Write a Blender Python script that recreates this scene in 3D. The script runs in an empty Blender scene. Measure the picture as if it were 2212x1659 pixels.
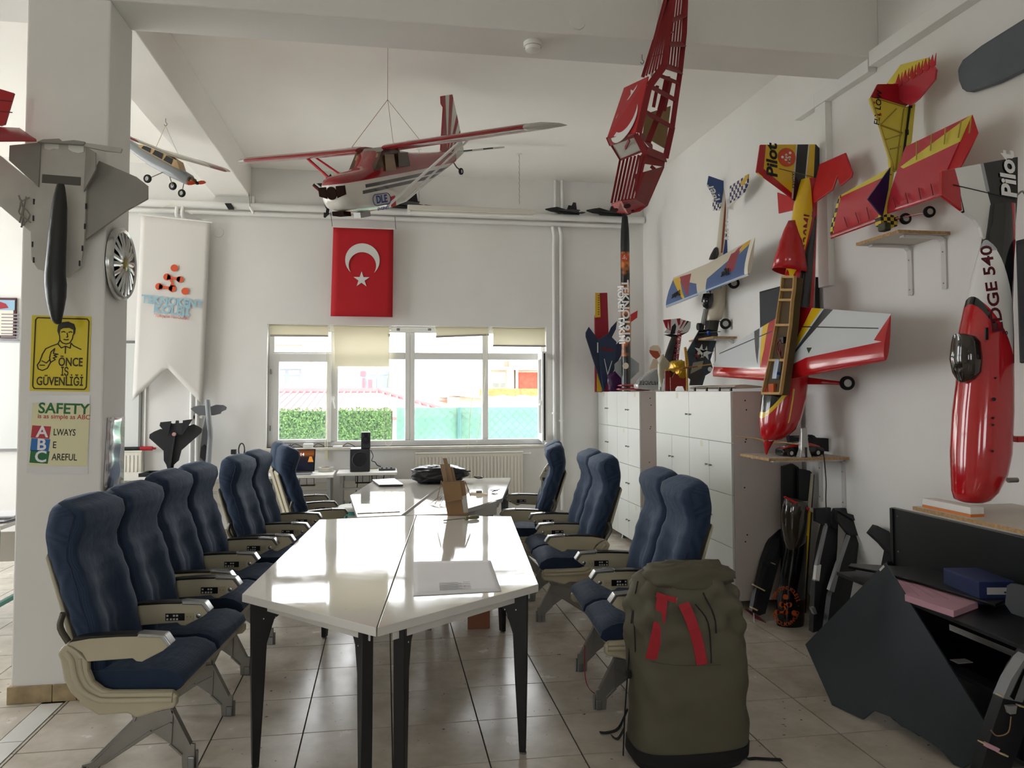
import bpy, bmesh, math, random
from mathutils import Vector as V, Matrix, Quaternion
random.seed(7)
SC = bpy.context.scene
COL = SC.collection
PI = math.pi
# ---------------------------------------------------------------- camera (phone main lens, slightly shifted crop)
FPX, PPX, PPY, EYE = 1615.8, 1090.5, 777.3, 1.62
YAW, PITCH, ROLL = math.radians(9.084), math.radians(2.4405), math.radians(-.1272)
_f = V((math.sin(YAW)*math.cos(PITCH), math.cos(YAW)*math.cos(PITCH), math.sin(PITCH)))
_r = V((math.cos(YAW), -math.sin(YAW), 0)); _u = _r.cross(_f)
CR, CU = _r*math.cos(ROLL)+_u*math.sin(ROLL), -_r*math.sin(ROLL)+_u*math.cos(ROLL)
CF, CO = _f, V((0, 0, EYE))
cd = bpy.data.cameras.new('camera'); cam = bpy.data.objects.new('camera', cd); COL.objects.link(cam)
cd.sensor_width = 36; cd.lens = FPX/2212*36
cd.shift_x = (1106-PPX)/2212; cd.shift_y = (PPY-829.5)/2212
cd.clip_start = .05; cd.clip_end = 300
cam.matrix_world = Matrix.Translation(CO) @ Matrix((CR, CU, -CF)).transposed().to_4x4()
SC.camera = cam
# ---------------------------------------------------------------- sky, exposure
SC.view_settings.view_transform = 'Standard'; SC.view_settings.look = 'None'
SC.view_settings.gamma = 1; SC.view_settings.use_curve_mapping = False
SC.view_settings.exposure = 0.12
SKY = 9.5
w = bpy.data.worlds.new('overcast_sky'); SC.world = w; w.use_nodes = True
nt = w.node_tree; bg = nt.nodes['Background']; bg.inputs[1].default_value = SKY
tc = nt.nodes.new('ShaderNodeTexCoord'); sx = nt.nodes.new('ShaderNodeSeparateXYZ'); rp = nt.nodes.new('ShaderNodeValToRGB')
nt.links.new(tc.outputs['Generated'], sx.inputs[0]); nt.links.new(sx.outputs[2], rp.inputs[0]); nt.links.new(rp.outputs[0], bg.inputs[0])
rp.color_ramp.elements[0].position = 0; rp.color_ramp.elements[0].color = (.80, .81, .82, 1)
rp.color_ramp.elements[1].position = .9; rp.color_ramp.elements[1].color = (.92, .96, 1.0, 1)
try:
    SC.cycles.use_denoising = True; SC.cycles.max_bounces = 12; SC.cycles.diffuse_bounces = 7
    SC.cycles.caustics_reflective = True; SC.cycles.blur_glossy = 1.0; SC.cycles.caustics_refractive = False
    SC.cycles.sample_clamp_indirect = 8
except Exception: pass
# ---------------------------------------------------------------- measuring helpers: a pixel of the photograph and one known plane give a place in the room
def ray(x, y): return CF + CR*((x-PPX)/FPX) - CU*((y-PPY)/FPX)
def onX(x, y, X): d = ray(x, y); return CO + d*(X/d.x)
def onY(x, y, Y): d = ray(x, y); return CO + d*(Y/d.y)
def onZ(x, y, Z): d = ray(x, y); return CO + d*((Z-EYE)/d.z)
# ---------------------------------------------------------------- materials
def lin(h):
    h = h.lstrip('#'); c = [int(h[i:i+2], 16)/255 for i in (0, 2, 4)]
    return tuple(x/12.92 if x <= .04045 else ((x+.055)/1.055)**2.4 for x in c) + (1,)
MATS = {}
def mat(name, hexc='#808080', rough=.6, metal=0, var=0, vs=6, bump=0, bs=60, coat=0, trans=0, alpha=1, emit=0, spec=.5, ior=1.45):
    if name in MATS: return MATS[name]
    m = bpy.data.materials.new(name); m.use_nodes = True; n = m.node_tree.nodes; L = m.node_tree.links
    b = n['Principled BSDF']; c = lin(hexc)
    b.inputs['Base Color'].default_value = c; b.inputs['Roughness'].default_value = rough; b.inputs['Metallic'].default_value = metal
    b.inputs['Specular IOR Level'].default_value = spec; b.inputs['IOR'].default_value = ior
    b.inputs['Coat Weight'].default_value = coat; b.inputs['Coat Roughness'].default_value = .05
    b.inputs['Transmission Weight'].default_value = trans; b.inputs['Alpha'].default_value = alpha
    if emit: b.inputs['Emission Color'].default_value = c; b.inputs['Emission Strength'].default_value = emit
    if var or bump:
        t = n.new('ShaderNodeTexCoord')
    if var:
        x = n.new('ShaderNodeTexNoise'); x.inputs['Scale'].default_value = vs; x.inputs['Detail'].default_value = 4; L.new(t.outputs['Object'], x.inputs[0])
        r = n.new('ShaderNodeMapRange'); r.inputs[1].default_value = .3; r.inputs[2].default_value = .7
        r.inputs[3].default_value = 1-var; r.inputs[4].default_value = 1+var; L.new(x.outputs[0], r.inputs[0])
        v = n.new('ShaderNodeVectorMath'); v.operation = 'SCALE'; v.inputs[0].default_value = c[:3]; L.new(r.outputs[0], v.inputs['Scale']); L.new(v.outputs[0], b.inputs['Base Color'])
    if bump:
        y = n.new('ShaderNodeTexNoise'); y.inputs['Scale'].default_value = bs; y.inputs['Detail'].default_value = 3; L.new(t.outputs['Object'], y.inputs[0])
        p = n.new('ShaderNodeBump'); p.inputs['Strength'].default_value = bump; p.inputs['Distance'].default_value = .01; L.new(y.outputs[0], p.inputs['Height']); L.new(p.outputs[0], b.inputs['Normal'])
    MATS[name] = m; return m
def hull2(pts):                                        # counter-clockwise order of a convex polygon
    cx = sum(p[0] for p in pts)/len(pts); cy = sum(p[1] for p in pts)/len(pts)
    return sorted(pts, key=lambda p: math.atan2(p[1]-cy, p[0]-cx))
def livery(name, base, regions, axes='xy', rough=.3, coat=.3, alpha=1, trans=0, metal=0):
    """paint scheme in object space: convex colour fields ('#hex',[pts]) , circles ('#hex',('c',x,y,r)), checks (('#a','#b',size),[pts]); later fields lie on top"""
    m = mat(name, base, rough, metal, coat=coat, alpha=alpha, trans=trans); n = m.node_tree.nodes; L = m.node_tree.links
    t = n.new('ShaderNodeTexCoord'); out = None; ia, ib = 'xyz'.index(axes[0]), 'xyz'.index(axes[1])
    def vec(a, b):
        v = [0, 0, 0]; v[ia] = a; v[ib] = b; return v
    for col, shp in regions:
        msk = None
        def mul(s):
            nonlocal msk
            if msk is None: msk = s; return
            q = n.new('ShaderNodeMath'); q.operation = 'MULTIPLY'; L.new(msk, q.inputs[0]); L.new(s, q.inputs[1]); msk = q.outputs[0]
        if shp[0] == 'c':
            keep = vec(1, 1)
            a = n.new('ShaderNodeVectorMath'); a.operation = 'MULTIPLY'; a.inputs[1].default_value = keep; L.new(t.outputs['Object'], a.inputs[0])
            d = n.new('ShaderNodeVectorMath'); d.operation = 'DISTANCE'; d.inputs[1].default_value = vec(shp[1], shp[2]); L.new(a.outputs[0], d.inputs[0])
            g = n.new('ShaderNodeMath'); g.operation = 'LESS_THAN'; g.inputs[1].default_value = shp[3]; L.new(d.outputs['Value'], g.inputs[0]); mul(g.outputs[0])
        else:
            P = hull2(shp)
            for i in range(len(P)):
                (x0, y0), (x1, y1) = P[i], P[(i+1) % len(P)]; nx, ny = -(y1-y0), x1-x0
                d = n.new('ShaderNodeVectorMath'); d.operation = 'DOT_PRODUCT'; d.inputs[1].default_value = vec(nx, ny); L.new(t.outputs['Object'], d.inputs[0])
                g = n.new('ShaderNodeMath'); g.operation = 'GREATER_THAN'; g.inputs[1].default_value = nx*x0+ny*y0; L.new(d.outputs['Value'], g.inputs[0]); mul(g.outputs[0])
        x = n.new('ShaderNodeMix'); x.data_type = 'RGBA'; L.new(msk, x.inputs[0])
        if out is None: x.inputs[6].default_value = lin(base)
        else: L.new(out, x.inputs[6])
        if isinstance(col, tuple):
            k = n.new('ShaderNodeTexChecker'); k.inputs['Color1'].default_value = lin(col[0]); k.inputs['Color2'].default_value = lin(col[1]); k.inputs['Scale'].default_value = 1/col[2]
            a = n.new('ShaderNodeVectorMath'); a.operation = 'MULTIPLY'; a.inputs[1].default_value = vec(1, 1); L.new(t.outputs['Object'], a.inputs[0])
            e = n.new('ShaderNodeVectorMath'); e.operation = 'ADD'; e.inputs[1].default_value = [.0013]*3; L.new(a.outputs[0], e.inputs[0])
            L.new(e.outputs[0], k.inputs[0]); L.new(k.outputs[0], x.inputs[7])
        else: x.inputs[7].default_value = lin(col)
        out = x.outputs[2]
    if out is not None: L.new(out, n['Principled BSDF'].inputs['Base Color'])
    return m
# ---------------------------------------------------------------- things, parts, meshes
def props(o, label=None, cat=None, group=None, kind=None):
    if label: o['label'] = label
    if cat: o['category'] = cat
    if group: o['group'] = group
    if kind: o['kind'] = kind
    return o
def thing(name, label, cat, loc=(0, 0, 0), rz=0, group=None, M=None):
    """an Empty at the base of a thing; parts given in its own frame"""
    o = bpy.data.objects.new(name, None); o.empty_display_size = .1; COL.objects.link(o)
    o.matrix_basis = M if M is not None else Matrix.Translation(V(loc)) @ Matrix.Rotation(rz, 4, 'Z')
    return props(o, label, cat, group)
def wthing(name, label, cat, loc, group=None):
    """the same, but parts are given in room coordinates"""
    o = thing(name, label, cat, loc, 0, group); o['_w'] = 1; return o
def link(o, parent):
    COL.objects.link(o)
    if parent is not None:
        o.parent = parent
        if '_w' in parent: o.matrix_parent_inverse = Matrix.Translation(-V(parent.location))
    return o
class B:
    def __init__(s): s.v = []; s.f = []; s.m = []; s.k = 0
    def add(s, vs, fs):
        o = len(s.v); s.v += [V(p) for p in vs]
        for f in fs: s.f.append([o+i for i in f]); s.m.append(s.k)
        return s
    def mt(s, k): s.k = k; return s
    def box(s, c, d, R=None):
        c = V(c); P = []
        for z in (-.5, .5):
            for y in (-.5, .5):
                for x in (-.5, .5):
                    q = V((x*d[0], y*d[1], z*d[2])); P.append(c + (R @ q if R else q))
        return s.add(P, [(0, 2, 3, 1), (4, 5, 7, 6), (0, 1, 5, 4), (2, 6, 7, 3), (0, 4, 6, 2), (1, 3, 7, 5)])
    def bb(s, x0, x1, y0, y1, z0, z1): return s.box(((x0+x1)/2, (y0+y1)/2, (z0+z1)/2), (abs(x1-x0), abs(y1-y0), abs(z1-z0)))
    def bar(s, a, b, w, h, up=(0, 0, 1)):
        a, b = V(a), V(b); d = b-a; L = d.length
        if L < 1e-6: return s
        x = d/L; u = V(up)
        if abs(x.dot(u)) > .98: u = V((1, 0, 0))
        y = u.cross(x).normalized(); z = x.cross(y); R = Matrix((x, y, z)).transposed()
        return s.box((a+b)/2, (L, w, h), R)
    def prism(s, pts, t):
        """planar polygon pushed along vector t"""
        P = [V(p) for p in pts]; t = V(t); n = len(P)
        nv = V((0, 0, 0))
        for i in range(n): nv += (P[i]-P[0]).cross(P[(i+1) % n]-P[0])
        if nv.dot(t) < 0: P.reverse()
        return s.add(P+[p+t for p in P], [tuple(range(n-1, -1, -1)), tuple(range(n, 2*n))] + [(i, (i+1) % n, n+(i+1) % n, n+i) for i in range(n)])
    def loft(s, rings, cap=True, closed=True):
        n = len(rings[0]); o = []; F = []
        for r in rings: o += r
        for i in range(len(rings)-1):
            for j in range(n if closed else n-1):
                a, b = i*n+j, i*n+(j+1) % n; F.append((a, b, b+n, a+n))
        if cap and closed: F.append(tuple(range(n-1, -1, -1))); F.append(tuple((len(rings)-1)*n+j for j in range(n)))
        return s.add(o, F)
    def tube(s, path, r, n=8, cap=True):
        P = [V(p) for p in path]; rr = r if isinstance(r, (list, tuple)) else [r]*len(P); rings = []
        d0 = (P[1]-P[0]).normalized(); u = d0.orthogonal().normalized()
        for i, p in enumerate(P):
            d = (P[min(i+1, len(P)-1)]-P[max(i-1, 0)]).normalized(); u = (u-d*u.dot(d)).normalized(); v = d.cross(u)
            rings.append([p+(u*math.cos(2*PI*k/n)+v*math.sin(2*PI*k/n))*rr[i] for k in range(n)])
        return s.loft(rings, cap)
    def lathe(s, prof, o=(0, 0, 0), ax=(0, 0, 1), n=20, cap=True):
        o, ax = V(o), V(ax).normalized(); u = ax.orthogonal().normalized(); v = ax.cross(u)
        return s.loft([[o+ax*h+(u*math.cos(2*PI*k/n)+v*math.sin(2*PI*k/n))*max(r, 1e-4) for k in range(n)] for r, h in prof], cap)
    def cyl(s, a, b, r, n=16): a, b = V(a), V(b); return s.lathe([(r, 0), (r, (b-a).length)], a, b-a, n)
    def ball(s, c, r, n=12, sc=(1, 1, 1)):
        c = V(c); rings = []
        for i in range(1, n//2):
            t = PI*i/(n//2); rings.append([c+V((math.sin(t)*math.cos(2*PI*k/n)*r*sc[0], math.sin(t)*math.sin(2*PI*k/n)*r*sc[1], -math.cos(t)*r*sc[2])) for k in range(n)])
        return s.loft(rings)
    def mesh(s, name, mats, smooth=0):
        me = bpy.data.meshes.new(name); me.from_pydata([tuple(p) for p in s.v], [], s.f)
        for m in (mats if isinstance(mats, (list, tuple)) else [mats]): me.materials.append(m)
        if len(me.materials) > 1: me.polygons.foreach_set('material_index', s.m)
        if smooth:
            me.polygons.foreach_set('use_smooth', [True]*len(me.polygons))
            if smooth < 180: me.set_sharp_from_angle(angle=math.radians(smooth))
        me.update(); return me
    def build(s, name, mats, parent=None, smooth=0, bevel=0, sub=0, seg=2):
        o = bpy.data.objects.new(name, s.mesh(name, mats, smooth)); link(o, parent)
        if bevel:
            b = o.modifiers.new('bevel', 'BEVEL'); b.width = bevel; b.segments = seg; b.limit_method = 'ANGLE'; b.angle_limit = math.radians(40)
        if sub:
            q = o.modifiers.new('sub', 'SUBSURF'); q.levels = sub; q.render_levels = sub
        return o
def frame(o, u, v):
    """plane frame: local x along u, local y along v"""
    u = V(u).normalized(); v = (V(v)-u*V(v).dot(u)).normalized(); n = u.cross(v)
    return Matrix.Translation(V(o)) @ Matrix((u, v, n)).transposed().to_4x4()
def fp(F, x, y, z=0): return F @ V((x, y, z))
def text(s, F, size, m, parent=None, name='lettering', align='CENTER', bold=0, shear=0, ext=.0006, sx=1, space=1, lsp=1, fitw=0):
    c = bpy.data.curves.new(name, 'FONT'); c.body = s; c.size = size; c.align_x = align; c.align_y = 'CENTER'; c.offset = bold*size; c.shear = shear; c.extrude = ext
    c.space_character = space; c.space_line = lsp; c.resolution_u = 3
    t = bpy.data.objects.new('tmp', c); COL.objects.link(t)
    dg = bpy.context.evaluated_depsgraph_get(); me = bpy.data.meshes.new_from_object(t.evaluated_get(dg)); bpy.data.objects.remove(t); bpy.data.curves.remove(c)
    xs = [v.co.x for v in me.vertices]; sx = fitw/max(max(xs)-min(xs), 1e-6) if fitw and xs else sx
    me.transform(F @ Matrix.Diagonal((sx, 1, 1, 1))); me.materials.clear(); me.materials.append(m); me.name = name
    return link(bpy.data.objects.new(name, me), parent)
def copy_tree(o, parent=None):
    c = o.copy(); COL.objects.link(c); c.parent = parent
    for ch in list(o.children): copy_tree(ch, c)
    return c
def disc(F, r, n=24, r2=None): return [fp(F, r*math.cos(2*PI*k/n), (r2 or r)*math.sin(2*PI*k/n)) for k in range(n)]
def star(F, r, rot=0, k=.382): return [fp(F, (r if i % 2 == 0 else r*k)*math.sin(rot+PI*i/5), (r if i % 2 == 0 else r*k)*math.cos(rot+PI*i/5)) for i in range(10)]
def crescent(F, R, r, d, n=28):
    """outline of a crescent opening towards +x: big circle R at 0, hole r at d"""
    x = (R*R-r*r+d*d)/(2*d); a = math.acos(max(-1, min(1, x/R))); b = math.acos(max(-1, min(1, (x-d)/r)))
    out = [fp(F, R*math.cos(t), R*math.sin(t)) for t in [a+(2*PI-2*a)*i/n for i in range(n+1)]]
    inn = [fp(F, d+r*math.cos(t), r*math.sin(t)) for t in [2*PI-b-(2*PI-2*b)*i/n for i in range(1, n)]]
    return out, inn
def crescent_b(b, F, R, r, d, t, n=28):
    o, i = crescent(F, R, r, d, n); i = [o[-1]]+i+[o[0]]; o = o[::-1]; t = V(t)   # strips between outer and inner arc
    for k in range(n): b.prism([o[k], o[k+1], i[k+1], i[k]] if 0 < k < n-1 else ([o[k], o[k+1], i[k+1]] if k == 0 else [o[k], o[k+1], i[k]]), t)
    return b
def sline(pts, n=6):
    """smooth curve through points"""
    P = [V(p) for p in pts]; P = [P[0]*2-P[1]]+P+[P[-1]*2-P[-2]]; out = []
    for i in range(1, len(P)-2):
        for k in range(n):
            t = k/n; a, b, c, d = P[i-1:i+3]
            out.append(.5*((2*b)+(c-a)*t+(2*a-5*b+4*c-d)*t*t+(3*b-a-3*c+d)*t**3))
    return out+[P[-2]]
# ================================================================ the room
YB, XW, ZC, XL, YR = 8.85, 3.16, 4.2, -6.2, -2.6          # back wall, right wall, ceiling, left wall, rear wall
YBM, YBM2, ZB = 4.33, 4.69, 3.785                            # cross beam
M_wall = mat('plaster_wall', '#e2e1de', .85, var=.03, vs=1.5, bump=.08, bs=30)
M_ceil = mat('ceiling_paint', '#f3f1ec', .9, var=.02, vs=1.2, bump=.05, bs=25)
M_white = mat('white_lacquer', '#e6e6e2', .35)
M_pvc = mat('white_pvc', '#e2e2df', .3)
M_grout = mat('grout', '#3f3a35', .8, var=.15, vs=12)
M_chrome = mat('chrome', '#c8c8c8', .15, 1)
M_steel = mat('grey_steel', '#8a8a88', .35, .9)
M_black = mat('matt_black', '#101113', .5)
M_blackg = mat('gloss_black', '#0c0d0f', .15, coat=.3)
def struct(o): o['kind'] = 'structure'; return o
def portal(c, sx, sy, rot):
    l = bpy.data.lights.new('window_daylight', 'AREA'); l.shape = 'RECTANGLE'; l.size = sx; l.size_y = sy; l.energy = 1
    l.cycles.is_portal = True; o = bpy.data.objects.new('window_daylight', l); o.location = c; o.rotation_euler = rot; COL.objects.link(o); return o
# floor: screed, then every tile
T, TX, TY = .4185, .040, 3.736
def tile_mat():
    m = mat('floor_tile', '#cfc4b4', .2, spec=.5); n = m.node_tree.nodes; L = m.node_tree.links; b = n['Principled BSDF']
    oi = n.new('ShaderNodeObjectInfo'); tc = n.new('ShaderNodeTexCoord')
    ad = n.new('ShaderNodeVectorMath'); ad.operation = 'ADD'; L.new(tc.outputs['Object'], ad.inputs[0])
    cx = n.new('ShaderNodeCombineXYZ'); mu = n.new('ShaderNodeMath'); mu.operation = 'MULTIPLY'; mu.inputs[1].default_value = 90; L.new(oi.outputs['Random'], mu.inputs[0]); L.new(mu.outputs[0], cx.inputs[0]); L.new(mu.outputs[0], cx.inputs[2]); L.new(cx.outputs[0], ad.inputs[1])
    n1 = n.new('ShaderNodeTexNoise'); n1.inputs['Scale'].default_value = 5; n1.inputs['Detail'].default_value = 6; n1.inputs['Roughness'].default_value = .6; L.new(ad.outputs[0], n1.inputs[0])
    r = n.new('ShaderNodeValToRGB'); r.color_ramp.elements[0].position = .3; r.color_ramp.elements[0].color = lin('#b4aa9b'); r.color_ramp.elements[1].position = .72; r.color_ramp.elements[1].color = lin('#d2cbc0'); L.new(n1.outputs[0], r.inputs[0])
    sp = n.new('ShaderNodeTexNoise'); sp.inputs['Scale'].default_value = 38; sp.inputs['Detail'].default_value = 1; L.new(ad.outputs[0], sp.inputs[0])
    g = n.new('ShaderNodeMath'); g.operation = 'GREATER_THAN'; g.inputs[1].default_value = .77; L.new(sp.outputs[0], g.inputs[0])
    x = n.new('ShaderNodeMix'); x.data_type = 'RGBA'; L.new(g.outputs[0], x.inputs[0]); L.new(r.outputs[0], x.inputs[6]); x.inputs[7].default_value = lin('#6b6258'); L.new(x.outputs[2], b.inputs['Base Color'])
    rr = n.new('ShaderNodeMapRange'); rr.inputs[3].default_value = .14; rr.inputs[4].default_value = .34; L.new(n1.outputs[0], rr.inputs[0]); L.new(rr.outputs[0], b.inputs['Roughness'])
    return m
M_tile = tile_mat()
floor = struct(B().bb(XL, XW, YR, YB, -.12, -.006).build('floor', M_grout))
tm = B().bb(-T/2+.0035, T/2-.0035, -T/2+.0035, T/2-.0035, -.006, 0).mesh('floor_tile', M_tile)
rest = B(); cnt = 0
MS0, MS1 = -1.765, -1.652                                     # white marble strip by the pillar
ix0, ix1 = math.ceil((MS1-TX)/T), int((XW-TX)/T)+1
cells = []
for i in range(ix0, ix1):
    for j in range(-15, 13): cells.append((TX+T*(i+.5), TY+T*(j+.5), T, T))
for j in range(-15, 13):
    cells.append(((MS1+TX+T*ix0)/2, TY+T*(j+.5), TX+T*ix0-MS1, T))
    k = 0
    while MS0-T*(k+1) > XL: cells.append((MS0-T*(k+.5), TY+T*(j+.5)+.13, T, T)); k += 1
cells = [c for c in cells if YR < c[1] < YB+.1]
cells.sort(key=lambda c: (max(0, 3.0-c[1])*10 + (abs(c[0]-.8) if c[1] > 3 else 50) + c[1]*.1))
for c in cells:
    y0, y1 = c[1]-c[3]/2, min(c[1]+c[3]/2, YB); x0, x1 = c[0]-c[2]/2, min(c[0]+c[2]/2, XW)
    full = abs(x1-x0-T) < .004 and abs(y1-y0-T) < .004
    if cnt < 285 and c[1] > 2.8:
        if full:
            o = bpy.data.objects.new('floor_tile', tm); o.location = (c[0], c[1], 0); link(o, floor); o.rotation_euler.z = random.choice((0, PI/2, PI, -PI/2))
        else: B().bb(x0+.0035, x1-.0035, y0+.0035, y1-.0035, -.006, 0).build('floor_tile', M_tile, floor)
        cnt += 1
    elif x1-x0 > .02 and y1-y0 > .02: rest.bb(x0+.0035, x1-.0035, y0+.0035, y1-.0035, -.006, 0)
props(rest.build('floor_tile_field', M_tile, floor), kind='stuff')
M_marble = mat('white_marble', '#d6d6d2', .25, var=.06, vs=5)
for y0, y1 in ((-2.5, 1.2), (1.2, 2.5), (2.5, 3.86), (3.86, 4.3), (4.72, 5.6), (5.6, 6.9), (6.9, 8.2), (8.2, YB)):
    B().bb(MS0+.003, MS1-.003, y0+.003, y1-.003, -.006, .0015).build('marble_strip', M_marble, floor)
# walls
W0, W1, WZ0, WZ1 = -1.335, 1.925, .985, 2.40                  # window opening in the back wall
b = B(); Tk = .28
b.bb(XL, W0, YB, YB+Tk, -.12, ZC); b.bb(W1, XW+Tk, YB, YB+Tk, -.12, ZC); b.bb(W0, W1, YB, YB+Tk, -.12, WZ0); b.bb(W0, W1, YB, YB+Tk, WZ1, ZC)
wall_back = struct(b.build('wall_back', M_wall))
wall_right = struct(B().bb(XW, XW+Tk, YR, YB+Tk, -.12, ZC).build('wall_right', M_wall))
RW = [(-4.4, -3.0), (-1.2, .0)]; RZ0, RZ1 = 1.2, 2.6
b = B(); x = XL
for a, c in RW: b.bb(x, a, YR-Tk, YR, -.12, ZC); b.bb(a, c, YR-Tk, YR, -.12, RZ0); b.bb(a, c, YR-Tk, YR, RZ1, ZC); x = c
b.bb(x, XW, YR-Tk, YR, -.12, ZC); struct(b.build('wall_rear', M_wall))
for i, (a, c) in enumerate(RW):
    f = B()
    for (p, q, r, s) in ((a, a+.06, RZ0, RZ1), (c-.06, c, RZ0, RZ1), ((a+c)/2-.04, (a+c)/2+.04, RZ0, RZ1), (a, c, RZ0, RZ0+.06), (a, c, RZ1-.06, RZ1), (a, c, 2.3, 2.37)): f.bb(p, q, YR-.2, YR-.14, r, s)
    struct(f.build('window_%d' % (i+5), M_pvc)); portal(((a+c)/2, YR-.02, (RZ0+RZ1)/2), c-a, RZ1-RZ0, (PI/2, 0, 0))
b = B(); LW = [(4.1, 6.2), (6.4, 8.6)]; LZ0, LZ1 = .85, 3.7
y = YR-Tk
for a, c in LW: b.bb(XL-Tk, XL, y, a, -.12, ZC); b.bb(XL-Tk, XL, a, c, -.12, LZ0); b.bb(XL-Tk, XL, a, c, LZ1, ZC); y = c
b.bb(XL-Tk, XL, y, YB+Tk, -.12, ZC)
struct(b.build('wall_left', M_wall))
for i, (a, c) in enumerate(LW):
    f = B(); X0 = XL-.2
    for (p, q, r, s) in ((a, a+.06, LZ0, LZ1), (c-.06, c, LZ0, LZ1), ((a+c)/2-.04, (a+c)/2+.04, LZ0, LZ1), (a, c, LZ0, LZ0+.06), (a, c, LZ1-.06, LZ1), (a, c, 2.3, 2.37)): f.bb(X0, X0+.06, p, q, r, s)
    wo = struct(f.build('window_%d' % (i+2), M_pvc)); portal((XL-.02, (a+c)/2, (LZ0+LZ1)/2), c-a, LZ1-LZ0, (0, -PI/2, 0)).rotation_euler = (PI/2, 0, -PI/2)
struct(B().bb(XL-Tk, XW+Tk, YR-Tk, YB+Tk, ZC, ZC+.2).build('ceiling', M_ceil))
struct(B().bb(XL, XW, YBM, YBM2, ZB, ZC).build('ceiling_beam_cross', M_wall, None, bevel=.008))
XP0, XP1 = -1.925, -1.503                                     # pillar
struct(B().bb(XP0, -1.53, YBM2, YB, 3.85, ZC).build('ceiling_beam_long', M_ceil, None, bevel=.008))
pillar = struct(B().bb(XP0, XP1, YBM, YBM2, 0, ZB).build('column', M_wall, None, bevel=.01))
M_skirt = mat('skirting_tile', '#a08d6c', .5, var=.25, vs=14)
for x0, x1 in ((XP0-.012, -1.72), (-1.716, -1.60), (-1.596, XP1+.012)): B().bb(x0, x1, YBM-.012, YBM+.01, 0, .088).build('skirting_tile', M_skirt, pillar, bevel=.003)
for y0, y1 in ((YBM+.01, 4.5), (4.505, YBM2+.012)): B().bb(XP1-.01, XP1+.012, y0, y1, 0, .088).build('skirting_tile', M_skirt, pillar, bevel=.003); B().bb(XP0-.012, XP0+.01, y0, y1, 0, .088).build('skirting_tile', M_skirt, pillar, bevel=.003)
# skirting along back and right wall
for nm, q in (('baseboard_back', (XL, XW, YB-.012, YB)), ('baseboard_right', (XW-.012, XW, YR, YB))): struct(B().bb(q[0], q[1], q[2], q[3], 0, .088).build(nm, M_skirt))
# cable trunking on the right wall
tr = B(); z0 = 3.70
tr.bb(XW-.06, XW, 4.98, 5.25, z0, z0+.1); tr.bb(XW-.06, XW, 4.36, 4.98, z0, z0+.1)
struct(tr.build('trim_1', M_pvc, bevel=.003)); struct(B().bb(XW-.075, XW, 2.2, 4.33, z0+.02, z0+.12).build('trim_2', M_pvc, bevel=.003))
struct(B().bb(XW-.05, XW, 4.86, 4.99, 2.37, z0).build('trim_3', M_pvc, bevel=.003))
# back wall service pipes: a broad rail, a thinner pipe below it, risers
zr = 3.72
p = struct(B().cyl((-3.6, YB-.09, zr+.008), (XW-.02, YB-.09, zr+.008), .042, 16).build('trim_4', M_pvc, smooth=60))
struct(B().cyl((-3.6, YB-.06, zr-.07), (XW-.3, YB-.06, zr-.07), .027, 12).build('trim_5', M_pvc, smooth=60))
rx1, rx2 = onY(1196, 700, YB).x, onY(1211, 700, YB).x
for k, rx in enumerate((rx1, rx2)):
    b = B(); b.tube(sline([(rx-.02, YB-.06, zr-.1), (rx, YB-.05, zr-.22), (rx, YB-.035, zr-.34), (rx, YB-.03, zr-.5)], 4)+[V((rx, YB-.03, .2))], .022, 10)
    b.tube([(rx+.02, YB-.03, zr+.04), (rx+.02, YB-.03, ZC)], .02, 10); b.lathe([(.034, 0), (.034, .02)], (rx, YB-.03, 1.35-.09*k), n=10); b.bb(rx-.045, rx+.045, YB-.02, YB, 1.335-.09*k, 1.375-.09*k)
    struct(b.build('pipe_%d' % (k+1), M_pvc, smooth=50))
for k, px in enumerate((541, 549)):
    x = onY(px, 400, YB).x; struct(B().tube([(x, YB-.03, zr), (x, YB-.03, 3.86)], .016, 8).build('pipe_%d' % (k+3), M_pvc, smooth=50))
for k, px in enumerate((388, 400)):                             # bent pipes going down behind the banner
    x = onY(px, 440, YB).x
    b = B(); b.tube(sline([(x, YB-.1, zr-.02), (x, YB-.1, zr-.14), (x+.07, YB-.07, zr-.2), (x+.16, YB-.03, zr-.27), (x+.17, YB-.03, zr-.4)], 4)+[V((x+.17, YB-.03, .2))], .02, 10)
    b.bb(x+.12, x+.22, YB-.03, YB, 1.33, 1.36); struct(b.build('pipe_%d' % (k+5), M_pvc, smooth=50))
# blanked conduit roses on wall and beam
struct(B().lathe([(.058, 0), (.056, .006), (.03, .009)], onY(472, 502, YB), (0, -1, 0), 20).build('trim_6', M_wall, smooth=40))
struct(B().lathe([(.05, 0), (.048, .012), (.02, .022)], onY(1247, 48, YBM), (0, -1, 0), 24).build('trim_7', M_wall, smooth=40))
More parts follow.
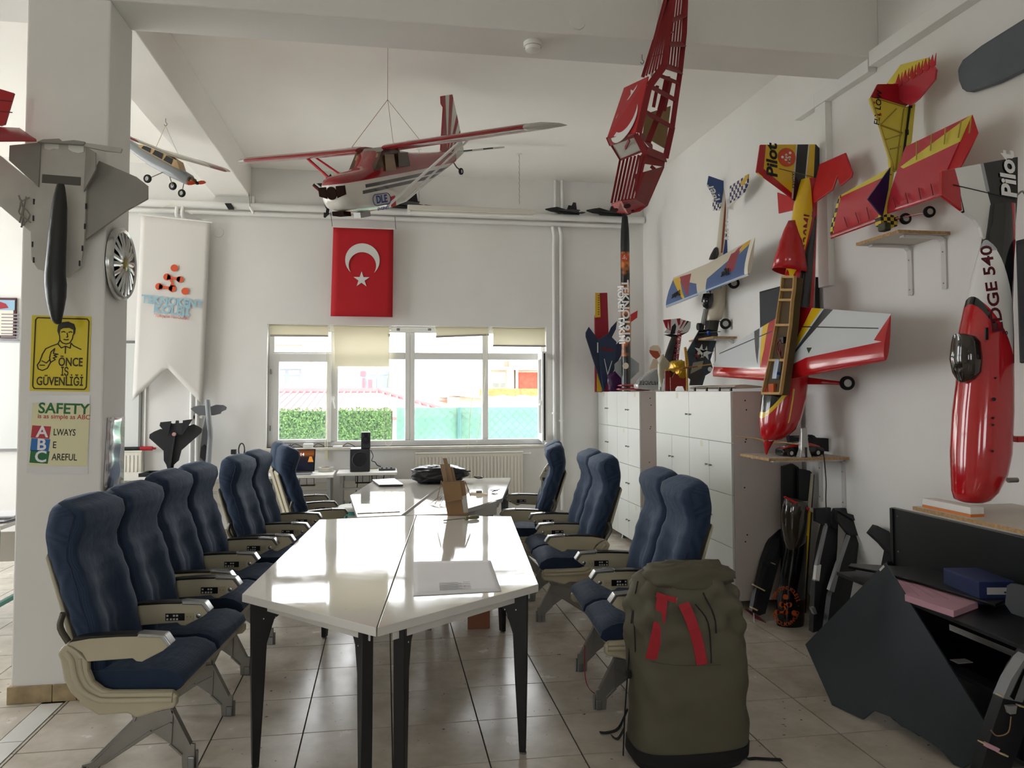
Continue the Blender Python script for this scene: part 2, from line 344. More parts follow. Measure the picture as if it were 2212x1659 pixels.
# ================================================================ window
YF = YB+.12
def wx(px, py=850): return onY(px, py, YF).x
def wz(px, py): return onY(px, py, YF).z
win = struct(B().bb(W0, W1, YF-.0, YF+.001, WZ0, WZ0+.001).build('window_1', M_pvc))
def fr(x0, x1, z0, z1, y0=YF, d=.06, nm='frame_member'): return B().bb(x0, x1, y0, y0+d, z0, z1).build(nm, M_pvc, win, bevel=.006)
XA, XB_, XC_, XD = (wx(718)), wx(886), wx(1049), 0
zt0, zt1 = wz(800, 776), wz(800, 761)
fr(W0, wx(592), WZ0, WZ1); fr(wx(1169), W1, WZ0, WZ1)
fr(wx(592), wx(1169), WZ1-.075, WZ1); fr(wx(592), wx(1169), WZ0, WZ0+.065)
fr(wx(714), wx(730), WZ0+.065, WZ1-.075); fr(wx(875), wx(886), WZ0+.065, WZ1-.075, d=.07); fr(wx(886.3), wx(896), WZ0+.065, WZ1-.075, d=.07); fr(wx(1042), wx(1055), WZ0+.065, WZ1-.075)
for a, c in ((592, 714), (730, 875), (896, 1042), (1055, 1169)): fr(wx(a), wx(c), zt0, zt1)
s0, s1 = wx(590), wx(716)                                      # left casement
for q in ((s0, wx(603), WZ0+.05, zt1-.02), (wx(706), s1, WZ0+.05, zt1-.02), (wx(603), wx(706), WZ0+.05, wz(650, 949)), (wx(603), wx(706), wz(650, 782), zt1-.02)): fr(*q, y0=YF-.03, d=.055, nm='sash_member')
M_pane = mat('window_glass', '#e8f2f0', .02, alpha=.07)
for a, c, z0, z1 in ((603, 706, wz(650, 949), wz(650, 782)), (592, 714, zt1, WZ1-.075), (730, 875, WZ0+.065, zt0), (730, 875, zt1, WZ1-.075), (896, 1042, WZ0+.065, zt0), (896, 1042, zt1, WZ1-.075), (1055, 1169, zt1, WZ1-.075)):
    B().bb(wx(a), wx(c), YF+.028, YF+.034, z0, z1).build('pane', M_pane, win)
hb = B(); hx = wx(720); hz = wz(720, 862); hb.bb(hx-.015, hx+.015, YF-.045, YF-.03, hz-.02, hz+.03); hb.bar((hx-.005, YF-.06, hz+.01), (hx+.02, YF-.06, hz-.11), .018, .012); hb.build('handle', M_white, win, bevel=.004)
for py in (803, 925):
    x = wx(584.5); z = wz(584, py); B().cyl((x, YF-.02, z-.03), (x, YF-.02, z+.03), .008, 8).build('hinge', M_chrome, win)
# open sash on the right, hinged at the right jamb and swung into the room
sw, sh0, sh1 = .60, WZ0+.06, zt1-.01
Fs = frame((wx(1172), YF-.01, 0), (math.cos(math.radians(-97)), math.sin(math.radians(-97)), 0), (0, 0, 1))
sash = [(0, .075, sh0, sh1), (sw-.075, sw, sh0, sh1), (.075, sw-.075, sh0, sh0+.075), (.075, sw-.075, sh1-.075, sh1)]
for u0, u1, z0, z1 in sash:
    b = B(); b.prism([fp(Fs, u0, z0), fp(Fs, u1, z0), fp(Fs, u1, z1), fp(Fs, u0, z1)], Fs.to_3x3() @ V((0, 0, .06))); b.build('sash_member', M_pvc, win, bevel=.006)
B().prism([fp(Fs, .075, sh0+.075, .03), fp(Fs, sw-.075, sh0+.075, .03), fp(Fs, sw-.075, sh1-.075, .03), fp(Fs, .075, sh1-.075, .03)], Fs.to_3x3() @ V((0, 0, .006))).build('pane', M_pane, win)
B().prism([fp(Fs, sw, sh0+.02, .022), fp(Fs, sw+.004, sh0+.02, .022), fp(Fs, sw+.004, sh1-.02, .022), fp(Fs, sw, sh1-.02, .022)], Fs.to_3x3() @ V((0, 0, .018))).build('seal', M_black, win)
b = B(); hm = (sh0+sh1)/2-.08; q = fp(Fs, sw-.04, hm, .075); b.prism([fp(Fs, sw-.055, hm-.02, .06), fp(Fs, sw-.025, hm-.02, .06), fp(Fs, sw-.025, hm+.04, .06), fp(Fs, sw-.055, hm+.04, .06)], Fs.to_3x3() @ V((0, 0, .02))); b.bar(q, fp(Fs, sw-.16, hm-.03, .09), .018, .012); b.build('handle', M_white, win, bevel=.003)
struct(B().bb(W0-.03, W1-.03, YB-.05, YF, WZ0-.03, WZ0).build('trim_8', mat('sill_marble', '#d8d4c6', .3, var=.12, vs=9), bevel=.004))
portal(((W0+W1)/2, YB+.27, (WZ0+WZ1)/2), W1-W0, WZ1-WZ0, (PI/2, 0, PI)).rotation_euler = (-PI/2, 0, 0)
# roller blinds
M_blind = mat('blind_cloth', '#e0d9c0', .8, trans=0)
nb = M_blind.node_tree; bs = nb.nodes['Principled BSDF']; tl = nb.nodes.new('ShaderNodeBsdfTranslucent'); tl.inputs[0].default_value = lin('#e9e2c6'); mx = nb.nodes.new('ShaderNodeMixShader'); mx.inputs[0].default_value = .16
nb.links.new(bs.outputs[0], mx.inputs[1]); nb.links.new(tl.outputs[0], mx.inputs[2]); nb.links.new(mx.outputs[0], nb.nodes['Material Output'].inputs[0])
M_bar = mat('blind_bar', '#9a9690', .5)
YBL = YB+.05
def blind(px0, px1, pyb, label, sag=0, wavy=0):
    x0, x1 = onY(px0, 720, YBL).x, onY(px1, 720, YBL).x; zb = onY(px0, pyb, YBL).z; zt = WZ1-.02
    t = wthing('roller_blind', label, 'blind', ((x0+x1)/2, YBL, zb), 'roller blinds on the window')
    n, m = 12, 10; vs = []; fs = []
    for j in range(m+1):
        for i in range(n+1):
            u, v = i/n, j/m; yy = YBL-.02 + wavy*(math.sin(u*5+v*4)*.5+math.sin(v*9-u*3)*.4)*v
            vs.append((x0+(x1-x0)*u+wavy*.6*v*(0 if i else 1), yy, zt+(zb+sag*(u-.5)-zt)*v))
    for j in range(m):
        for i in range(n): a = j*(n+1)+i; fs.append((a, a+1, a+n+2, a+n+1))
    B().add(vs, fs).build('cloth', M_blind, t, smooth=180)
    B().cyl((x0-.01, YBL-.0, zt+.0), (x1+.01, YBL-.0, zt+.0), .017, 12).build('tube', M_blind, t, smooth=40)
    if not wavy: B().bar((x0-.004, YBL-.02, zb-sag/2), (x1+.004, YBL-.02, zb+sag/2), .014, .022).build('bottom_bar', M_bar, t)
    B().bb(x1-.005, x1+.02, YBL-.03, YBL+.03, zt-.03, zt+.02).build('bracket', M_white, t)
    return t, x0, x1, zt, zb
M_cord = mat('blind_cord', '#d9d3b4', .6)
t1, *_ = blind(585, 709, 725, 'cream roller blind rolled up short, leftmost of the window')
b = B(); cz = onY(712, 980, YBL).z
for dx in (-.012, .012): b.tube([(wx(711)+dx*.5, YBL-.05, WZ1-.03), (wx(711)+dx-.02, YBL-.08, cz)], .003, 5)
b.build('cord', M_cord, t1); B().bb(wx(705), wx(711), YBL-.095, YBL-.07, cz-.06, cz+.05).build('cord_weight', M_cord, t1)
t2, *_ = blind(722, 841, 792, 'cream roller blind let down halfway with a wavy cloth, second from the left', wavy=.02)
b = B()
lp = sline([onY(840, 725, YB-.01), onY(840, 800, YB-.015), onY(834, 870, YB-.03), onY(829, 930, YB-.04), onY(832, 957, YB-.045), onY(843, 962, YB-.045), onY(847, 945, YB-.045), onY(842, 880, YB-.03), onY(840, 800, YB-.02)], 5); b.tube(lp, .0028, 5).build('cord', M_cord, t2)
B().ball(onY(840, 724, YB-.01), .016, 8, (1, .6, 1.6)).build('chain_guide', M_cord, t2)
t3, *_ = blind(942, 1055, 725, 'cream roller blind rolled up and hanging slightly crooked, third from the left', sag=.03)
b = B(); b.tube(sline([onY(1052, 720, YB-.005), onY(1050, 780, YB-.01), onY(1043, 870, YB-.03), onY(1030, 955, YB-.06)], 5), .0028, 5); b.tube(sline([onY(1050, 790, YB-.01), onY(1020, 860, YB-.03), onY(1012, 960, YB-.06), onY(1004, 975, YB-.06)], 5), .0028, 5); b.build('cord', M_cord, t3)
blind(1065, 1177, 747, 'cream roller blind let down a little over the open sash, rightmost of the window')
# rail and clips left where a blind is missing
t = wthing('blind_rail', 'bare thin blind rail with two clips over the middle of the window', 'rail', onY(880, 707, YBL))
B().cyl(onY(846, 707, YBL-.03), onY(938, 709.5, YBL-.03), .008, 8).build('rod', M_white, t)
for px in (860, 928): B().box(onY(px, 712, YBL-.03), (.04, .02, .03)).build('clip', M_steel, t, bevel=.005)
# ================================================================ outside the window
ZG = -.35
struct(B().bb(-60, 60, YB+Tk+.01, 90, ZG-.2, ZG).build('ground', mat('yard_concrete', '#dad7d0', .9, var=.15, vs=.4)))
struct(B().bb(-60, 60, -60, YR-Tk-.01, ZG-.2, ZG).build('ground', MATS['yard_concrete']))
struct(B().bb(-60, XL-Tk-.01, YR-Tk-.01, YB+Tk, ZG-.2, ZG).build('ground', MATS['yard_concrete']))
M_fac = mat('white_facade', '#dedcd4', .9, var=.02, vs=.5)
YH = 11.6
hx0, hx1 = onY(560, 900, YH).x, onY(848, 900, YH).x; hz1 = onY(720, 884, YH).z
t = wthing('leaf_hedge_panel', 'bright green artificial leaf hedge panel standing outside the window', 'hedge', ((hx0+hx1)/2, YH, ZG))
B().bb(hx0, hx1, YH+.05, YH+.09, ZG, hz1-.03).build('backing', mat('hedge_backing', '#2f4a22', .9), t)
hb = B(); rnd = random.Random(3)
for k in range(9000):
    x = rnd.uniform(hx0, hx1-.02); z = rnd.uniform(ZG+.6, hz1+rnd.uniform(-.02, .03)); y = YH+rnd.uniform(-.04, .05); a = rnd.uniform(0, 2*PI); L = rnd.uniform(.03, .055); ww = L*.42
    d = V((math.cos(a), rnd.uniform(-.6, -.1), math.sin(a))).normalized(); s = d.cross(V((rnd.uniform(-.3, .3), 1, rnd.uniform(-.3, .3)))).normalized(); c = V((x, y, z)); hb.k = k % 3
    hb.add([c-d*L/2, c+s*ww/2, c+d*L/2, c-s*ww/2], [(0, 1, 2, 3)])
props(hb.build('leaves', [mat('leaf_a', '#40662c', .5), mat('leaf_b', '#587f3a', .5), mat('leaf_c', '#325624', .5)], t), kind='stuff')
# green mesh fence
fx1 = onY(1330, 900, YH).x
t = wthing('mesh_fence', 'pale green mesh fence with chain-link wire outside the window, right of the hedge', 'fence', ((hx1+fx1)/2, YH+.02, ZG))
M_mesh = mat('shade_net', '#5f9480', .8, alpha=.78, var=.15, vs=3)
B().bb(hx1+.06, fx1, YH+.02, YH+.025, ZG, onY(1000, 880, YH).z).build('netting', M_mesh, t)
M_post = mat('fence_post', '#3f6a66', .5)
for px in (992, 1290): B().cyl((onY(px, 900, YH).x, YH-.03, ZG), (onY(px, 900, YH).x, YH-.03, hz1+.02), .032, 12).build('post', M_post, t, smooth=40)
wb = B(); st = .13; zt_ = hz1
n = int((fx1-hx1)/st)
for i in range(-12, n):
    for s in (1, -1):
        x0_ = hx1+.06+i*st; z0_ = zt_ if s > 0 else zt_-1.4; P0 = V((x0_, YH+.012, z0_)); P1 = V((x0_+1.4, YH+.012, z0_-s*1.4))
        if P0.x < hx1+.06: k = (hx1+.06-P0.x)/1.4; P0 = P0.lerp(P1, k)
        if P1.x > fx1: k = (fx1-P0.x)/(P1.x-P0.x); P1 = P0.lerp(P1, max(k, 0))
        if (P1-P0).length > .05: wb.bar(P0, P1, .004, .004)
props(wb.build('chain_link', mat('fence_wire', '#5f8078', .5), t), kind='stuff')
# pink metal roof of a low building
t = wthing('metal_roof_shed', 'low building with a pink ribbed metal hip roof behind the hedge', 'building', (-1.5, 17, ZG))
RY, EY = 18.5, 14.2
r0, r1 = onY(420, 840, RY), onY(826, 843, RY); e1 = onY(1020, 886, EY); ez = e1.z-.12
e1 = V((e1.x, EY, ez)); e0 = V((onY(420, 880, EY).x, EY, ez)); bk1 = V((e1.x, RY+4.3, ez)); r0.z = r1.z = 1.64
M_roof = mat('pink_roof_sheet', '#b0696e', .45, var=.03, vs=1)
rb = B(); rb.prism([r0, r1, e1, e0], (0, .03, -.06)); rb.build('roof_face', M_roof, t); B().prism([r1, bk1, e1], (-.05, 0, -.06)).build('roof_face', M_roof, t)
rr = B(); n = 34
for i in range(n):
    u = i/(n-1); p = e0.lerp(e1, u)
    top = r0.lerp(r1, u*1.28) if u*1.28 <= 1 else e1.lerp(r1, (1-u)/(1-1/1.28))
    top = V((p.x+ (top.x-p.x), top.y, top.z)); x = p.x
    xr = x
    if xr <= r1.x: q = V((xr, RY, r1.z))
    else: q = r1.lerp(e1, (xr-r1.x)/(e1.x-r1.x))
    B().bar(p+V((0, 0, .02)), q+V((0, 0, .02)), .035, .04).build('rib', M_roof, t)
B().bar(r0+V((0, 0, .03)), r1+V((0, 0, .03)), .5, .1).build('ridge_cap', mat('ridge_sheet', '#bc6f70', .45), t); B().bar(r1+V((0, 0, .03)), e1+V((0, 0, .03)), .35, .09).build('hip_cap', MATS['ridge_sheet'], t)
B().bb(e0.x, e1.x-.3, EY+.3, RY+4, ZG, ez).build('wall', M_fac, t)
# white apartment house on the left
YA = 26
def ax(px, Y=YA): return onY(px, 800, Y).x
def az(py, Y=YA, px=800): return onY(px, py, Y).z
M_fw = mat('dark_window_frame', '#6f7680', .5); M_fg = mat('far_glass', '#b7c4c6', .15); M_fg2 = mat('far_glass_dark', '#707c86', .15); M_red = mat('red_print', '#c0505a', .6); M_conc = mat('raw_concrete', '#b9b2a4', .9, var=.1, vs=2)
t = wthing('apartment_house', 'white plastered house with a balcony and dark framed windows outside the window', 'building', (ax(740), YA, ZG))
B().bb(ax(300), ax(897), YA, YA+8, ZG, az(640)).build('wall', M_fac, t)
def fwin(t, px0, px1, py0, py1, cols, fm, gm, Y=YA, split=.3):
    x0, x1, z0, z1 = ax(px0, Y), ax(px1, Y), az(py1, Y), az(py0, Y)
    w_ = B().bb(x0, x1, Y-.08, Y+.02, z0, z1).build('window', fm, t)
    for i in range(cols):
        a, c = x0+(x1-x0)*i/cols+.06, x0+(x1-x0)*(i+1)/cols-.06
        B().bb(a, c, Y-.1, Y-.07, z0+.06, z1-(z1-z0)*split-.04).build('pane', gm, w_)
        if split: B().bb(a, c, Y-.1, Y-.07, z1-(z1-z0)*split+.04, z1-.06).build('pane', gm, w_)
    return w_
fwin(t, 590, 651, 797, 850, 2, M_fw, M_fg, split=.28)
w_ = fwin(t, 771, 840, 798, 850, 3, M_fw, M_fg2, split=.28)
for a, c, d, e in ((779, 790, 802, 812), (783, 789, 817, 843), (796, 804, 820, 843)): B().bb(ax(a), ax(c), YA-.12, YA-.1, az(e), az(d)).build('poster', M_red, w_)
fwin(t, 594, 652, 726, 748, 2, mat('brown_frame', '#b08a70', .6), M_fg, split=0)
bal = B().bb(ax(560), ax(668), YA-1.0, YA, az(746), az(742)).build('balcony', M_fac, t)
for i in range(12): x = ax(580)+i*(ax(660)-ax(580))/11; B().bar((x, YA-.95, az(742)), (x, YA-.95, az(733)), .06, .06).build('baluster', MATS['brown_frame'], bal)
B().bar((ax(575), YA-.95, az(732.5)), (ax(662), YA-.95, az(732.5)), .07, .07).build('rail', MATS['brown_frame'], bal)
B().bb(ax(560), ax(664), YA-.7, YA, az(789), az(786)).build('canopy', M_fac, t)
B().cyl((ax(669), YA-.1, ZG), (ax(669), YA-.1, az(640)), .06, 8).build('drainpipe', mat('drainpipe', '#c9c6b4', .6), t)
# white house with a bay on the right
Yc = 23
t = wthing('bay_window_house', 'white house with a projecting bay and small window outside, right of the pink roof', 'building', (ax(960, Yc), Yc, ZG))
B().bb(ax(880, Yc), ax(1027, Yc), Yc, Yc+2.8, ZG, az(640, Yc)).build('wall', M_fac, t)
bay = B().bb(ax(947, Yc), ax(1027, Yc), Yc-1, Yc, az(858, Yc), az(784, Yc)).build('bay', M_fac, t)
B().bb(ax(944, Yc-1), ax(1028, Yc-1), Yc-1.15, Yc-1, az(836, Yc), az(834.5, Yc)).build('ledge', M_conc, bay)
w_ = fwin(t, 953, 996, 794, 827, 3, M_fac, M_fg2, Y=Yc-1, split=.22)
b_ = B().bb(ax(1011, Yc-1), ax(1024, Yc-1), Yc-1.35, Yc-1.0, az(826, Yc), az(792, Yc)); b_.build('boiler_box', M_white, t)
B().bb(ax(890, Yc), ax(1000, Yc), Yc-.6, Yc, az(873, Yc), az(866, Yc)).build('brick_band', mat('brick_band', '#a9684f', .9, var=.2, vs=8), t)
B().prism([(ax(880, Yc), Yc-.3, az(764, Yc)), (ax(921, Yc), Yc-.3, az(764, Yc)), (ax(917, Yc), Yc-.3, az(738, Yc)), (ax(880, Yc), Yc-.3, az(738, Yc))], (0, .2, 0)).build('tiled_gable', mat('pale_roof_tile', '#cf9f96', .8), t)
# unfinished brick house
Yd = 30
M_br = mat('orange_brick', '#c9683f', .9, var=.22, vs=7); M_br2 = mat('red_brick', '#a04f40', .9, var=.2, vs=6)
t = wthing('unfinished_brick_house', 'unfinished concrete frame house with orange and red brick infill seen past the open sash', 'building', (ax(1090, Yd), Yd, ZG))
B().bb(ax(1020, Yd), ax(1260, Yd), Yd, Yd+6, az(798, Yd), az(792, Yd)).build('slab', M_conc, t)
for a, c in ((1027, 1043), (1056, 1062), (1097, 1112), (1116, 1121), (1180, 1190)): B().bb(ax(a, Yd), ax(c, Yd), Yd+.2, Yd+.7, az(842, Yd), az(798, Yd)).build('pillar', M_conc, t)
B().bb(ax(1020, Yd), ax(1260, Yd), Yd-.2, Yd+.1, az(860, Yd), az(840, Yd)).build('brick_parapet', M_br, t)
B().bb(ax(1121, Yd), ax(1180, Yd), Yd+.5, Yd+.7, az(842, Yd), az(803, Yd)).build('brick_infill', M_br2, t)
B().bb(ax(1020, Yd), ax(1260, Yd), Yd+.3, Yd+6, ZG, az(860, Yd)).build('wall', M_conc, t)
fwin(t, 1062, 1097, 826, 840, 2, M_fac, M_fg, Y=Yd+5, split=0)
for px in (1098, 1101, 1104, 1108): B().cyl((ax(px, Yd), Yd+1, az(792, Yd)), (ax(px, Yd), Yd+1, az(776, Yd)), .05, 6).build('rebar', mat('rust', '#8a6a60', .9), t)
Ye = 48
t = wthing('glazed_block', 'pale distant block with bluish window bands above the unfinished house', 'building', (ax(1110, Ye), Ye, ZG))
B().bb(ax(1040, Ye), ax(1300, Ye), Ye, Ye+6, ZG, az(700, Ye)).build('wall', M_fac, t)
for a, c in ((751, 764), (785, 791)): fwin(t, 1070, 1200, a, c, 6, mat('blue_frame', '#7f93a6', .5), mat('blue_glass', '#8fa4b8', .2), Y=Ye, split=0)
# stone shack and tarpaulin wall
Yf = 15.5
t = wthing('stone_shack', 'small tumbledown stone shack with a slab roof behind the mesh fence', 'shack', (ax(1015, Yf), Yf, ZG))
M_st = mat('shack_stone', '#b5a996', .9, var=.25, vs=4, bump=.4, bs=8)
B().bb(ax(992, Yf), ax(1046, Yf), Yf, Yf+3, ZG, az(858, Yf)).build('wall', M_st, t); B().prism([(ax(985, Yf), Yf-.2, az(856, Yf)), (ax(985, Yf), Yf-.2, az(852, Yf)), (ax(1048, Yf), Yf-.2, az(857, Yf)), (ax(1048, Yf), Yf-.2, az(862, Yf))], (0, 3, 0)).build('roof_slab', M_conc, t)
t = wthing('garden_wall', 'plastered garden wall capped with crumpled pink tarpaulin behind the mesh fence', 'wall', (ax(1120, Yf), Yf, ZG))
B().bb(ax(1056, Yf), ax(1300, Yf), Yf, Yf+.3, ZG, az(864, Yf)).build('wall', mat('old_plaster', '#cfc4ad', .9, var=.15, vs=3), t)
tb = B(); P = [V((ax(1056+i*12, Yf), Yf-.15+.1*math.sin(i*2.1), az(861+2*math.sin(i*1.7), Yf))) for i in range(18)]
tb.loft([[p+V((0, -.1, 0)), p+V((0, -.14, -.06-.05*(i % 3))), p+V((0, .4, 0)), p+V((0, .4, .05))] for i, p in enumerate(P)]); tb.build('tarpaulin', mat('pink_tarp', '#c08a88', .7), t)
# ================================================================ airline seat pairs
def fabric(name, h1, h2):
    m = mat(name, h1, .75, spec=.25); n = m.node_tree.nodes; L = m.node_tree.links; b = n['Principled BSDF']; tc = n.new('ShaderNodeTexCoord')
    w1 = n.new('ShaderNodeTexWave'); w1.bands_direction = 'Z'; w1.inputs['Scale'].default_value = 60; w2 = n.new('ShaderNodeTexWave'); w2.bands_direction = 'Y'; w2.inputs['Scale'].default_value = 60
    L.new(tc.outputs['Object'], w1.inputs[0]); L.new(tc.outputs['Object'], w2.inputs[0]); mu = n.new('ShaderNodeMath'); mu.operation = 'MULTIPLY'; L.new(w1.outputs['Fac'], mu.inputs[0]); L.new(w2.outputs['Fac'], mu.inputs[1])
    x = n.new('ShaderNodeMix'); x.data_type = 'RGBA'; x.inputs[6].default_value = lin(h1); x.inputs[7].default_value = lin(h2); L.new(mu.outputs[0], x.inputs[0]); L.new(x.outputs[2], b.inputs['Base Color'])
    nz = n.new('ShaderNodeTexNoise'); nz.inputs['Scale'].default_value = 14; nz.inputs['Detail'].default_value = 3; L.new(tc.outputs['Object'], nz.inputs[0]); bp = n.new('ShaderNodeBump'); bp.inputs['Strength'].default_value = .3; bp.inputs['Distance'].default_value = .02; L.new(nz.outputs[0], bp.inputs['Height']); L.new(bp.outputs[0], b.inputs['Normal'])
    b.inputs['Sheen Weight'].default_value = .35; b.inputs['Sheen Roughness'].default_value = .4; b.inputs['Sheen Tint'].default_value = lin('#9fb0c4')
    return m
M_blue = fabric('blue_seat_cloth', '#243146', '#36465f')
M_cream = mat('cream_plastic', '#b0a890', .45, var=.04, vs=5)
M_alu = mat('cast_aluminium', '#8d8a84', .42, .75, var=.08, vs=8)
M_capm = mat('armrest_metal', '#9a9a98', .25, .85)
M_pad = mat('armrest_pad', '#15130f', .35)
M_key = mat('control_key', '#c9c9c4', .4)
M_ctl = mat('control_black', '#0b0b0c', .3)
M_tan = mat('control_tan', '#a89f86', .5)
AY = .455
def lerp(a, b, t): return a+(b-a)*t
def interp(tab, z):
    if z <= tab[0][0]: return tab[0][1]
    for (a, va), (c, vc) in zip(tab, tab[1:]):
        if z <= c: t = (z-a)/(c-a); t = t*t*(3-2*t); return lerp(va, vc, t)
    return tab[-1][1]
BK = [(.40, -.125), (.606, -.164), (.702, -.195), (.808, -.234), (.922, -.272), (.95, -.29), (1.02, -.297), (1.134, -.284), (1.16, -.262)]
FR = [(.40, -.02), (.5, -.035), (.636, -.06), (.784, -.101), (.869, -.128), (.933, -.156), (.976, -.160), (1.018, -.148), (1.082, -.131), (1.124, -.139), (1.15, -.175), (1.16, -.21)]
HW = [(.40, .20), (.6, .205), (.8, .212), (.93, .205), (.98, .206), (1.06, .217), (1.11, .216), (1.14, .205), (1.16, .18)]
def backrest():
    rings = []; zs = [.40+.76*i/44 for i in range(45)]; N = 26
    for z in zs:
        xb, xf, hw = interp(BK, z), interp(FR, z), interp(HW, z); R = []
        for j in range(N+1):                                        # front face, from -hw to +hw
            u = -1+2*j/N; y = u*hw; e = max(0, abs(u)-.86)/.14
            low = max(0, min(1, (.95-z)/.2)); head = max(0, min(1, (z-.98)/.08))
            d = -.034*low*math.exp(-(u/.45)**2) + .010*low*math.exp(-((abs(u)-.62)/.2)**2) + head*(.014*(1-u*u)) - .03*e*e
            d += .010*low*math.exp(-(u/.12)**2)*max(0, min(1, (.8-z)/.15))
            R.append(V((xf+d, y, z)))
        for j in range(9):                                          # back face
            u = 1-2*j/8; R.append(V((xb+.025*abs(u)**6, u*hw*.97, z-.0)))
        rings.append(R)
    top = rings[-1]; c = sum(top, V((0, 0, 0)))/len(top)
    rings.append([c+(p-c)*.8+V((0, 0, .008)) for p in top])
    return B().loft(rings)
def rounded_slab(x0, x1, y0, y1, z0, z1, r, nose=.03):
    """seat cushion: rounded front edge and domed top"""
    rings = []; N = 14; prof = []
    for i in range(N+1):
        u = i/N; y = lerp(y0, y1, u); e = 1-abs(2*u-1)**5; R = []
        zt = z1-.012*(1-e); k = .006*(1-e)
        P = [(x0, z0), (x0, zt-.01), (x0+.03, zt), (lerp(x0, x1, .35), zt-.012*e), (lerp(x0, x1, .65), zt-.004*e), (x1-.07, zt+.004), (x1-.025, zt-.006), (x1+nose-.012, zt-.03), (x1+nose, zt-.062), (x1+nose-.014, z0+.02), (x1-.02, z0)]
        rings.append([V((a, y, c)) for a, c in P])
    return B().loft(rings)
ARM = [(-.153, .609), (-.127, .628), (-.07, .636), (.0, .640), (.139, .641), (.236, .634), (.258, .599), (.229, .575), (.146, .533), (.125, .536), (.11, .548), (-.068, .538), (-.088, .573), (-.126, .599)]
FAIR = [(-.19, .571), (-.168, .602), (-.149, .605), (-.115, .585), (-.068, .538), (-.067, .5), (-.048, .454), (-.009, .424), (.021, .416), (.265, .412), (.284, .389), (.285, .358), (.27, .343), (.213, .333), (.129, .309), (.091, .327), (-.022, .322), (-.068, .351), (-.134, .414), (-.161, .464), (-.176, .541)]
LEG = [(-.02, .33), (.05, .335), (.088, .318), (.177, .335), (.232, .343), (.19, .255), (.262, .105), (.285, .10), (.285, .0), (.232, .0), (.228, .06), (.18, .105), (.109, .155), (-.09, .028), (-.165, .0), (-.19, .0), (-.19, .028), (-.14, .04), (.010, .19), (.022, .21)]
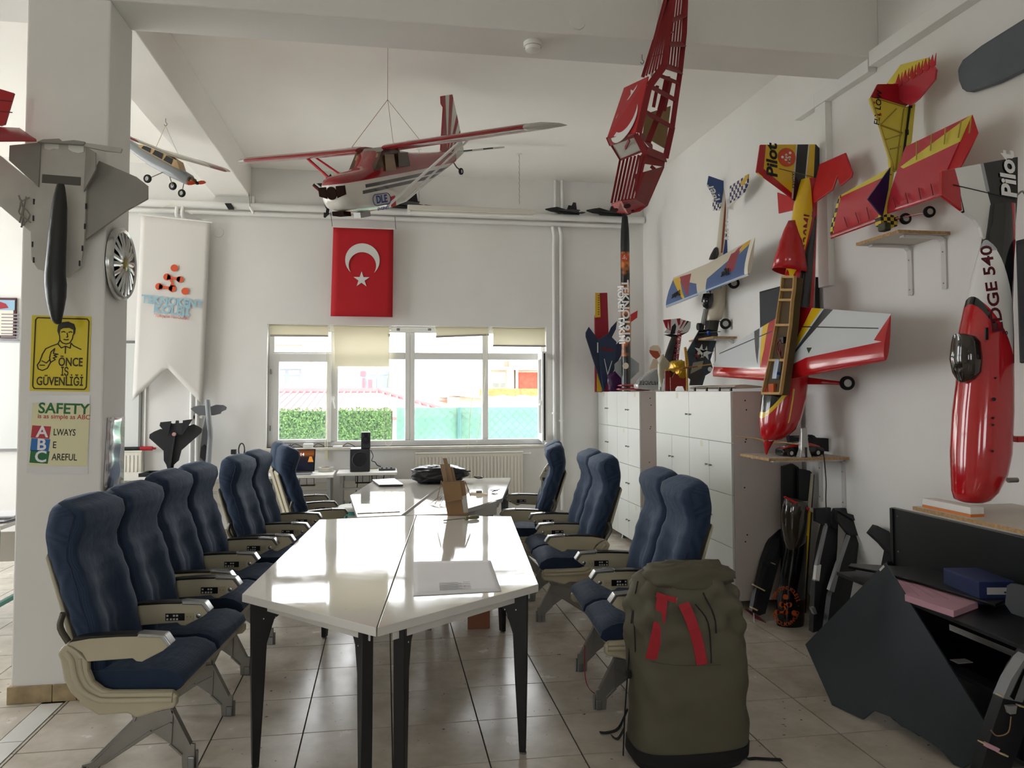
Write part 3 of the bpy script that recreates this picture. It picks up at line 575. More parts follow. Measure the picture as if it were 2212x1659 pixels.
def seat_pair(mid_up=False):
    t = thing('airline_seat_pair', '', 'seat')
    for s in (-1, 1):
        yc = s*AY/2
        bb_ = backrest(); bb_.v = [p+V((0, yc, 0)) for p in bb_.v]; o = bb_.build('backrest', M_blue, t, smooth=70)
        c = .012
        for q in (-1, 1):
            sp = B(); sp.tube([V((interp(FR, z)-.03 if z < 1.1 else interp(FR, z)-.02, yc+q*(interp(HW, z)+.0005), z)) for z in [.46+.68*i/22 for i in range(23)]], .0035, 5)
            sp.build('piping', mat('navy_piping', '#1c2740', .7), o)
        B().prism([V((interp(BK, z)-.006, yc, z)) + V((0, -.15, 0)) for z in (.47, .95)]+[V((interp(BK, z)-.028, yc-.15, z)) for z in (.93, .47)], (0, .30, 0)).build('back_shell', M_cream, o, bevel=.006)
        rounded_slab(-.10, .265, yc-.207, yc+.207, .385, .492, .03).build('seat_cushion', M_blue, t, smooth=75)
        B().bb(-.13, .25, yc-.2, yc+.2, .345, .385).build('seat_pan', M_cream, t, bevel=.01)
        st = B(); st.tube(sline([(-.19, yc+s*.215, .72), (-.2, yc+s*.215, .66), (-.155, yc+s*.215, .58), (-.13, yc+s*.215, .48)], 4), .013, 6).build('recline_strut', mat('dark_strut', '#5b574e', .4, .5), t, smooth=60)
    for k in (-1, 0, 1):
        y0 = k*(AY+.012); up = (k == 0 and mid_up)
        Rm = Matrix.Translation((-.12, 0, .59)) @ Matrix.Rotation(math.radians(-92), 4, 'Y') @ Matrix.Translation((.12, 0, -.59)) if up else Matrix.Identity(4)
        def T(b_):
            b_.v = [Rm @ p for p in b_.v]; return b_
        a = T(B().prism([(x, y0-.024, z) for x, z in ARM], (0, .048, 0))).build('armrest', M_cream, t, bevel=.004)
        tp = [(-.15, .611), (-.125, .631), (-.06, .641), (.05, .646), (.13, .646), (.13, .634), (.05, .634), (-.06, .629), (-.125, .618)]
        T(B().prism([(x, y0-.027, z) for x, z in tp], (0, .054, 0))).build('arm_pad', M_pad, a, bevel=.005)
        cp = [(.131, .648), (.236, .640), (.264, .600), (.250, .590), (.222, .628), (.131, .632)]
        T(B().prism([(x, y0-.028, z) for x, z in cp], (0, .056, 0))).build('end_cap', M_capm, a, bevel=.004)
        for s in (-1, 1):
            if k == s: continue
            yy = y0+s*.0245
            T(B().bb(.058, .145, yy, yy+s*.003, .559, .592)).build('control_panel', M_ctl, a)
            T(B().bb(.147, .186, yy, yy+s*.003, .559, .594)).build('jack_panel', M_tan, a)
            kb = B()
            for i, (kx, kz) in enumerate([(.063, .582), (.063, .566), (.079, .566), (.093, .566), (.107, .566), (.093, .582), (.107, .582)]): kb.bb(kx, kx+.009, yy+s*.003, yy+s*.0045, kz-.004, kz+.004)
            T(kb).build('keys', M_key, a)
            jb = B()
            for kx in (.158, .174): jb.cyl((kx, yy+s*.003, .576), (kx, yy+s*.0038, .576), .002, 6)
            T(jb).build('sockets', M_ctl, a)
            T(B().lathe([(.011, 0), (.011, .004), (.006, .006)], (.209, yy, .579), (0, s, 0), 14)).build('recline_button', M_capm, a, smooth=30)
    for s in (-1, 1):
        yo = s*(AY+.014)
        f = B().prism([(x, yo-s*.018, z) for x, z in FAIR], (0, s*.036, 0)).build('side_panel', M_cream, t, bevel=.01)
        rim = [(-.155, .575), (-.13, .545), (-.115, .48), (-.085, .425), (-.03, .39), (.03, .382), (.27, .38)]
        B().tube(sline([(x, yo+s*.018, z) for x, z in rim], 4), .012, 8).build('rib', M_cream, f, smooth=60)
        rim2 = [(-.10, .55), (-.09, .49), (-.065, .44), (-.02, .41), (.02, .403), (.27, .40)]
        B().tube(sline([(x, yo+s*.016, z) for x, z in rim2], 4), .010, 8).build('rib', M_cream, f, smooth=60)
        yl = s*.26
        l = B().prism([(x, yl-.008, z) for x, z in LEG], (0, .016, 0)).build('leg_frame', M_alu, t, bevel=.003)
        rb = B()
        for A_, C_ in (((-.165, .018), (.03, .21)), ((-.10, .03), (.10, .165)), ((.185, .255), (.265, .10)), ((.03, .21), (.06, .33)), ((.10, .24), (.085, .30)), ((.14, .25), (.12, .32)), ((.18, .26), (.17, .33)), ((.06, .23), (.185, .255)), ((.11, .16), (.19, .20)), ((.19, .25), (.185, .11)), ((.232, .06), (.18, .108))): rb.bar((A_[0], yl, A_[1]), (C_[0], yl, C_[1]), .03, .006, (0, 1, 0)) if False else rb.bar((A_[0], yl, A_[1]), (C_[0], yl, C_[1]), .032, .007)
        rb.build('ribs', M_alu, l)
        B().lathe([(.02, 0), (.022, .012), (.012, .02)], (-.175, yl, 0), n=12).build('foot', M_black, l, smooth=40)
        B().bb(.255, .285, yl-.014, yl+.014, 0, .05).build('track_fitting', M_steel, l, bevel=.004)
        B().cyl((.292, yl, 0), (.292, yl, .075), .006, 8).build('locking_pin', M_steel, l)
    B().cyl((-.165, -.26, .022), (-.165, .26, .022), .008, 8).build('cross_tube', M_alu, t, smooth=40)
    B().cyl((.20, -.44, .352), (.20, .44, .352), .02, 10).build('spar', M_alu, t, smooth=40); B().cyl((.0, -.44, .345), (.0, .44, .345), .02, 10).build('spar', M_alu, t, smooth=40)
    return t
S0 = seat_pair(); S1 = seat_pair(mid_up=True)
def place(o, arms, side, label, lean=0):
    """arms: front ends of near and far armrest; side +1 faces right, -1 faces left"""
    a, c = V(arms[0]), V(arms[1]); d = (c-a).normalized(); m = (a+c)/2
    f = V((d.y, -d.x)) if side > 0 else V((-d.y, d.x)); m = m-f*.255
    o.location = (m.x, m.y, 0); o.rotation_euler = (0, 0, math.atan2(f.y, f.x)); o['label'] = label; o['group'] = 'blue airline seat pairs around the tables'
place(S0, ((-.855, 3.279), (-.757, 4.197)), 1, 'blue airline seat pair nearest on the left, its cream side panel fully in view')
seats = [(((-.81, 4.357), (-.712, 5.256)), 1, 'blue airline seat pair second from the camera in the left row'),
         (((-.61, 5.38), (-.508, 6.27)), 1, 'blue airline seat pair in the left row by the gap between the tables'),
         (((-.33, 6.56), (-.52, 7.33)), 1, 'blue airline seat pair farthest down the left row, beside the white stool'),
         (((1.083, 3.57), (1.152, 4.477)), -1, 'blue airline seat pair nearest on the right, behind the olive rucksack'),
         (((1.085, 5.06), (1.145, 5.945)), -1, 'blue airline seat pair in the middle of the right row')]
for arms, s, lab in seats: place(copy_tree(S0), arms, s, lab)
place(S1, ((.96, 6.246), (1.136, 7.10)), -1, 'blue airline seat pair farthest down the right row with its middle armrest raised')
# red webbing strap under the nearest right pair
t = wthing('webbing_strap', 'thin red webbing strap hanging from under the nearest right seat pair', 'strap', (1.0, 3.6, 0))
pts = [onY(1263, 1395, 3.75), onY(1263, 1450, 3.75), onY(1268, 1480, 3.72), onZ(1282, 1497, .004), onZ(1302, 1500, .004)]
P = sline(pts, 5); b = B(); b.loft([[p+V((0, -.006, 0)), p+V((.002, -.006, .002)), p+V((.002, .006, .002)), p+V((0, .006, 0))] for p in P]); b.build('strap', mat('red_webbing', '#a3202c', .7), t)
# ================================================================ tables
M_lam = mat('glossy_laminate', '#d9d7d0', .06, spec=.6)
n_ = M_lam.node_tree; tcn = n_.nodes.new('ShaderNodeTexCoord'); nz = n_.nodes.new('ShaderNodeTexNoise'); nz.inputs['Scale'].default_value = 3; nz.inputs['Detail'].default_value = 8; nz.inputs['Roughness'].default_value = .7
mr = n_.nodes.new('ShaderNodeMapRange'); mr.inputs[1].default_value = .35; mr.inputs[2].default_value = .75; mr.inputs[3].default_value = .02; mr.inputs[4].default_value = .12
n_.links.new(tcn.outputs['Object'], nz.inputs[0]); n_.links.new(nz.outputs[0], mr.inputs[0]); n_.links.new(mr.outputs[0], n_.nodes['Principled BSDF'].inputs['Roughness'])
mp = n_.nodes.new('ShaderNodeMapping'); mp.inputs['Scale'].default_value = (14, 60, 1); mp.inputs['Rotation'].default_value = (0, 0, .3); sc_ = n_.nodes.new('ShaderNodeTexNoise'); sc_.inputs['Scale'].default_value = 1; sc_.inputs['Detail'].default_value = 2; n_.links.new(tcn.outputs['Object'], mp.inputs[0]); n_.links.new(mp.outputs[0], sc_.inputs[0])
gt = n_.nodes.new('ShaderNodeMath'); gt.operation = 'GREATER_THAN'; gt.inputs[1].default_value = .76; n_.links.new(sc_.outputs[0], gt.inputs[0]); xm = n_.nodes.new('ShaderNodeMix'); xm.data_type = 'RGBA'; xm.inputs[6].default_value = lin('#d9d7d0'); xm.inputs[7].default_value = lin('#a09c94'); n_.links.new(gt.outputs[0], xm.inputs[0]); n_.links.new(xm.outputs[2], n_.nodes['Principled BSDF'].inputs['Base Color'])
M_edge = mat('table_edge', '#cfcdc8', .4)
M_leg = mat('black_table_leg', '#0d0e10', .45)
ZT = .745
def table(poly, legs, label):
    c = sum((V((x, y, 0)) for x, y in poly), V((0, 0, 0)))/len(poly)
    t = wthing('trapezoid_table', label, 'table', c, 'white trapezoid table halves')
    top = B().mt(1).prism([(x, y, ZT-.034) for x, y in poly], (0, 0, .034)); top.m = [0 if i == 1 else 1 for i in range(len(top.f))]
    top.build('tabletop', [M_lam, M_edge], t, bevel=.002)
    B().prism([(x+(c.x-x)*.12, y+(c.y-y)*.06, ZT-.075) for x, y in poly], (0, 0, .04)).build('under_frame', M_edge, t)
    for lx, ly, dx, dy in legs:
        d = V((dx, dy, 0)).normalized(); o = V((lx, ly, 0)); P = [(0, 0), (.028, 0), (.045, .30), (.055, .52), (.085, .62), (.13, .655), (.14, .705), (-.012, .705), (-.008, .35)]
        s = V((-d.y, d.x, 0))
        l = B().prism([o+d*a+V((0, 0, z*1.0+.012)) for a, z in P], s*.045); l.v = [p-s*.0225 for p in l.v]; l = l.build('leg', M_leg, t, bevel=.003)
        B().lathe([(.016, 0), (.016, .008), (.007, .012), (.007, .022)], o+d*.013, n=12).build('levelling_foot', M_steel, l, smooth=30)
        for a in (.04, .09):
            for q in (1, -1): B().lathe([(.004, 0), (.003, .002)], o+d*a+V((0, 0, .64))+s*q*.0225, s*q, 8).build('screw', M_chrome, l)
    return t
A0, SF = (-.027, 2.858), (.222, 5.385)
def off(p, q, k): d = V(q)-V(p); n = V((-d.y, d.x)).normalized()*k; return (p[0]+n.x, p[1]+n.y), (q[0]+n.x, q[1]+n.y)
(l0, l1), (r0_, r1_) = off(A0, SF, .0025), off(A0, SF, -.0025)
table([l0, (-.61, 3.428), (-.443, 5.315), l1], [(-.56, 3.42, .35, .1), (-.065, 2.96, -.1, .3), (-.40, 5.13, .3, -.1), (.12, 5.2, -.1, -.3)], 'left half of the front white table, bare and scratched, with black tapered legs')
table([r0_, r1_, (.878, 5.222), (.692, 3.375)], [(.63, 3.37, -.35, .1), (.06, 2.97, .1, .3), (.80, 5.05, -.3, -.1), (.30, 5.2, .1, -.3)], 'right half of the front white table under the large printed sheet')
B1, B2 = (.135, 5.41), (.665, 7.60)
(m0, m1), (k0, k1) = off(B1, B2, .02), off(B1, B2, -.012)
table([m0, (-.19, 5.385), (-.291, 6.514), (-.092, 7.633), m1], [(-.22, 6.4, .3, .02), (-.1, 5.5, .2, .2), (0, 7.5, .2, -.2), (.5, 7.45, 0, -.3)], 'left half of the back white table carrying the closed laptop and the stained sheet')
table([k0, k1, (1.269, 7.552), (.956, 6.126), (.47, 5.41)], [(.88, 6.2, -.3, .05), (.45, 5.55, -.05, .3), (1.2, 7.45, -.2, -.2), (.75, 7.45, 0, -.3)], 'right half of the back white table carrying the carton and the black bag')
t_ = [o for o in SC.objects if o.name.startswith('trapezoid_table')][-1]
B().prism([onY(1015, 1100, 5.72)+V((0, 0, 0)), onY(1073, 1082, 5.98), onY(1073, 1112, 5.98), onY(1015, 1116, 5.72)], (-.016, .012, 0)).build('modesty_panel', M_edge, t_)
# things on the tables
M_paper = mat('paper', '#e9e8ec', .7); M_ink = mat('print_grey', '#8d8b90', .8); M_ink2 = mat('print_dark', '#35343a', .8)
q = [onZ(893, 1215, ZT), onZ(1060, 1212, ZT), onZ(1083, 1278, ZT), onZ(893, 1288, ZT)]
sh = wthing('printed_sheet', 'large white printed sheet lying on the front table', 'paper', sum(q, V((0, 0, 0)))/4)
nx, ny = 16, 10; vs = []; fs = []
for j in range(ny+1):
    for i in range(nx+1):
        u, v = i/nx, j/ny; p = q[0].lerp(q[1], u).lerp(q[3].lerp(q[2], u), v); p.z = ZT+.0018+.0022*(1+math.sin(v*17)*.9)*(1 if .05 < u < .95 else .4); vs.append(p)
for j in range(ny):
    for i in range(nx): a = j*(nx+1)+i; fs.append((a, a+1, a+nx+2, a+nx+1))
sb = B().add(vs, fs).build('sheet', M_paper, sh, smooth=180); sm = sb.modifiers.new('thick', 'SOLIDIFY'); sm.thickness = .0008
tb = B()
for k in range(9):
    v = .73+.024*k; p0, p1 = q[0].lerp(q[3], v), q[1].lerp(q[2], v); a, c = p0.lerp(p1, .30), p0.lerp(p1, .52+.04*(k % 3)); a.z = c.z = ZT+.0078; tb.bar(a, c, .004, .0004)
    if k % 2 == 0: a, c = p0.lerp(p1, .58), p0.lerp(p1, .66); a.z = c.z = ZT+.0078; tb.bar(a, c, .003, .0004)
tb.build('printed_lines', M_ink, sh)
# screwdriver
t = wthing('screwdriver', 'screwdriver with an olive handle lying at the far end of the front table', 'tool', onZ(1000, 1125, ZT))
a, c, e = onZ(958, 1127, ZT)+V((0, 0, .008)), onZ(1004, 1124, ZT)+V((0, 0, .014)), onZ(1034, 1121, ZT)+V((0, 0, .014))
B().tube([a, c], .004, 8).build('shaft', M_steel, t, smooth=50); d = (e-c).normalized(); L = (e-c).length
B().lathe([(.008, 0), (.014, .004), (.014, .02), (.010, .03), (.013, .05), (.014, L-.015), (.010, L)], c, d, 14).build('handle', mat('olive_handle', '#6e6b4a', .4), t, smooth=50)
# laptop, closed
def closed_laptop():
    q = [onZ(804, 1041, ZT), onZ(852, 1038, ZT), onZ(871, 1051, ZT), onZ(819, 1052, ZT)]
    t = wthing('closed_laptop', 'closed silver laptop lying on the back table', 'laptop', sum(q, V((0, 0, 0)))/4)
    c = sum(q, V((0, 0, 0)))/4; q = [c+(p-c)*1.0 for p in q]; M_sil = mat('silver_shell', '#b9babd', .3, .6)
    B().prism([p+V((0, 0, .003)) for p in q], (0, 0, .012)).build('base', mat('laptop_base', '#2b2c30', .5), t, bevel=.003); B().prism([p+V((0, 0, .016)) for p in q], (0, 0, .007)).build('lid', M_sil, t, bevel=.002)
closed_laptop()
q = [onZ(767, 1090, ZT), onZ(849, 1088, ZT), onZ(864, 1106, ZT), onZ(772, 1110, ZT)]
t = wthing('stained_sheet', 'thin grey rubber sheet with white stains on the back table', 'mat', sum(q, V((0, 0, 0)))/4)
M_stain = mat('stained_rubber', '#77786f', .3); nn = M_stain.node_tree; z1 = nn.nodes.new('ShaderNodeTexNoise'); z1.inputs['Scale'].default_value = 16; z1.inputs['Detail'].default_value = 5; tc1 = nn.nodes.new('ShaderNodeTexCoord'); rr1 = nn.nodes.new('ShaderNodeValToRGB'); rr1.color_ramp.elements[0].position = .56; rr1.color_ramp.elements[0].color = lin('#77786f'); rr1.color_ramp.elements[1].position = .6; rr1.color_ramp.elements[1].color = lin('#e3e3dc')
nn.links.new(tc1.outputs['Object'], z1.inputs[0]); nn.links.new(z1.outputs[0], rr1.inputs[0]); nn.links.new(rr1.outputs[0], nn.nodes['Principled BSDF'].inputs['Base Color'])
B().prism([p+V((0, 0, .0005)) for p in q], (0, 0, .004)).build('sheet', M_stain, t)
# carton with strips of wood
M_card = mat('cardboard', '#8f7150', .8, var=.08, vs=6)
cb = onZ(990, 1114, ZT); F = frame(cb, (1, -.12, 0), (0, 0, 1)); n3 = F.to_3x3() @ V((0, 0, 1)); bk = -n3 if n3.y < 0 else n3
t = wthing('carton', 'open brown cardboard carton on the back table with hanging flaps and strips of wood inside', 'carton', cb)
w2, h, dp = .075, .235, .10
K = lambda a, z, y=0: cb+V((1, -.1, 0)).normalized()*a+V((.1, 1, 0)).normalized()*y+V((0, 0, z))
tilt = -.05
def KK(a, z, y=0): return K(a+tilt*z/h*.6, z, y)
b = B(); wl = .004
b.prism([KK(-w2, 0), KK(w2, 0), KK(w2, h), KK(-w2*1.15, h)], V((0, wl, 0))); b.prism([KK(-w2, 0, dp), KK(w2, 0, dp), KK(w2, h, dp), KK(-w2, h, dp)], V((0, wl, 0)))
b.prism([KK(-w2, 0), KK(-w2, 0, dp), KK(-w2, h, dp), KK(-w2*1.15, h)], V((wl, 0, 0))); b.prism([KK(w2, 0), KK(w2, 0, dp), KK(w2, h, dp), KK(w2, h)], V((-wl, 0, 0))); b.prism([KK(-w2, 0), KK(w2, 0), KK(w2, 0, dp), KK(-w2, 0, dp)], V((0, 0, wl)))
b.build('box', M_card, t)
B().prism([KK(-w2*1.2, h), KK(w2*.55, h+.005), KK(w2*.62, h-.115, -.03), KK(-w2*.9, h-.135, -.03)], (0, -.004, 0)).build('flap', M_card, t); B().prism([KK(-w2*1.2, h), KK(-w2*1.2, h, dp), KK(-w2*1.75, h-.11, dp*.8), KK(-w2*1.75, h-.12, .01)], (-.004, 0, 0)).build('flap', M_card, t); B().prism([KK(w2*1.02, h), KK(w2*1.02, h, dp), KK(w2*1.35, h-.10, dp*.8), KK(w2*1.35, h-.10, .01)], (.004, 0, 0)).build('flap', M_card, t)
B().bb(0, 0, 0, 0, 0, 0) ; B().prism([KK(w2*.55, .02, -.002), KK(w2*.98, .02, -.002), KK(w2*.98, h-.09, -.002), KK(w2*.5, h-.1, -.002)], (0, -.0015, 0)).build('packing_tape', mat('clear_tape', '#a9a59a', .2), t)
M_wood = mat('pale_wood_strip', '#9a7f62', .7, var=.1, vs=10)
for a, y, z1, dx, w_ in ((-.055, .03, .36, -.03, .03), (-.02, .06, .40, -.04, .028), (.0, .05, .36, -.035, .02), (.02, .07, .33, -.03, .016)): B().prism([KK(a, .01, y), KK(a+w_, .01, y), KK(a+w_+dx, z1, y), KK(a+dx, z1, y)], (0, .006, 0)).build('wood_strip', M_wood, t)
t = wthing('wire_bundle', 'fanned bundle of thin bare wires on the back table beside the carton', 'wire', onZ(945, 1085, ZT))
b = B(); rnd = random.Random(5); o_ = onZ(968, 1079, ZT)+V((0, .02, .06))
for k in range(16): e = onZ(926+rnd.uniform(0, 38), 1091+rnd.uniform(-3, 3), ZT)+V((0, 0, .003)); m = o_.lerp(e, .5)+V((rnd.uniform(-.01, .01), 0, .012)); b.tube(sline([o_, m, e], 3), .0016, 4)
b.build('wires', mat('copper_wire', '#7a6a60', .4, .3), t)
# black bag: a slumped body with folds
def lump(o, rx, ry, rz, seed, n=28, m=14, pw=.7, amp=.12):
    rnd = random.Random(seed); ph = [rnd.uniform(0, 6) for _ in range(8)]; rings = []
    for i in range(m+1):
        t_ = PI*(.02+.96*i/m); R = []
        for k in range(n):
            a = 2*PI*k/n; q_ = 1+amp*(math.sin(3*a+ph[0]+4*t_)*.5+math.sin(5*a+ph[1]-7*t_)*.4+math.sin(9*a+ph[2]+11*t_)*.3+math.sin(13*t_+ph[3])*.3)
            sx_, cz = math.sin(t_), math.cos(t_); f = lambda v: math.copysign(abs(v)**pw, v)
            R.append(V(o)+V((f(math.cos(a))*f(sx_)*rx*q_, f(math.sin(a))*f(sx_)*ry*q_, max(-cz, -1)*rz*q_ if cz > 0 else -f(cz)*rz*q_)))
        rings.append(R)
    return B().loft(rings)
cbg = onZ(950, 1046, ZT)
t = wthing('black_bag', 'black slumped bag with pale creases lying at the far end of the back table', 'bag', cbg)
bb_ = lump(cbg+V((.0, .12, .078)), .27, .17, .085, 4, 40, 20, amp=.1)
for p in bb_.v: p.z = max(p.z, ZT+.001)
bb_.build('body', mat('black_nylon', '#17171a', .32, bump=.5, bs=25), t, smooth=180)
b = B()
for k in range(5): x = cbg.x-.17+.06*k; b.tube(sline([(x, cbg.y-.03, ZT+.03+.02*k), (x+.1, cbg.y-.06, ZT+.075+.012*k), (x+.22, cbg.y-.03, ZT+.06+.015*k)], 4), .006, 6)
b.build('strap', mat('bag_strap', '#2a2a2e', .3), t, smooth=60)
for k, (px, py, lab) in enumerate(((1033, 1035, 'small dark plastic clip at the far edge of the back table'), (1068, 1063, 'tangle of thin black cable on the right of the back table'))):
    c = onZ(px, py, ZT); t = wthing('plastic_clip' if k == 0 else 'cable_tangle', lab, 'clip' if k == 0 else 'cable', c); b = B(); rnd = random.Random(k+20)
    P = [c+V((rnd.uniform(-.05, .05), rnd.uniform(-.04, .04), .004+rnd.uniform(0, .02))) for _ in range(7)]; b.tube(sline(P, 4), .005 if k == 0 else .003, 6); b.build('body', M_black, t, smooth=60)
c = onZ(1035, 1068, ZT); t = wthing('balsa_offcut', 'pale balsa offcut with a small bracket on the right of the back table', 'offcut', c)
B().prism([onZ(1016, 1068, ZT), onZ(1052, 1071, ZT), onZ(1052, 1068, ZT), onZ(1016, 1065.5, ZT)], (0, 0, .012)).build('strip', mat('balsa', '#cdbfa2', .7), t); B().box(c+V((.0, .01, .022)), (.05, .03, .02)).build('bracket', M_steel, t, bevel=.003)
# little carton on the floor under the tables
c = onZ(1032, 1358, 0); t = wthing('floor_carton', 'small brown carton standing on the floor under the front table', 'carton', c)
B().prism([onZ(1010, 1360, 0), onZ(1058, 1358, 0), onZ(1056, 1335, 0), onZ(1012, 1335, 0)], (0, 0, .14)).build('box', mat('brown_carton', '#8a5a45', .8), t, bevel=.003); B().prism([onZ(1024, 1345, 0)+V((0, 0, .14)), onZ(1036, 1345, 0)+V((0, 0, .14)), onZ(1037, 1336, 0)+V((0, 0, .14)), onZ(1025, 1336, 0)+V((0, 0, .14))], (0, 0, .001)).build('tape', mat('brown_tape', '#6d4536', .3), t)
# ================================================================ model aircraft helpers
def cp(pts, ox, oy, s): return [(ox+x/s, oy+y/s) for x, y in pts]
def onP(x, y, P, n): d = ray(x, y); n = V(n); return CO+d*((V(P)-CO).dot(n)/d.dot(n))
def xz(pts, Y): return [(p.x, p.z) for p in (onY(x, y, Y) for x, y in pts)]
def yz(pts, X): return [(p.y, p.z) for p in (onX(x, y, X) for x, y in pts)]
AF = [(1, .0), (.9, .22), (.75, .5), (.55, .82), (.35, 1.0), (.2, .95), (.1, .74), (.04, .46), (.01, .22), (0, 0)]
def wingb(st, nrm, tc=.12, b=None):
    """airfoil surface through stations (leading point, trailing point)"""
    nrm = V(nrm).normalized(); b = b or B(); rings = []
    for LE, TE in st:
        LE, TE = V(LE), V(TE); c = TE-LE; h = c.length*tc/2
        rings.append([LE+c*s+nrm*h*t for s, t in AF]+[LE+c*s-nrm*h*t*.8 for s, t in AF[-2:0:-1]])
    return b.loft(rings)
def fusepx(rows, Y, r=1, N=28, pw=1.0, b=None):
    """round body standing near vertical: rows of (pixel row, left edge, right edge) seen against the plane Y"""
    b = b or B(); rings = []
    for py, l, rr in rows:
        A_, C_ = onY(l, py, Y), onY(rr, py, Y); xc = (A_.x+C_.x)/2; hf = (C_.x-A_.x)/2; tn = xc/Y; a = hf/math.sqrt(1+(r*tn)**2); z = (A_.z+C_.z)/2
        f = lambda v: math.copysign(abs(v)**pw, v)
        rings.append([V((xc+a*f(math.cos(2*PI*k/N)), Y+r*a*f(math.sin(2*PI*k/N)), z)) for k in range(N)])
    return b.loft(rings)
def wheel(c, ax, r, w, parent, name='wheel'):
    o = B().lathe([(r*.55, -w/2), (r*.9, -w/2), (r, -w*.25), (r, w*.25), (r*.9, w/2), (r*.55, w/2)], c, ax, 20, cap=False).build(name, mat('model_tyre', '#121212', .8), parent, smooth=50)
    B().lathe([(.0, -w*.35), (r*.55, -w*.35), (r*.55, w*.35), (.0, w*.35)], c, ax, 16).build('hub', mat('wheel_hub', '#b9b9b5', .4), o, smooth=30); return o
M_red = mat('gloss_red', '#b0141c', .18, coat=.5); M_redm = mat('film_red', '#b51f26', .35)
M_wt = mat('model_white', '#d8d8d4', .3); M_yel = mat('gloss_yellow', '#d9b21c', .25); M_bk = mat('gloss_black_film', '#101114', .2, coat=.3)
M_ply = mat('light_ply', '#b08c58', .7, var=.08, vs=20)
def shelf(name, label, x0, y0, y1, z, Mtop, brY, dep=.42, th=.018, drop=.33):
    t = wthing(name, label, 'shelf', ((x0+XW)/2, (y0+y1)/2, z-th)); q_ = B().bb(x0, XW, y0, y1, z-th, z); q_.m = [0, 0, 1, 1, 1, 1]; q_.build('board', [Mtop, mat('chip_edge', '#a8865c', .8, var=.3, vs=60)], t)
    M_br = mat('bracket_white', '#c9c7c4', .4)
    for y in brY:
        b = B(); P = sline([(x0+.06, y, z-th-.008), (XW-.06, y, z-th-.008), (XW-.022, y, z-th-.02), (XW-.008, y, z-th-.06), (XW-.008, y, z-th-drop)], 4)
        b.loft([[p+V((-.004, -.018, -.006)), p+V((-.004, .018, -.006)), p+V((.007 if k > 8 else 0, .018, .006)), p+V((.007 if k > 8 else 0, -.018, .006))] for k, p in enumerate(P)]); o = b.build('bracket', M_br, t)
        for zz in (.09, drop-.03): B().lathe([(.005, 0), (.003, .003)], (XW-.015, y, z-th-zz), (-1, 0, 0), 8).build('screw', M_chrome, o)
    return t
M_chip = mat('chipboard_white', '#c4bdb2', .5, var=.05, vs=4)
ZS1, ZS2, ZS3, ZS4 = 1.165, 2.522, 2.118, 1.045
shelf('wall_shelf', 'chipboard wall shelf under the big red and yellow aerobatic plane, with two white brackets', 2.564, 4.737, 5.151, ZS1, M_chip, (4.80, 5.08))
shelf('wall_shelf', 'small high chipboard shelf under the yellow and red film-covered plane', 2.832, 3.754, 4.134, ZS2, M_chip, (3.80, 4.08), drop=.3)
shelf('wall_shelf', 'small chipboard shelf under the blue and white trainer plane above the lockers', 2.928, 6.375, 6.919, ZS3, M_chip, (6.45, 6.84), drop=.25)
shelf('wall_shelf', 'white chipboard shelf under the tall red fuselage at the right edge', 2.6, 2.72, 3.39, ZS4, M_chip, (2.8, 3.3), drop=.3)
# ---------------------------------------------------------------- big red, yellow, white plane standing on its nose
Yn = 4.93; O1 = (1520, 280, 2.304)
n330 = wthing('aerobatic_plane', 'large red, yellow and white model plane N330ML standing on its nose on the middle shelf', 'model plane', onY(1657, 985, Yn))
rows = [(y, l, r) for y, l, r in ((1543, 290, 385), (1520, 281, 425), (1490, 276, 460), (1440, 273, 485), (1340, 283, 510), (1240, 305, 522), (1100, 332, 535), (900, 372, 550), (750, 398, 556), (600, 424, 560), (450, 436, 565), (350, 450, 567), (280, 470, 575), (250, 480, 570))]
rows = [(280+y/2.304, 1520+l/2.304, 1520+r/2.304) for y, l, r in rows]
pz = lambda L: xz(cp(L, *O1), Yn-.1)
LV1 = livery('n330_body', '#b0141c', [('#d9b21c', pz([(468, 200), (545, 200), (552, 420), (500, 640), (452, 742)])), ('#0f1012', pz([(552, 400), (580, 440), (525, 890), (474, 885), (468, 760), (503, 640)])), ('#0f1012', pz([(430, 330), (462, 330), (462, 440), (436, 560), (428, 500)])), ('#c9c9c9', pz([(428, 440), (436, 430), (438, 640), (430, 640)])), ('#d9b21c', pz([(388, 1310), (404, 1320), (300, 1470), (275, 1460), (275, 1440)])), ('#0f1012', pz([(275, 1320), (388, 1315), (330, 1405), (275, 1440)])), ('#d9b21c', pz([(432, 1290), (440, 1290), (415, 1460), (410, 1460)]))], 'xz', .15, .6)
bo = fusepx(rows, Yn, .9).build('fuselage', LV1, n330, smooth=60)
sp = [(280+y/2.304, 1520+l/2.304, 1520+r/2.304) for y, l, r in ((1618, 309, 316), (1600, 304, 322), (1570, 299, 338), (1548, 295, 352))]
spn = fusepx(sp, Yn, 1, 20).build('spinner', M_red, n330, smooth=60)
sc_ = onY(1520+325/2.304, 280+1545/2.304, Yn); B().cyl(sc_-V((0, 0, .012)), sc_+V((.01, 0, .02)), .03, 16).build('backplate', M_chrome, spn, smooth=30)
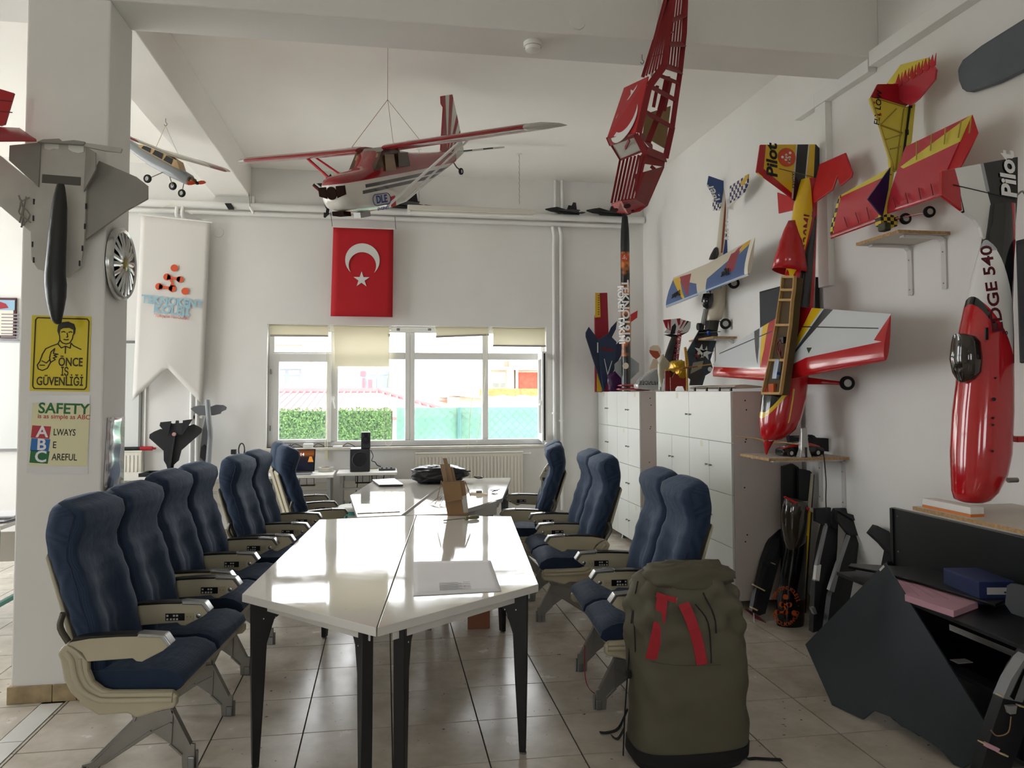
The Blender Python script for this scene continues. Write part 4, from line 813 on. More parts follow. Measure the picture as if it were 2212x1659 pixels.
for q in (((215, 1535), (312, 1552), -.0), ((432, 1565), (335, 1556), 0)):
    a, c = onY(*cp([q[0]], *O1)[0], Yn), onY(*cp([q[1]], *O1)[0], Yn); d = (a-c); a = c+d.normalized()*.2*(1 if d.x < 0 else .9); a.y = Yn+(.05 if d.x < 0 else -.1)
    B().loft([[c+V((0, -.012, .012)), c+V((0, .012, .006)), c+V((0, .012, -.006)), c+V((0, -.012, -.008))], [c.lerp(a, .4)+V((0, -.022, .012)), c.lerp(a, .4)+V((0, .02, .004)), c.lerp(a, .4)+V((0, .02, 0)), c.lerp(a, .4)+V((0, -.022, .006))], [a+V((0, -.008, .004)), a+V((0, .006, .002)), a+V((0, .006, 0)), a+V((0, -.008, 0))]]).build('propeller_blade', mat('beech', '#c9a77a', .4), spn, smooth=60)
# wings (plane tilted with the fuselage)
Pw = V((2.79, Yn, 1.83)); tilt_ = V((.18, 0, 1)).normalized(); nw = tilt_.cross(V((0, 1, 0))); nw = nw if nw.x < 0 else -nw
pw = lambda L: [onP(x, y, Pw, nw) for x, y in cp(L, *O1)]
wz_ = lambda L: [(p.y, p.z) for p in pw(L)]
LV2 = livery('n330_wing', '#c6cacd', [('#b0141c', wz_([(400, 1250), (910, 1155), (925, 1050), (530, 1135), (430, 1185)])), ('#b0141c', wz_([(430, 870), (545, 870), (500, 1000), (400, 1230), (380, 1230)])), ('#d9b21c', wz_([(548, 870), (602, 870), (520, 1015), (425, 1190)])), ('#3c4043', wz_([(612, 870), (658, 880), (565, 1000), (440, 1165)])), ('#b0141c', wz_([(935, 915), (925, 1060), (862, 1048)])), ('#2c4a36', wz_([(533, 1085), (560, 1085), (545, 1115)])), ('#3c4043', wz_([(500, 978), (880, 986), (880, 992), (500, 984)])),
  ('#b0141c', wz_([(30, 1260), (340, 1270), (300, 1190), (40, 1180)])), ('#b0141c', wz_([(330, 935), (400, 920), (380, 1260), (300, 1260), (300, 1100)])), ('#d9b21c', wz_([(292, 955), (325, 938), (318, 1090), (303, 1180)])), ('#3c4043', wz_([(248, 985), (276, 965), (290, 1080), (287, 1170)])), ('#3c4043', wz_([(80, 1112), (350, 1000), (350, 1006), (80, 1118)]))], 'yz', .2, .5)
for nm, L in (('wing', [[(405, 1245), (470, 882)], [(905, 1150), (932, 917)]]), ('wing', [[(335, 1252), (385, 925)], [(48, 1228), (75, 1108)]])):
    st = [pw(q) for q in L]; wingb(st, nw, .14).build(nm, LV2, n330, smooth=60)
# tail
pf = lambda L: [onY(x, y, Yn) for x, y in cp(L, *O1)]; fz = lambda L: xz(cp(L, *O1), Yn)
LV3 = livery('n330_fin', '#d9b21c', [('#b0141c', fz([(250, 60), (312, 60), (298, 205), (250, 220)])), ('#b0141c', fz([(250, 195), (300, 195), (445, 320), (450, 350), (430, 350)])), ('#c9c9c9', fz([(462, 60), (468, 60), (445, 345), (438, 340)])), ('#0f1012', fz([(468, 60), (522, 60), (505, 240), (482, 400), (445, 350)])), ('#c9c9c9', fz([(522, 60), (528, 60), (511, 240), (505, 240)])), ('#0f1012', fz([(556, 60), (600, 60), (600, 300), (545, 300)]))], 'xz', .2, .4)
fn = B().prism(pf([(262, 210), (282, 74), (560, 72), (578, 92), (578, 270), (545, 400), (450, 350), (365, 285)]), (0, .016, 0)).build('fin', LV3, n330, bevel=.004)
B().prism([p+V((0, -.0015, 0)) for p in pf([(375, 192), (548, 235), (548, 238), (375, 196)])], (0, .019, 0)).build('rudder_hinge_line', mat('hinge_dark', '#5b4a12', .5), fn)
ps = lambda L: [onX(x, y, 3.0) for x, y in cp(L, *O1)]
B().prism(ps([(575, 172), (702, 115), (738, 215), (732, 238), (678, 282), (663, 232), (640, 300), (535, 375), (545, 300)]), (.014, 0, 0)).build('stabilizer', M_redm, n330, bevel=.004)
B().prism(ps([(365, 312), (455, 345), (440, 402), (372, 418)]), (.014, 0, 0)).build('stabilizer', M_redm, n330, bevel=.004)
# turtle deck left open over the cockpit, wooden cockpit bay
rings = []; ri = []
for y, l, r in ((455, 425, 445), (500, 404, 446), (560, 383, 450), (620, 365, 455), (690, 347, 460)):
    A_, C_ = onY(*cp([(l, y)], *O1)[0], Yn), onY(*cp([(r, y+(30 if y > 650 else 0))], *O1)[0], Yn); w_ = (C_.x-A_.x)*.62
    rings.append([V((C_.x+.02-(C_.x+.02-A_.x)*math.sin(PI*k/16), Yn+w_*math.cos(PI*k/16), A_.z+(C_.z-A_.z)*(1-math.sin(PI*k/16)))) for k in range(17)])
o = B().loft(rings, closed=False).build('turtle_deck', M_red, n330, smooth=180); sm = o.modifiers.new('thick', 'SOLIDIFY'); sm.thickness = .006; sm.material_offset = 0
def top_x(py):                                                     # outer (canopy side) surface of the body at a pixel row
    for (y0, l0, _), (y1, l1, _) in zip(rows[::-1], rows[-2::-1]):
        if y0 <= py <= y1: return lerp(l0, l1, (py-y0)/(y1-y0))
    return rows[0][1]
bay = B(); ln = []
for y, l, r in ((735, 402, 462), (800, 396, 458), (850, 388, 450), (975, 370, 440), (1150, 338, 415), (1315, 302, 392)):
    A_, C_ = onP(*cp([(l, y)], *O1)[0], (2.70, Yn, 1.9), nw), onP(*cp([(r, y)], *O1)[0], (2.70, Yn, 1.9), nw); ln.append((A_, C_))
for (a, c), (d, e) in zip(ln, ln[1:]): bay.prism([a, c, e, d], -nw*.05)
bay.build('shaded_bay_floor', mat('bay_shadow', '#4a3a20', .8), n330)  # bay floor painted dark brown to give the shade inside the opening
for i, (a, c) in enumerate(ln): B().bar(a+nw*.012, c+nw*.012, .016, .022, nw).build('former', M_ply, n330)
for k in (0, 1):
    for i in range(len(ln)-1): B().bar(ln[i][k]+nw*.012, ln[i+1][k]+nw*.012, .012, .022, nw).build('longeron', M_ply, n330)
bt = onP(*cp([(375, 1195)], *O1)[0], (2.70, Yn, 1.9), nw)+nw*.015; B().box(bt, (.03, .055, .14), Matrix.Rotation(.18, 3, 'Y')).build('battery', mat('battery_silver', '#9fa8b8', .3, .5), n330, bevel=.006); B().box(bt+V((0, 0, -.03)), (.034, .058, .02), Matrix.Rotation(.18, 3, 'Y')).build('battery_strap', mat('strap_blue', '#24499a', .6), n330)
B().box(onP(*cp([(348, 1288)], *O1)[0], (2.70, Yn, 1.9), nw)+nw*.01, (.02, .07, .06)).build('foam_block', mat('orange_foam', '#b5511c', .8), n330); b = B(); rnd = random.Random(2)
for k in range(3): o_ = onP(*cp([(390, 1080)], *O1)[0], (2.70, Yn, 1.9), nw)+nw*.02; b.tube(sline([o_+V((rnd.uniform(-.01, .01), rnd.uniform(-.05, .05), rnd.uniform(-.09, .09))) for _ in range(4)], 3), .003, 5)
b.build('wiring', mat('red_wire', '#7a1a16', .5), n330); B().box(onP(*cp([(402, 1050)], *O1)[0], (2.70, Yn, 1.9), nw)+nw*.012, (.025, .05, .045)).build('servo', M_black, n330, bevel=.003)
# landing gear to the wall side
a, c = onY(*cp([(520, 1250)], *O1)[0], Yn-.05), onY(*cp([(690, 1262)], *O1)[0], Yn-.26); c.x = min(c.x, XW-.09)
B().loft([[a+V((0, 0, .025)), a+V((0, .01, 0)), a+V((0, 0, -.025)), a+V((0, -.01, 0))], [a.lerp(c, .6)+V((0, 0, .016)), a.lerp(c, .6)+V((0, .008, 0)), a.lerp(c, .6)+V((0, 0, -.016)), a.lerp(c, .6)+V((0, -.008, 0))], [c+V((0, 0, .012)), c+V((0, .007, 0)), c+V((0, 0, -.012)), c+V((0, -.007, 0))]]).build('gear_leg', M_red, n330)
wheel(c+V((.02, -.03, 0)), (0.25, 1, 0), .048, .035, n330)
# lettering
zf = lambda x, y, Y: onY(*cp([(x, y)], *O1)[0], Y)
def vtext(s, x, y, Y, size, m, par, bold=.02, shear=0, sx=1, lean=.0, space=1): return text(s, frame(zf(x, y, Y), (lean, 0, 1), (-1, 0, 0)), size, m, par, bold=bold, shear=shear, sx=sx, space=space)
vtext('N330ML', 521, 535, Yn-.078, .105, mat('letter_red', '#8d1a2b', .4), bo, .01, .1, 1.0, .06)
vtext('TEKNOKENT KOLEJİ HAVACILIK KAMPÜSÜ', 530, 720, Yn-.075, .036, mat('letter_white', '#e8e8e8', .5), bo, .005, 0, .95, .06)
vtext('Pilot', 342, 155, Yn-.004, .115, mat('letter_black', '#111111', .5), fn, .03, .15, 1.15)
vtext('savox', 446, 255, Yn-.004, .05, MATS['letter_black'], fn, .0, .1)
F = frame(zf(414, 138, Yn-.003), (0, 0, 1), (-1, 0, 0)); em = B().prism(disc(F, .068, 28), (0, -.002, 0)).build('emblem', mat('emblem_orange', '#c9502c', .5), fn)
def molecule(F, s, m, par, off=.002, name='emblem_molecule'):
    """the school's mark: linked dots"""
    n = F.to_3x3() @ V((0, 0, off)); b = B(); D = [(0, .95, .27), (-.45, .22, .27), (.48, .13, .25), (-.95, -.55, .27), (.0, -.62, .26), (.93, -.72, .27)]
    for x, y, r in D: b.prism([fp(F, (x+r*math.cos(2*PI*k/18))*s, (y+r*math.sin(2*PI*k/18))*s) for k in range(18)], n)
    for i, j in ((1, 2), (3, 4)):
        (x0, y0, r0), (x1, y1, r1) = D[i], D[j]; d = V((x1-x0, y1-y0)).normalized(); p = V((-d.y, d.x)); P = []
        for sgn in (1, -1):
            R = []
            for k in range(9): t = k/8; wv = .22*(1-math.sin(PI*t))+.09*math.sin(PI*t); R.append((x0+(x1-x0)*t+sgn*p.x*wv, y0+(y1-y0)*t+sgn*p.y*wv))
            P += R if sgn > 0 else R[::-1]
        b.prism([fp(F, x*s, y*s) for x, y in P], n)
    b.prism([fp(F, x*s, y*s) for x, y in ((-.32, .12), (-.1, .12), (.18, -.45), (-.2, -.45), (-.12, -.2))], n)
    return b.build(name, m, par)
molecule(frame(zf(414, 138, Yn-.005), (0, 0, 1), (-1, 0, 0)), .036, mat('emblem_white', '#f0e6e0', .5), em, -.0015 if False else .0015)
# ---------------------------------------------------------------- tall red fuselage at the right edge
Ye_ = 3.2; O2 = (1960, 320, 2.024)
edge = wthing('bare_fuselage', 'tall glossy red and white EDGE 540 model fuselage without wings standing on the right shelf', 'model plane', onY(2115, 1085, Ye_))
rr_ = [(1548, 235, 335), (1535, 200, 365), (1500, 188, 400), (1420, 183, 440), (1330, 180, 458), (1150, 190, 466), (1030, 206, 466), (820, 215, 464), (700, 240, 460), (500, 292, 466), (420, 318, 472), (350, 330, 474), (250, 345, 472)]
pe = lambda L: xz(cp(L, *O2), Ye_-.09)
LV4 = livery('edge_body', '#b0141c', [('#dcdcda', pe([(280, 160), (480, 160), (478, 420), (455, 900), (440, 990), (340, 640), (288, 520)])), ('#111214', pe([(285, 470), (300, 500), (345, 640), (338, 660), (312, 585), (284, 525)])), ('#111214', pe([(318, 570), (345, 640), (385, 800), (378, 800), (338, 680)])), ('#111214', pe([(375, 240), (480, 200), (480, 500), (455, 700), (415, 440)])), ('#9a9da2', pe([(362, 240), (377, 240), (417, 440), (405, 440)]))], 'xz', .12, .8)
eb = fusepx([(320+y/2.024, 1960+l/2.024, 1960+r/2.024) for y, l, r in rr_], Ye_, 1.0, 32).build('fuselage', LV4, edge, smooth=60)
pe2 = lambda L: [onY(x, y, Ye_) for x, y in cp(L, *O2)]; pe3 = lambda L: xz(cp(L, *O2), Ye_)
LV5 = livery('edge_fin', '#dcdcda', [('#b0141c', pe3([(140, 90), (205, 80), (232, 180), (240, 280), (225, 285), (140, 205)])), ('#111214', pe3([(205, 80), (212, 80), (248, 200), (254, 290), (228, 285), (228, 180)])), ('#111214', pe3([(330, 60), (490, 30), (490, 420), (410, 420), (350, 190)])), ('#9a9da2', pe3([(318, 60), (332, 60), (360, 190), (345, 190)]))], 'xz', .15, .5)
ef = B().prism(pe2([(150, 205), (152, 98), (485, 37), (485, 200), (476, 330), (400, 420), (330, 390), (318, 345), (295, 312), (250, 280)]), (0, .02, 0)).build('fin', LV5, edge, bevel=.004)
B().prism([p+V((0, -.002, 0)) for p in pe2([(200, 158), (470, 222), (470, 226), (200, 162)])], (0, .022, 0)).build('rudder_hinge_line', M_black, ef)
cn = [(812, 205, 250), (825, 198, 300), (850, 192, 322), (920, 184, 330), (980, 196, 326), (1010, 215, 300), (1024, 225, 250)]
fusepx([(320+y/2.024, 1960+l/2.024-1.5, 1960+r/2.024) for y, l, r in cn], Ye_-.018, 1.25, 28).build('canopy', mat('smoked_canopy', '#241c16', .05, coat=.6), edge, smooth=60)
ze = lambda x, y, Y: onY(*cp([(x, y)], *O2)[0], Y)
text('EDGE 540', frame(ze(372, 615, Ye_-.125), (-.13, 0, 1), (-1, 0, -.13)), .086, mat('letter_maroon', '#5a1420', .4), eb, bold=.02, sx=1.12)
text('Pilot', frame(ze(443, 118, Ye_-.006), (-.05, 0, 1), (-1, 0, -.05)), .115, MATS['letter_white'], ef, bold=.03, shear=.15, sx=1.1)
text('Redwing', frame(ze(428, 865, Ye_-.115), (-.1, 0, 1), (-1, 0, -.1)), .04, MATS['letter_black'], eb, bold=.01, sx=1)
for x, y, r in ((378, 1098, .009), (384, 1005, .005), (374, 1180, .006), (374, 1210, .006), (372, 1325, .006)): B().lathe([(r, 0), (r, .002)], ze(x, y, Ye_-.127), (-.35, -1, 0), 10).build('bolt_hole', M_black, eb)
B().prism([ze(x, y, Ye_-.128) for x, y in ((343, 785), (355, 785), (355, 838), (343, 838))], (0, .006, 0)).build('air_slot', M_black, eb)
a = ze(465, 1272, Ye_); B().bar(a, a+V((.09, 0, 0)), .05, .03).build('gear_stub', M_red, edge, bevel=.006); a = ze(440, 1452, Ye_-.02); B().cyl(a, a+V((.05, 0, 0)), .012, 10).build('exhaust', M_steel, edge, smooth=40)
a = ze(480, 205, Ye_); b = B(); b.tube(sline([a, a+V((.03, 0, .02)), a+V((.05, 0, .0)), a+V((.07, 0, .01))], 3), .005, 6); b.build('tail_wheel_bracket', M_steel, edge)
# ---------------------------------------------------------------- blue and white trainer plane with wing
Yt = 6.60; O3 = (1240, 440, 3.95)
tig = wthing('trainer_plane', 'blue and cream trainer model plane marked Tiger standing on the small shelf', 'model plane', onY(1532, 722, Yt))
pt = lambda L: [onY(x, y, Yt) for x, y in cp(L, *O3)]; ptz = lambda L: xz(cp(L, *O3), Yt-.05)
rows = [(1000, 1120, 1235), (985, 1115, 1262), (930, 1128, 1275), (850, 1150, 1290), (700, 1175, 1303), (550, 1190, 1318), (420, 1205, 1330), (300, 1222, 1338), (150, 1238, 1345), (0, 1255, 1356), (-60, 1262, 1352), (-130, 1275, 1340)]
LVt = livery('tiger_body', '#c2b9a6', [('#24427a', ptz([(1318, -200), (1380, -200), (1350, 420), (1270, 900), (1180, 980), (1215, 850), (1270, 420)])), ('#7a3a24', ptz([(1312, -200), (1318, -200), (1271, 420), (1216, 850), (1211, 850), (1265, 420)])), ('#c2b9a6', ptz([(1300, 640), (1330, 640), (1260, 1010), (1200, 1010), (1235, 850)]))], 'xz', .3, .2)
tb_ = fusepx([(440+y/3.95, 1240+l/3.95, 1240+r/3.95) for y, l, r in rows], Yt, .9, 24).build('fuselage', LVt, tig, smooth=60)
B().box(pt([(1175, 1040)])[0], (.1, .09, .1), Matrix.Rotation(.2, 3, 'Y')).build('engine', mat('engine_metal', '#4a4844', .4, .7), tig, bevel=.008); b = B(); a = pt([(1125, 1010)])[0]; b.cyl(a+V((-.03, 0, -.03)), a+V((.0, 0, .12)), .022, 12); b.build('muffler', M_steel, tig, smooth=40)
for k in range(5): B().lathe([(.035, 0), (.035, .004)], pt([(1110-k*2, 1050)])[0]+V((-.018-.009*k, 0, 0)), (1, 0, 0), 14).build('cooling_fin', MATS['engine_metal'], tig)
c = pt([(1150, 1108)])[0]; B().lathe([(.001, -.02), (.018, 0), (.02, .02)], c, (.1, 0, 1), 14).build('spinner', mat('blue_anodised', '#1f4fa0', .3, .6), tig, smooth=50); B().bar(c+V((-.06, .08, .012)), c+V((.07, -.09, .012)), .018, .006).build('propeller', M_black, tig)
Pt = V((2.86, 6.4, 2.6)); ntl = V((-1, -.0, .12)).normalized(); pwt = lambda L: [onP(x, y, Pt, ntl) for x, y in cp(L, *O3)]; wyz = lambda L: [(p.y, p.z) for p in pwt(L)]
LVw = livery('tiger_wing', '#c2b9a6', [('#3a5584', wyz([(1150, 640), (1540, 300), (1500, 600), (1130, 760)])), ('#3a5584', wyz([(830, 640), (990, 670), (1060, 680), (1065, 780), (780, 890), (795, 820)])), ('#c9a226', wyz([(845, 645), (905, 625), (960, 822), (940, 815)])), ('#8a2433', wyz([(905, 625), (1005, 595), (975, 770), (990, 800), (960, 760)])), ('#a02538', wyz([(1400, 380), (1445, 350), (1300, 545), (1200, 730), (1230, 620)])), ('#8a2433', wyz([(1345, 430), (1420, 390), (1385, 570), (1290, 590)])), ('#c9a226', wyz([(1440, 350), (1540, 285), (1500, 345), (1420, 430)])), ('#d9d4c4', wyz([(1510, 290), (1560, 270), (1500, 640), (1465, 600)])), ('#d9d4c4', wyz([(760, 880), (780, 890), (850, 640), (835, 640)])), ('#8fa7bf', wyz([(790, 870), (1500, 592), (1500, 602), (790, 885)]))], 'yz', .3, .2)
wingb([pwt(q) for q in ([(790, 893), (845, 632)], [(1085, 775), (1140, 510)], [(1490, 612), (1545, 285)])], ntl, .13).build('wing', LVw, tig, smooth=60)
TF = lambda x, y: onP(*cp([(x, y)], *O3)[0], Pt+ntl*.03, ntl)
text('Trainer', frame(TF(870, 775), (0, 1, -.12), (0, -.1, -1)), .075, MATS['letter_black'], tig, bold=.01, shear=.2, ext=.003)
text('Tiger', frame(TF(1290, 590), (0, 1, -.12), (0, -.1, -1)), .075, MATS['letter_black'], tig, bold=.01, shear=.2, ext=.003)
O3b = (1350, 60, 3.687); pb_ = lambda L, Y=Yt: [onY(x, y, Y) for x, y in cp(L, *O3b)]
M_tb = mat('tiger_blue', '#24427a', .3, coat=.2)
ft = B().prism(pb_([(655, 1250), (668, 1178), (805, 1225), (825, 1265), (800, 1310), (760, 1440), (740, 1410)]), (0, .014, 0)).build('fin', M_tb, tig, bevel=.003)
text('Tiger', frame(pb_([(715, 1345)], Yt-.004)[0], (-.55, 0, 1), (-1, 0, -.55)), .115, MATS['letter_white'], ft, bold=.02, shear=.2)
px_ = lambda L: [onX(x, y, 3.02) for x, y in cp(L, *O3b)]
LVc = livery('tiger_tail', '#d8d6cf', [(('#d8d6cf', '#2b2760', .036), yz(cp([(820, 1160), (1000, 1140), (1000, 1300), (700, 1480), (690, 1360)], *O3b), 3.02)), ('#c9a226', yz(cp([(915, 1240), (985, 1150), (985, 1190), (940, 1260)], *O3b), 3.02))], 'yz', .3)
B().prism(px_([(835, 1262), (980, 1165), (975, 1240), (945, 1310), (830, 1425)]), (.012, 0, 0)).build('stabilizer', LVc, tig); B().prism(px_([(700, 1365), (760, 1410), (745, 1455), (695, 1455)]), (.012, 0, 0)).build('stabilizer', LVc, tig)
text('N60TT', frame(onY(*cp([(835, 1570)], *O3b)[0], Yt-.085), (.12, 0, 1), (-1, 0, .12)), .105, MATS['letter_white'], tb_, bold=.02, shear=.15, ext=.002)
a = onY(*cp([(1240, 700)], *O3)[0], Yt-.05)
for (x, y), yy in (((1448, 680), Yt-.3), ((1313, 740), Yt+.1), ((1310, 1025), Yt-.12)):
    c = onY(*cp([(x, y)], *O3)[0], yy); c.x = min(c.x, XW-.06); q = a if y < 900 else onY(*cp([(1230, 1000)], *O3)[0], Yt); B().tube([q, c], .006, 6).build('gear_wire', M_steel, tig); wheel(c, (.3, 1, 0), .05, .03, tig)
fusepx([(440+y/3.95, 1240+l/3.95, 1240+r/3.95) for y, l, r in ((370, 1205, 1222), (385, 1190, 1235), (430, 1165, 1240), (470, 1150, 1225), (478, 1150, 1200))], Yt-.01, .9, 16).build('canopy', mat('canopy_black', '#17151a', .08, coat=.5), tig, smooth=60); fusepx([(440+y/3.95, 1240+l/3.95, 1240+r/3.95) for y, l, r in ((770, 1100, 1190), (830, 1085, 1190), (880, 1100, 1175), (900, 1130, 1160))], Yt-.03, .9, 16).build('windshield', MATS['canopy_black'], tig, smooth=60)
# ---------------------------------------------------------------- yellow and red film-covered plane on the high shelf
Yy = 3.94; O4 = (1760, 60, 2.86)
yel = wthing('film_plane', 'yellow and red see-through film-covered model plane with a flame tail on the high shelf', 'model plane', onY(1915, 494, Yy))
def film(name, base, regs, axes): return livery(name, base, regs, axes, .2, .3)
Py = V((2.93, Yy, 2.85)); ny = V((-1, 0, .1)).normalized(); py_ = lambda L, d=0: [onP(x, y, Py+ny*d, ny) for x, y in cp(L, *O4)]; pyz = lambda L: [(p.y, p.z) for p in py_(L)]
LVy = film('film_wing', '#b8323e', [('#d3c24a', pyz([(540, 860), (975, 530), (1015, 655), (560, 870)])), ('#d3c24a', pyz([(140, 1045), (480, 820), (480, 900), (150, 1050)])), (('#1a1712', '#d3c24a', .03), pyz([(120, 1035), (165, 1035), (120, 1310), (75, 1300)])), ('#9c1420', pyz([(95, 1310), (400, 1200), (395, 1170), (110, 1275)]))], 'yz')
wingb([py_(q) for q in ([(100, 1305), (150, 1040)], [(420, 1190), (480, 855)])], ny, .12).build('wing', LVy, yel, smooth=60)
wingb([py_(q) for q in ([(450, 1150), (560, 735)], [(775, 1045), (975, 535)])], ny, .10).build('wing', LVy, yel, smooth=60)
wingb([py_(q) for q in ([(775, 1045), (975, 535)], [(905, 860), (1012, 650)])], ny, .06).build('wing_tip', M_redm, yel, smooth=60)
M_rib = mat('film_rib', '#a8922e', .5)
for x0, y0, x1, y1 in ((630, 700, 628, 815), (722, 660, 715, 760), (808, 615, 800, 720), (905, 575, 885, 680), (965, 560, 955, 650)):
    a, c = py_([(x0, y0), (x1, y1)], .022); B().bar(a, c, .006, .004, ny).build('wing_rib', M_rib, yel)
for x0, y0, x1, y1 in ((480, 1050, 500, 1110), (560, 1020, 575, 1085), (640, 990, 655, 1060), (715, 965, 730, 1035), (180, 1170, 200, 1230), (250, 1140, 270, 1205), (320, 1110, 335, 1180)):
    a, c = py_([(x0, y0), (x1, y1)], .03); B().bar(a, c, .006, .004, ny).build('wing_rib', mat('film_rib_red', '#8a1f2b', .5), yel)
pYv = lambda L, Y=Yy: [onY(x, y, Y) for x, y in cp(L, *O4)]
fu = B().prism(pYv([(345, 430), (395, 440), (560, 490), (622, 470), (600, 700), (560, 860), (500, 890), (470, 870), (465, 800), (405, 600), (350, 460)]), (0, .02, 0)).build('profile_fuselage', mat('film_yellow', '#d3c24a', .25), yel)
for A_, C_ in (((345, 430), (465, 800)), ((465, 800), (490, 880)), ((395, 440), (560, 490)), ((405, 600), (505, 500)), ((405, 600), (540, 650)), ((440, 690), (535, 660)), ((465, 750), (530, 735)), ((550, 500), (500, 880))): a, c = pYv([A_, C_], Yy-.002); B().bar(a, c, .006, .012, (0, 1, 0)).build('truss_stick', M_rib, fu)
a, c = pYv([(590, 470), (540, 860)], Yy-.008); B().bar(a, c, .012, .004, (0, 1, 0)).build('pushrod', M_black, fu)
for q in ((592, 480), (570, 645), (545, 845)): B().box(pYv([q], Yy-.014)[0], (.016, .01, .03)).build('rod_guide', M_black, fu)
B().prism(pYv([(390, 348), (600, 345), (640, 370), (632, 420), (570, 480), (350, 425)]), (0, .012, 0)).build('rudder', mat('film_red2', '#9c1420', .25), yel)
pst = lambda L: [onX(x, y, 3.0) for x, y in cp(L, *O4)]
LVf = film('film_flame', '#b8323e', [('#d3c24a', yz(cp([(430, 340), (530, 220), (700, 180), (740, 255), (600, 305), (520, 360)], *O4), 3.0))], 'yz')
st_ = B().prism(pst([(445, 345), (530, 228), (695, 185), (748, 258), (740, 320), (640, 440), (590, 480), (540, 460)]), (.012, 0, 0)).build('stabilizer', LVf, yel)
for k in range(6): x, y = 500+k*42, 345-k*24; B().prism(pst([(x, y), (x+20, y-60), (x+28, y-10), (x+42, y-70), (x+40, y+5), (x+20, y+20)]), (-.003, 0, 0)).build('flame', M_redm, st_)
B().prism(pYv([(468, 860), (405, 1165), (445, 1150), (490, 900)], Yy), (0, .02, 0)).build('fuselage_nose', MATS['film_yellow'], yel); B().prism(pYv([(468, 862), (330, 1055), (420, 1170), (455, 1000)], Yy-.004), (0, .012, 0)).build('belly_fin', mat('purple_film', '#231644', .3), yel)
LVn = livery('check_nose', '#1a1712', [(('#1a1712', '#d3b43a', .022), xz(cp([(380, 1130), (520, 1130), (520, 1260), (380, 1260)], *O4), Yy))], 'xz', .4)
B().prism(pYv([(405, 1165), (450, 1150), (515, 1165), (510, 1225), (470, 1240), (410, 1215)]), (0, .05, 0)).build('nose_block', LVn, yel); B().box(pYv([(430, 1232)])[0], (.05, .06, .05)).build('engine', mat('engine_olive', '#4a4a3a', .5, .4), yel, bevel=.01)
text('FLY LOW', frame(pYv([(393, 495)], Yy-.003)[0], (.12, 0, 1), (-1, 0, .12)), .05, MATS['letter_black'], fu, bold=.01, shear=.1)
for q in ((366, 462), (405, 535)): B().prism(star(frame(pYv([q], Yy-.002)[0], (1, 0, 0), (0, 0, 1)), .013), (0, -.001, 0)).build('star_mark', M_redm, fu)
a = pYv([(500, 1180)], Yy)[0]
for x, y, yy in ((560, 1180, Yy-.02), (708, 1137, Yy-.12)):
    c = onY(*cp([(x, y)], *O4)[0], yy); c.x = min(c.x, XW-.05); B().tube([a, c], .004, 6).build('gear_wire', M_red, yel); wheel(c, (.2, 1, 0), .033, .025, yel)
# ---------------------------------------------------------------- grey wing and screen at the right edge
g = wthing('foam_wing', 'long slate grey foam wing fixed high on the right wall', 'wing', onX(2140, 130, XW))
pg = [onX(x, y, XW-.05) for x, y in ((2069, 175), (2066, 150), (2078, 128), (2095, 115), (2118, 97), (2212, 38), (2300, -20), (2330, 60), (2212, 150), (2150, 180), (2095, 199), (2083, 198), (2076, 193))]
B().prism(pg, (.045, 0, 0)).build('panel', mat('slate_foam', '#5a6066', .6, var=.06, vs=5), g, bevel=.015)
t = wthing('wall_screen', 'black flat screen hung on the right wall behind the red fuselage', 'television', onX(2200, 650, XW))
p0, p1 = onX(2193, 520, XW-.06), onX(2193, 785, XW-.06); B().bb(XW-.06, XW-.01, p0.y-1.1, p0.y, p1.z, p0.z).build('body', M_black, t, bevel=.006); B().bb(XW-.063, XW-.06, p0.y-1.085, p0.y-.015, p1.z+.02, p0.z-.015).build('panel', mat('screen_glass', '#0c1226', .1), t)
mo = wthing('monitor', 'dark flat monitor leaning on the right wall behind the red and yellow plane', 'monitor', onX(1668, 690, XW))
q0, q1, q2 = onX(1640, 630, XW-.06), onX(1712, 618, XW-.06), onX(1640, 705, XW-.06); B().bb(XW-.06, XW-.02, q1.y-.3, q0.y, q2.z-.2, q0.z).build('body', M_black, mo, bevel=.005); B().bb(XW-.063, XW-.06, q1.y-.285, q0.y-.015, q2.z-.18, q0.z-.015).build('panel', mat('monitor_glass', '#2b3038', .12), mo)
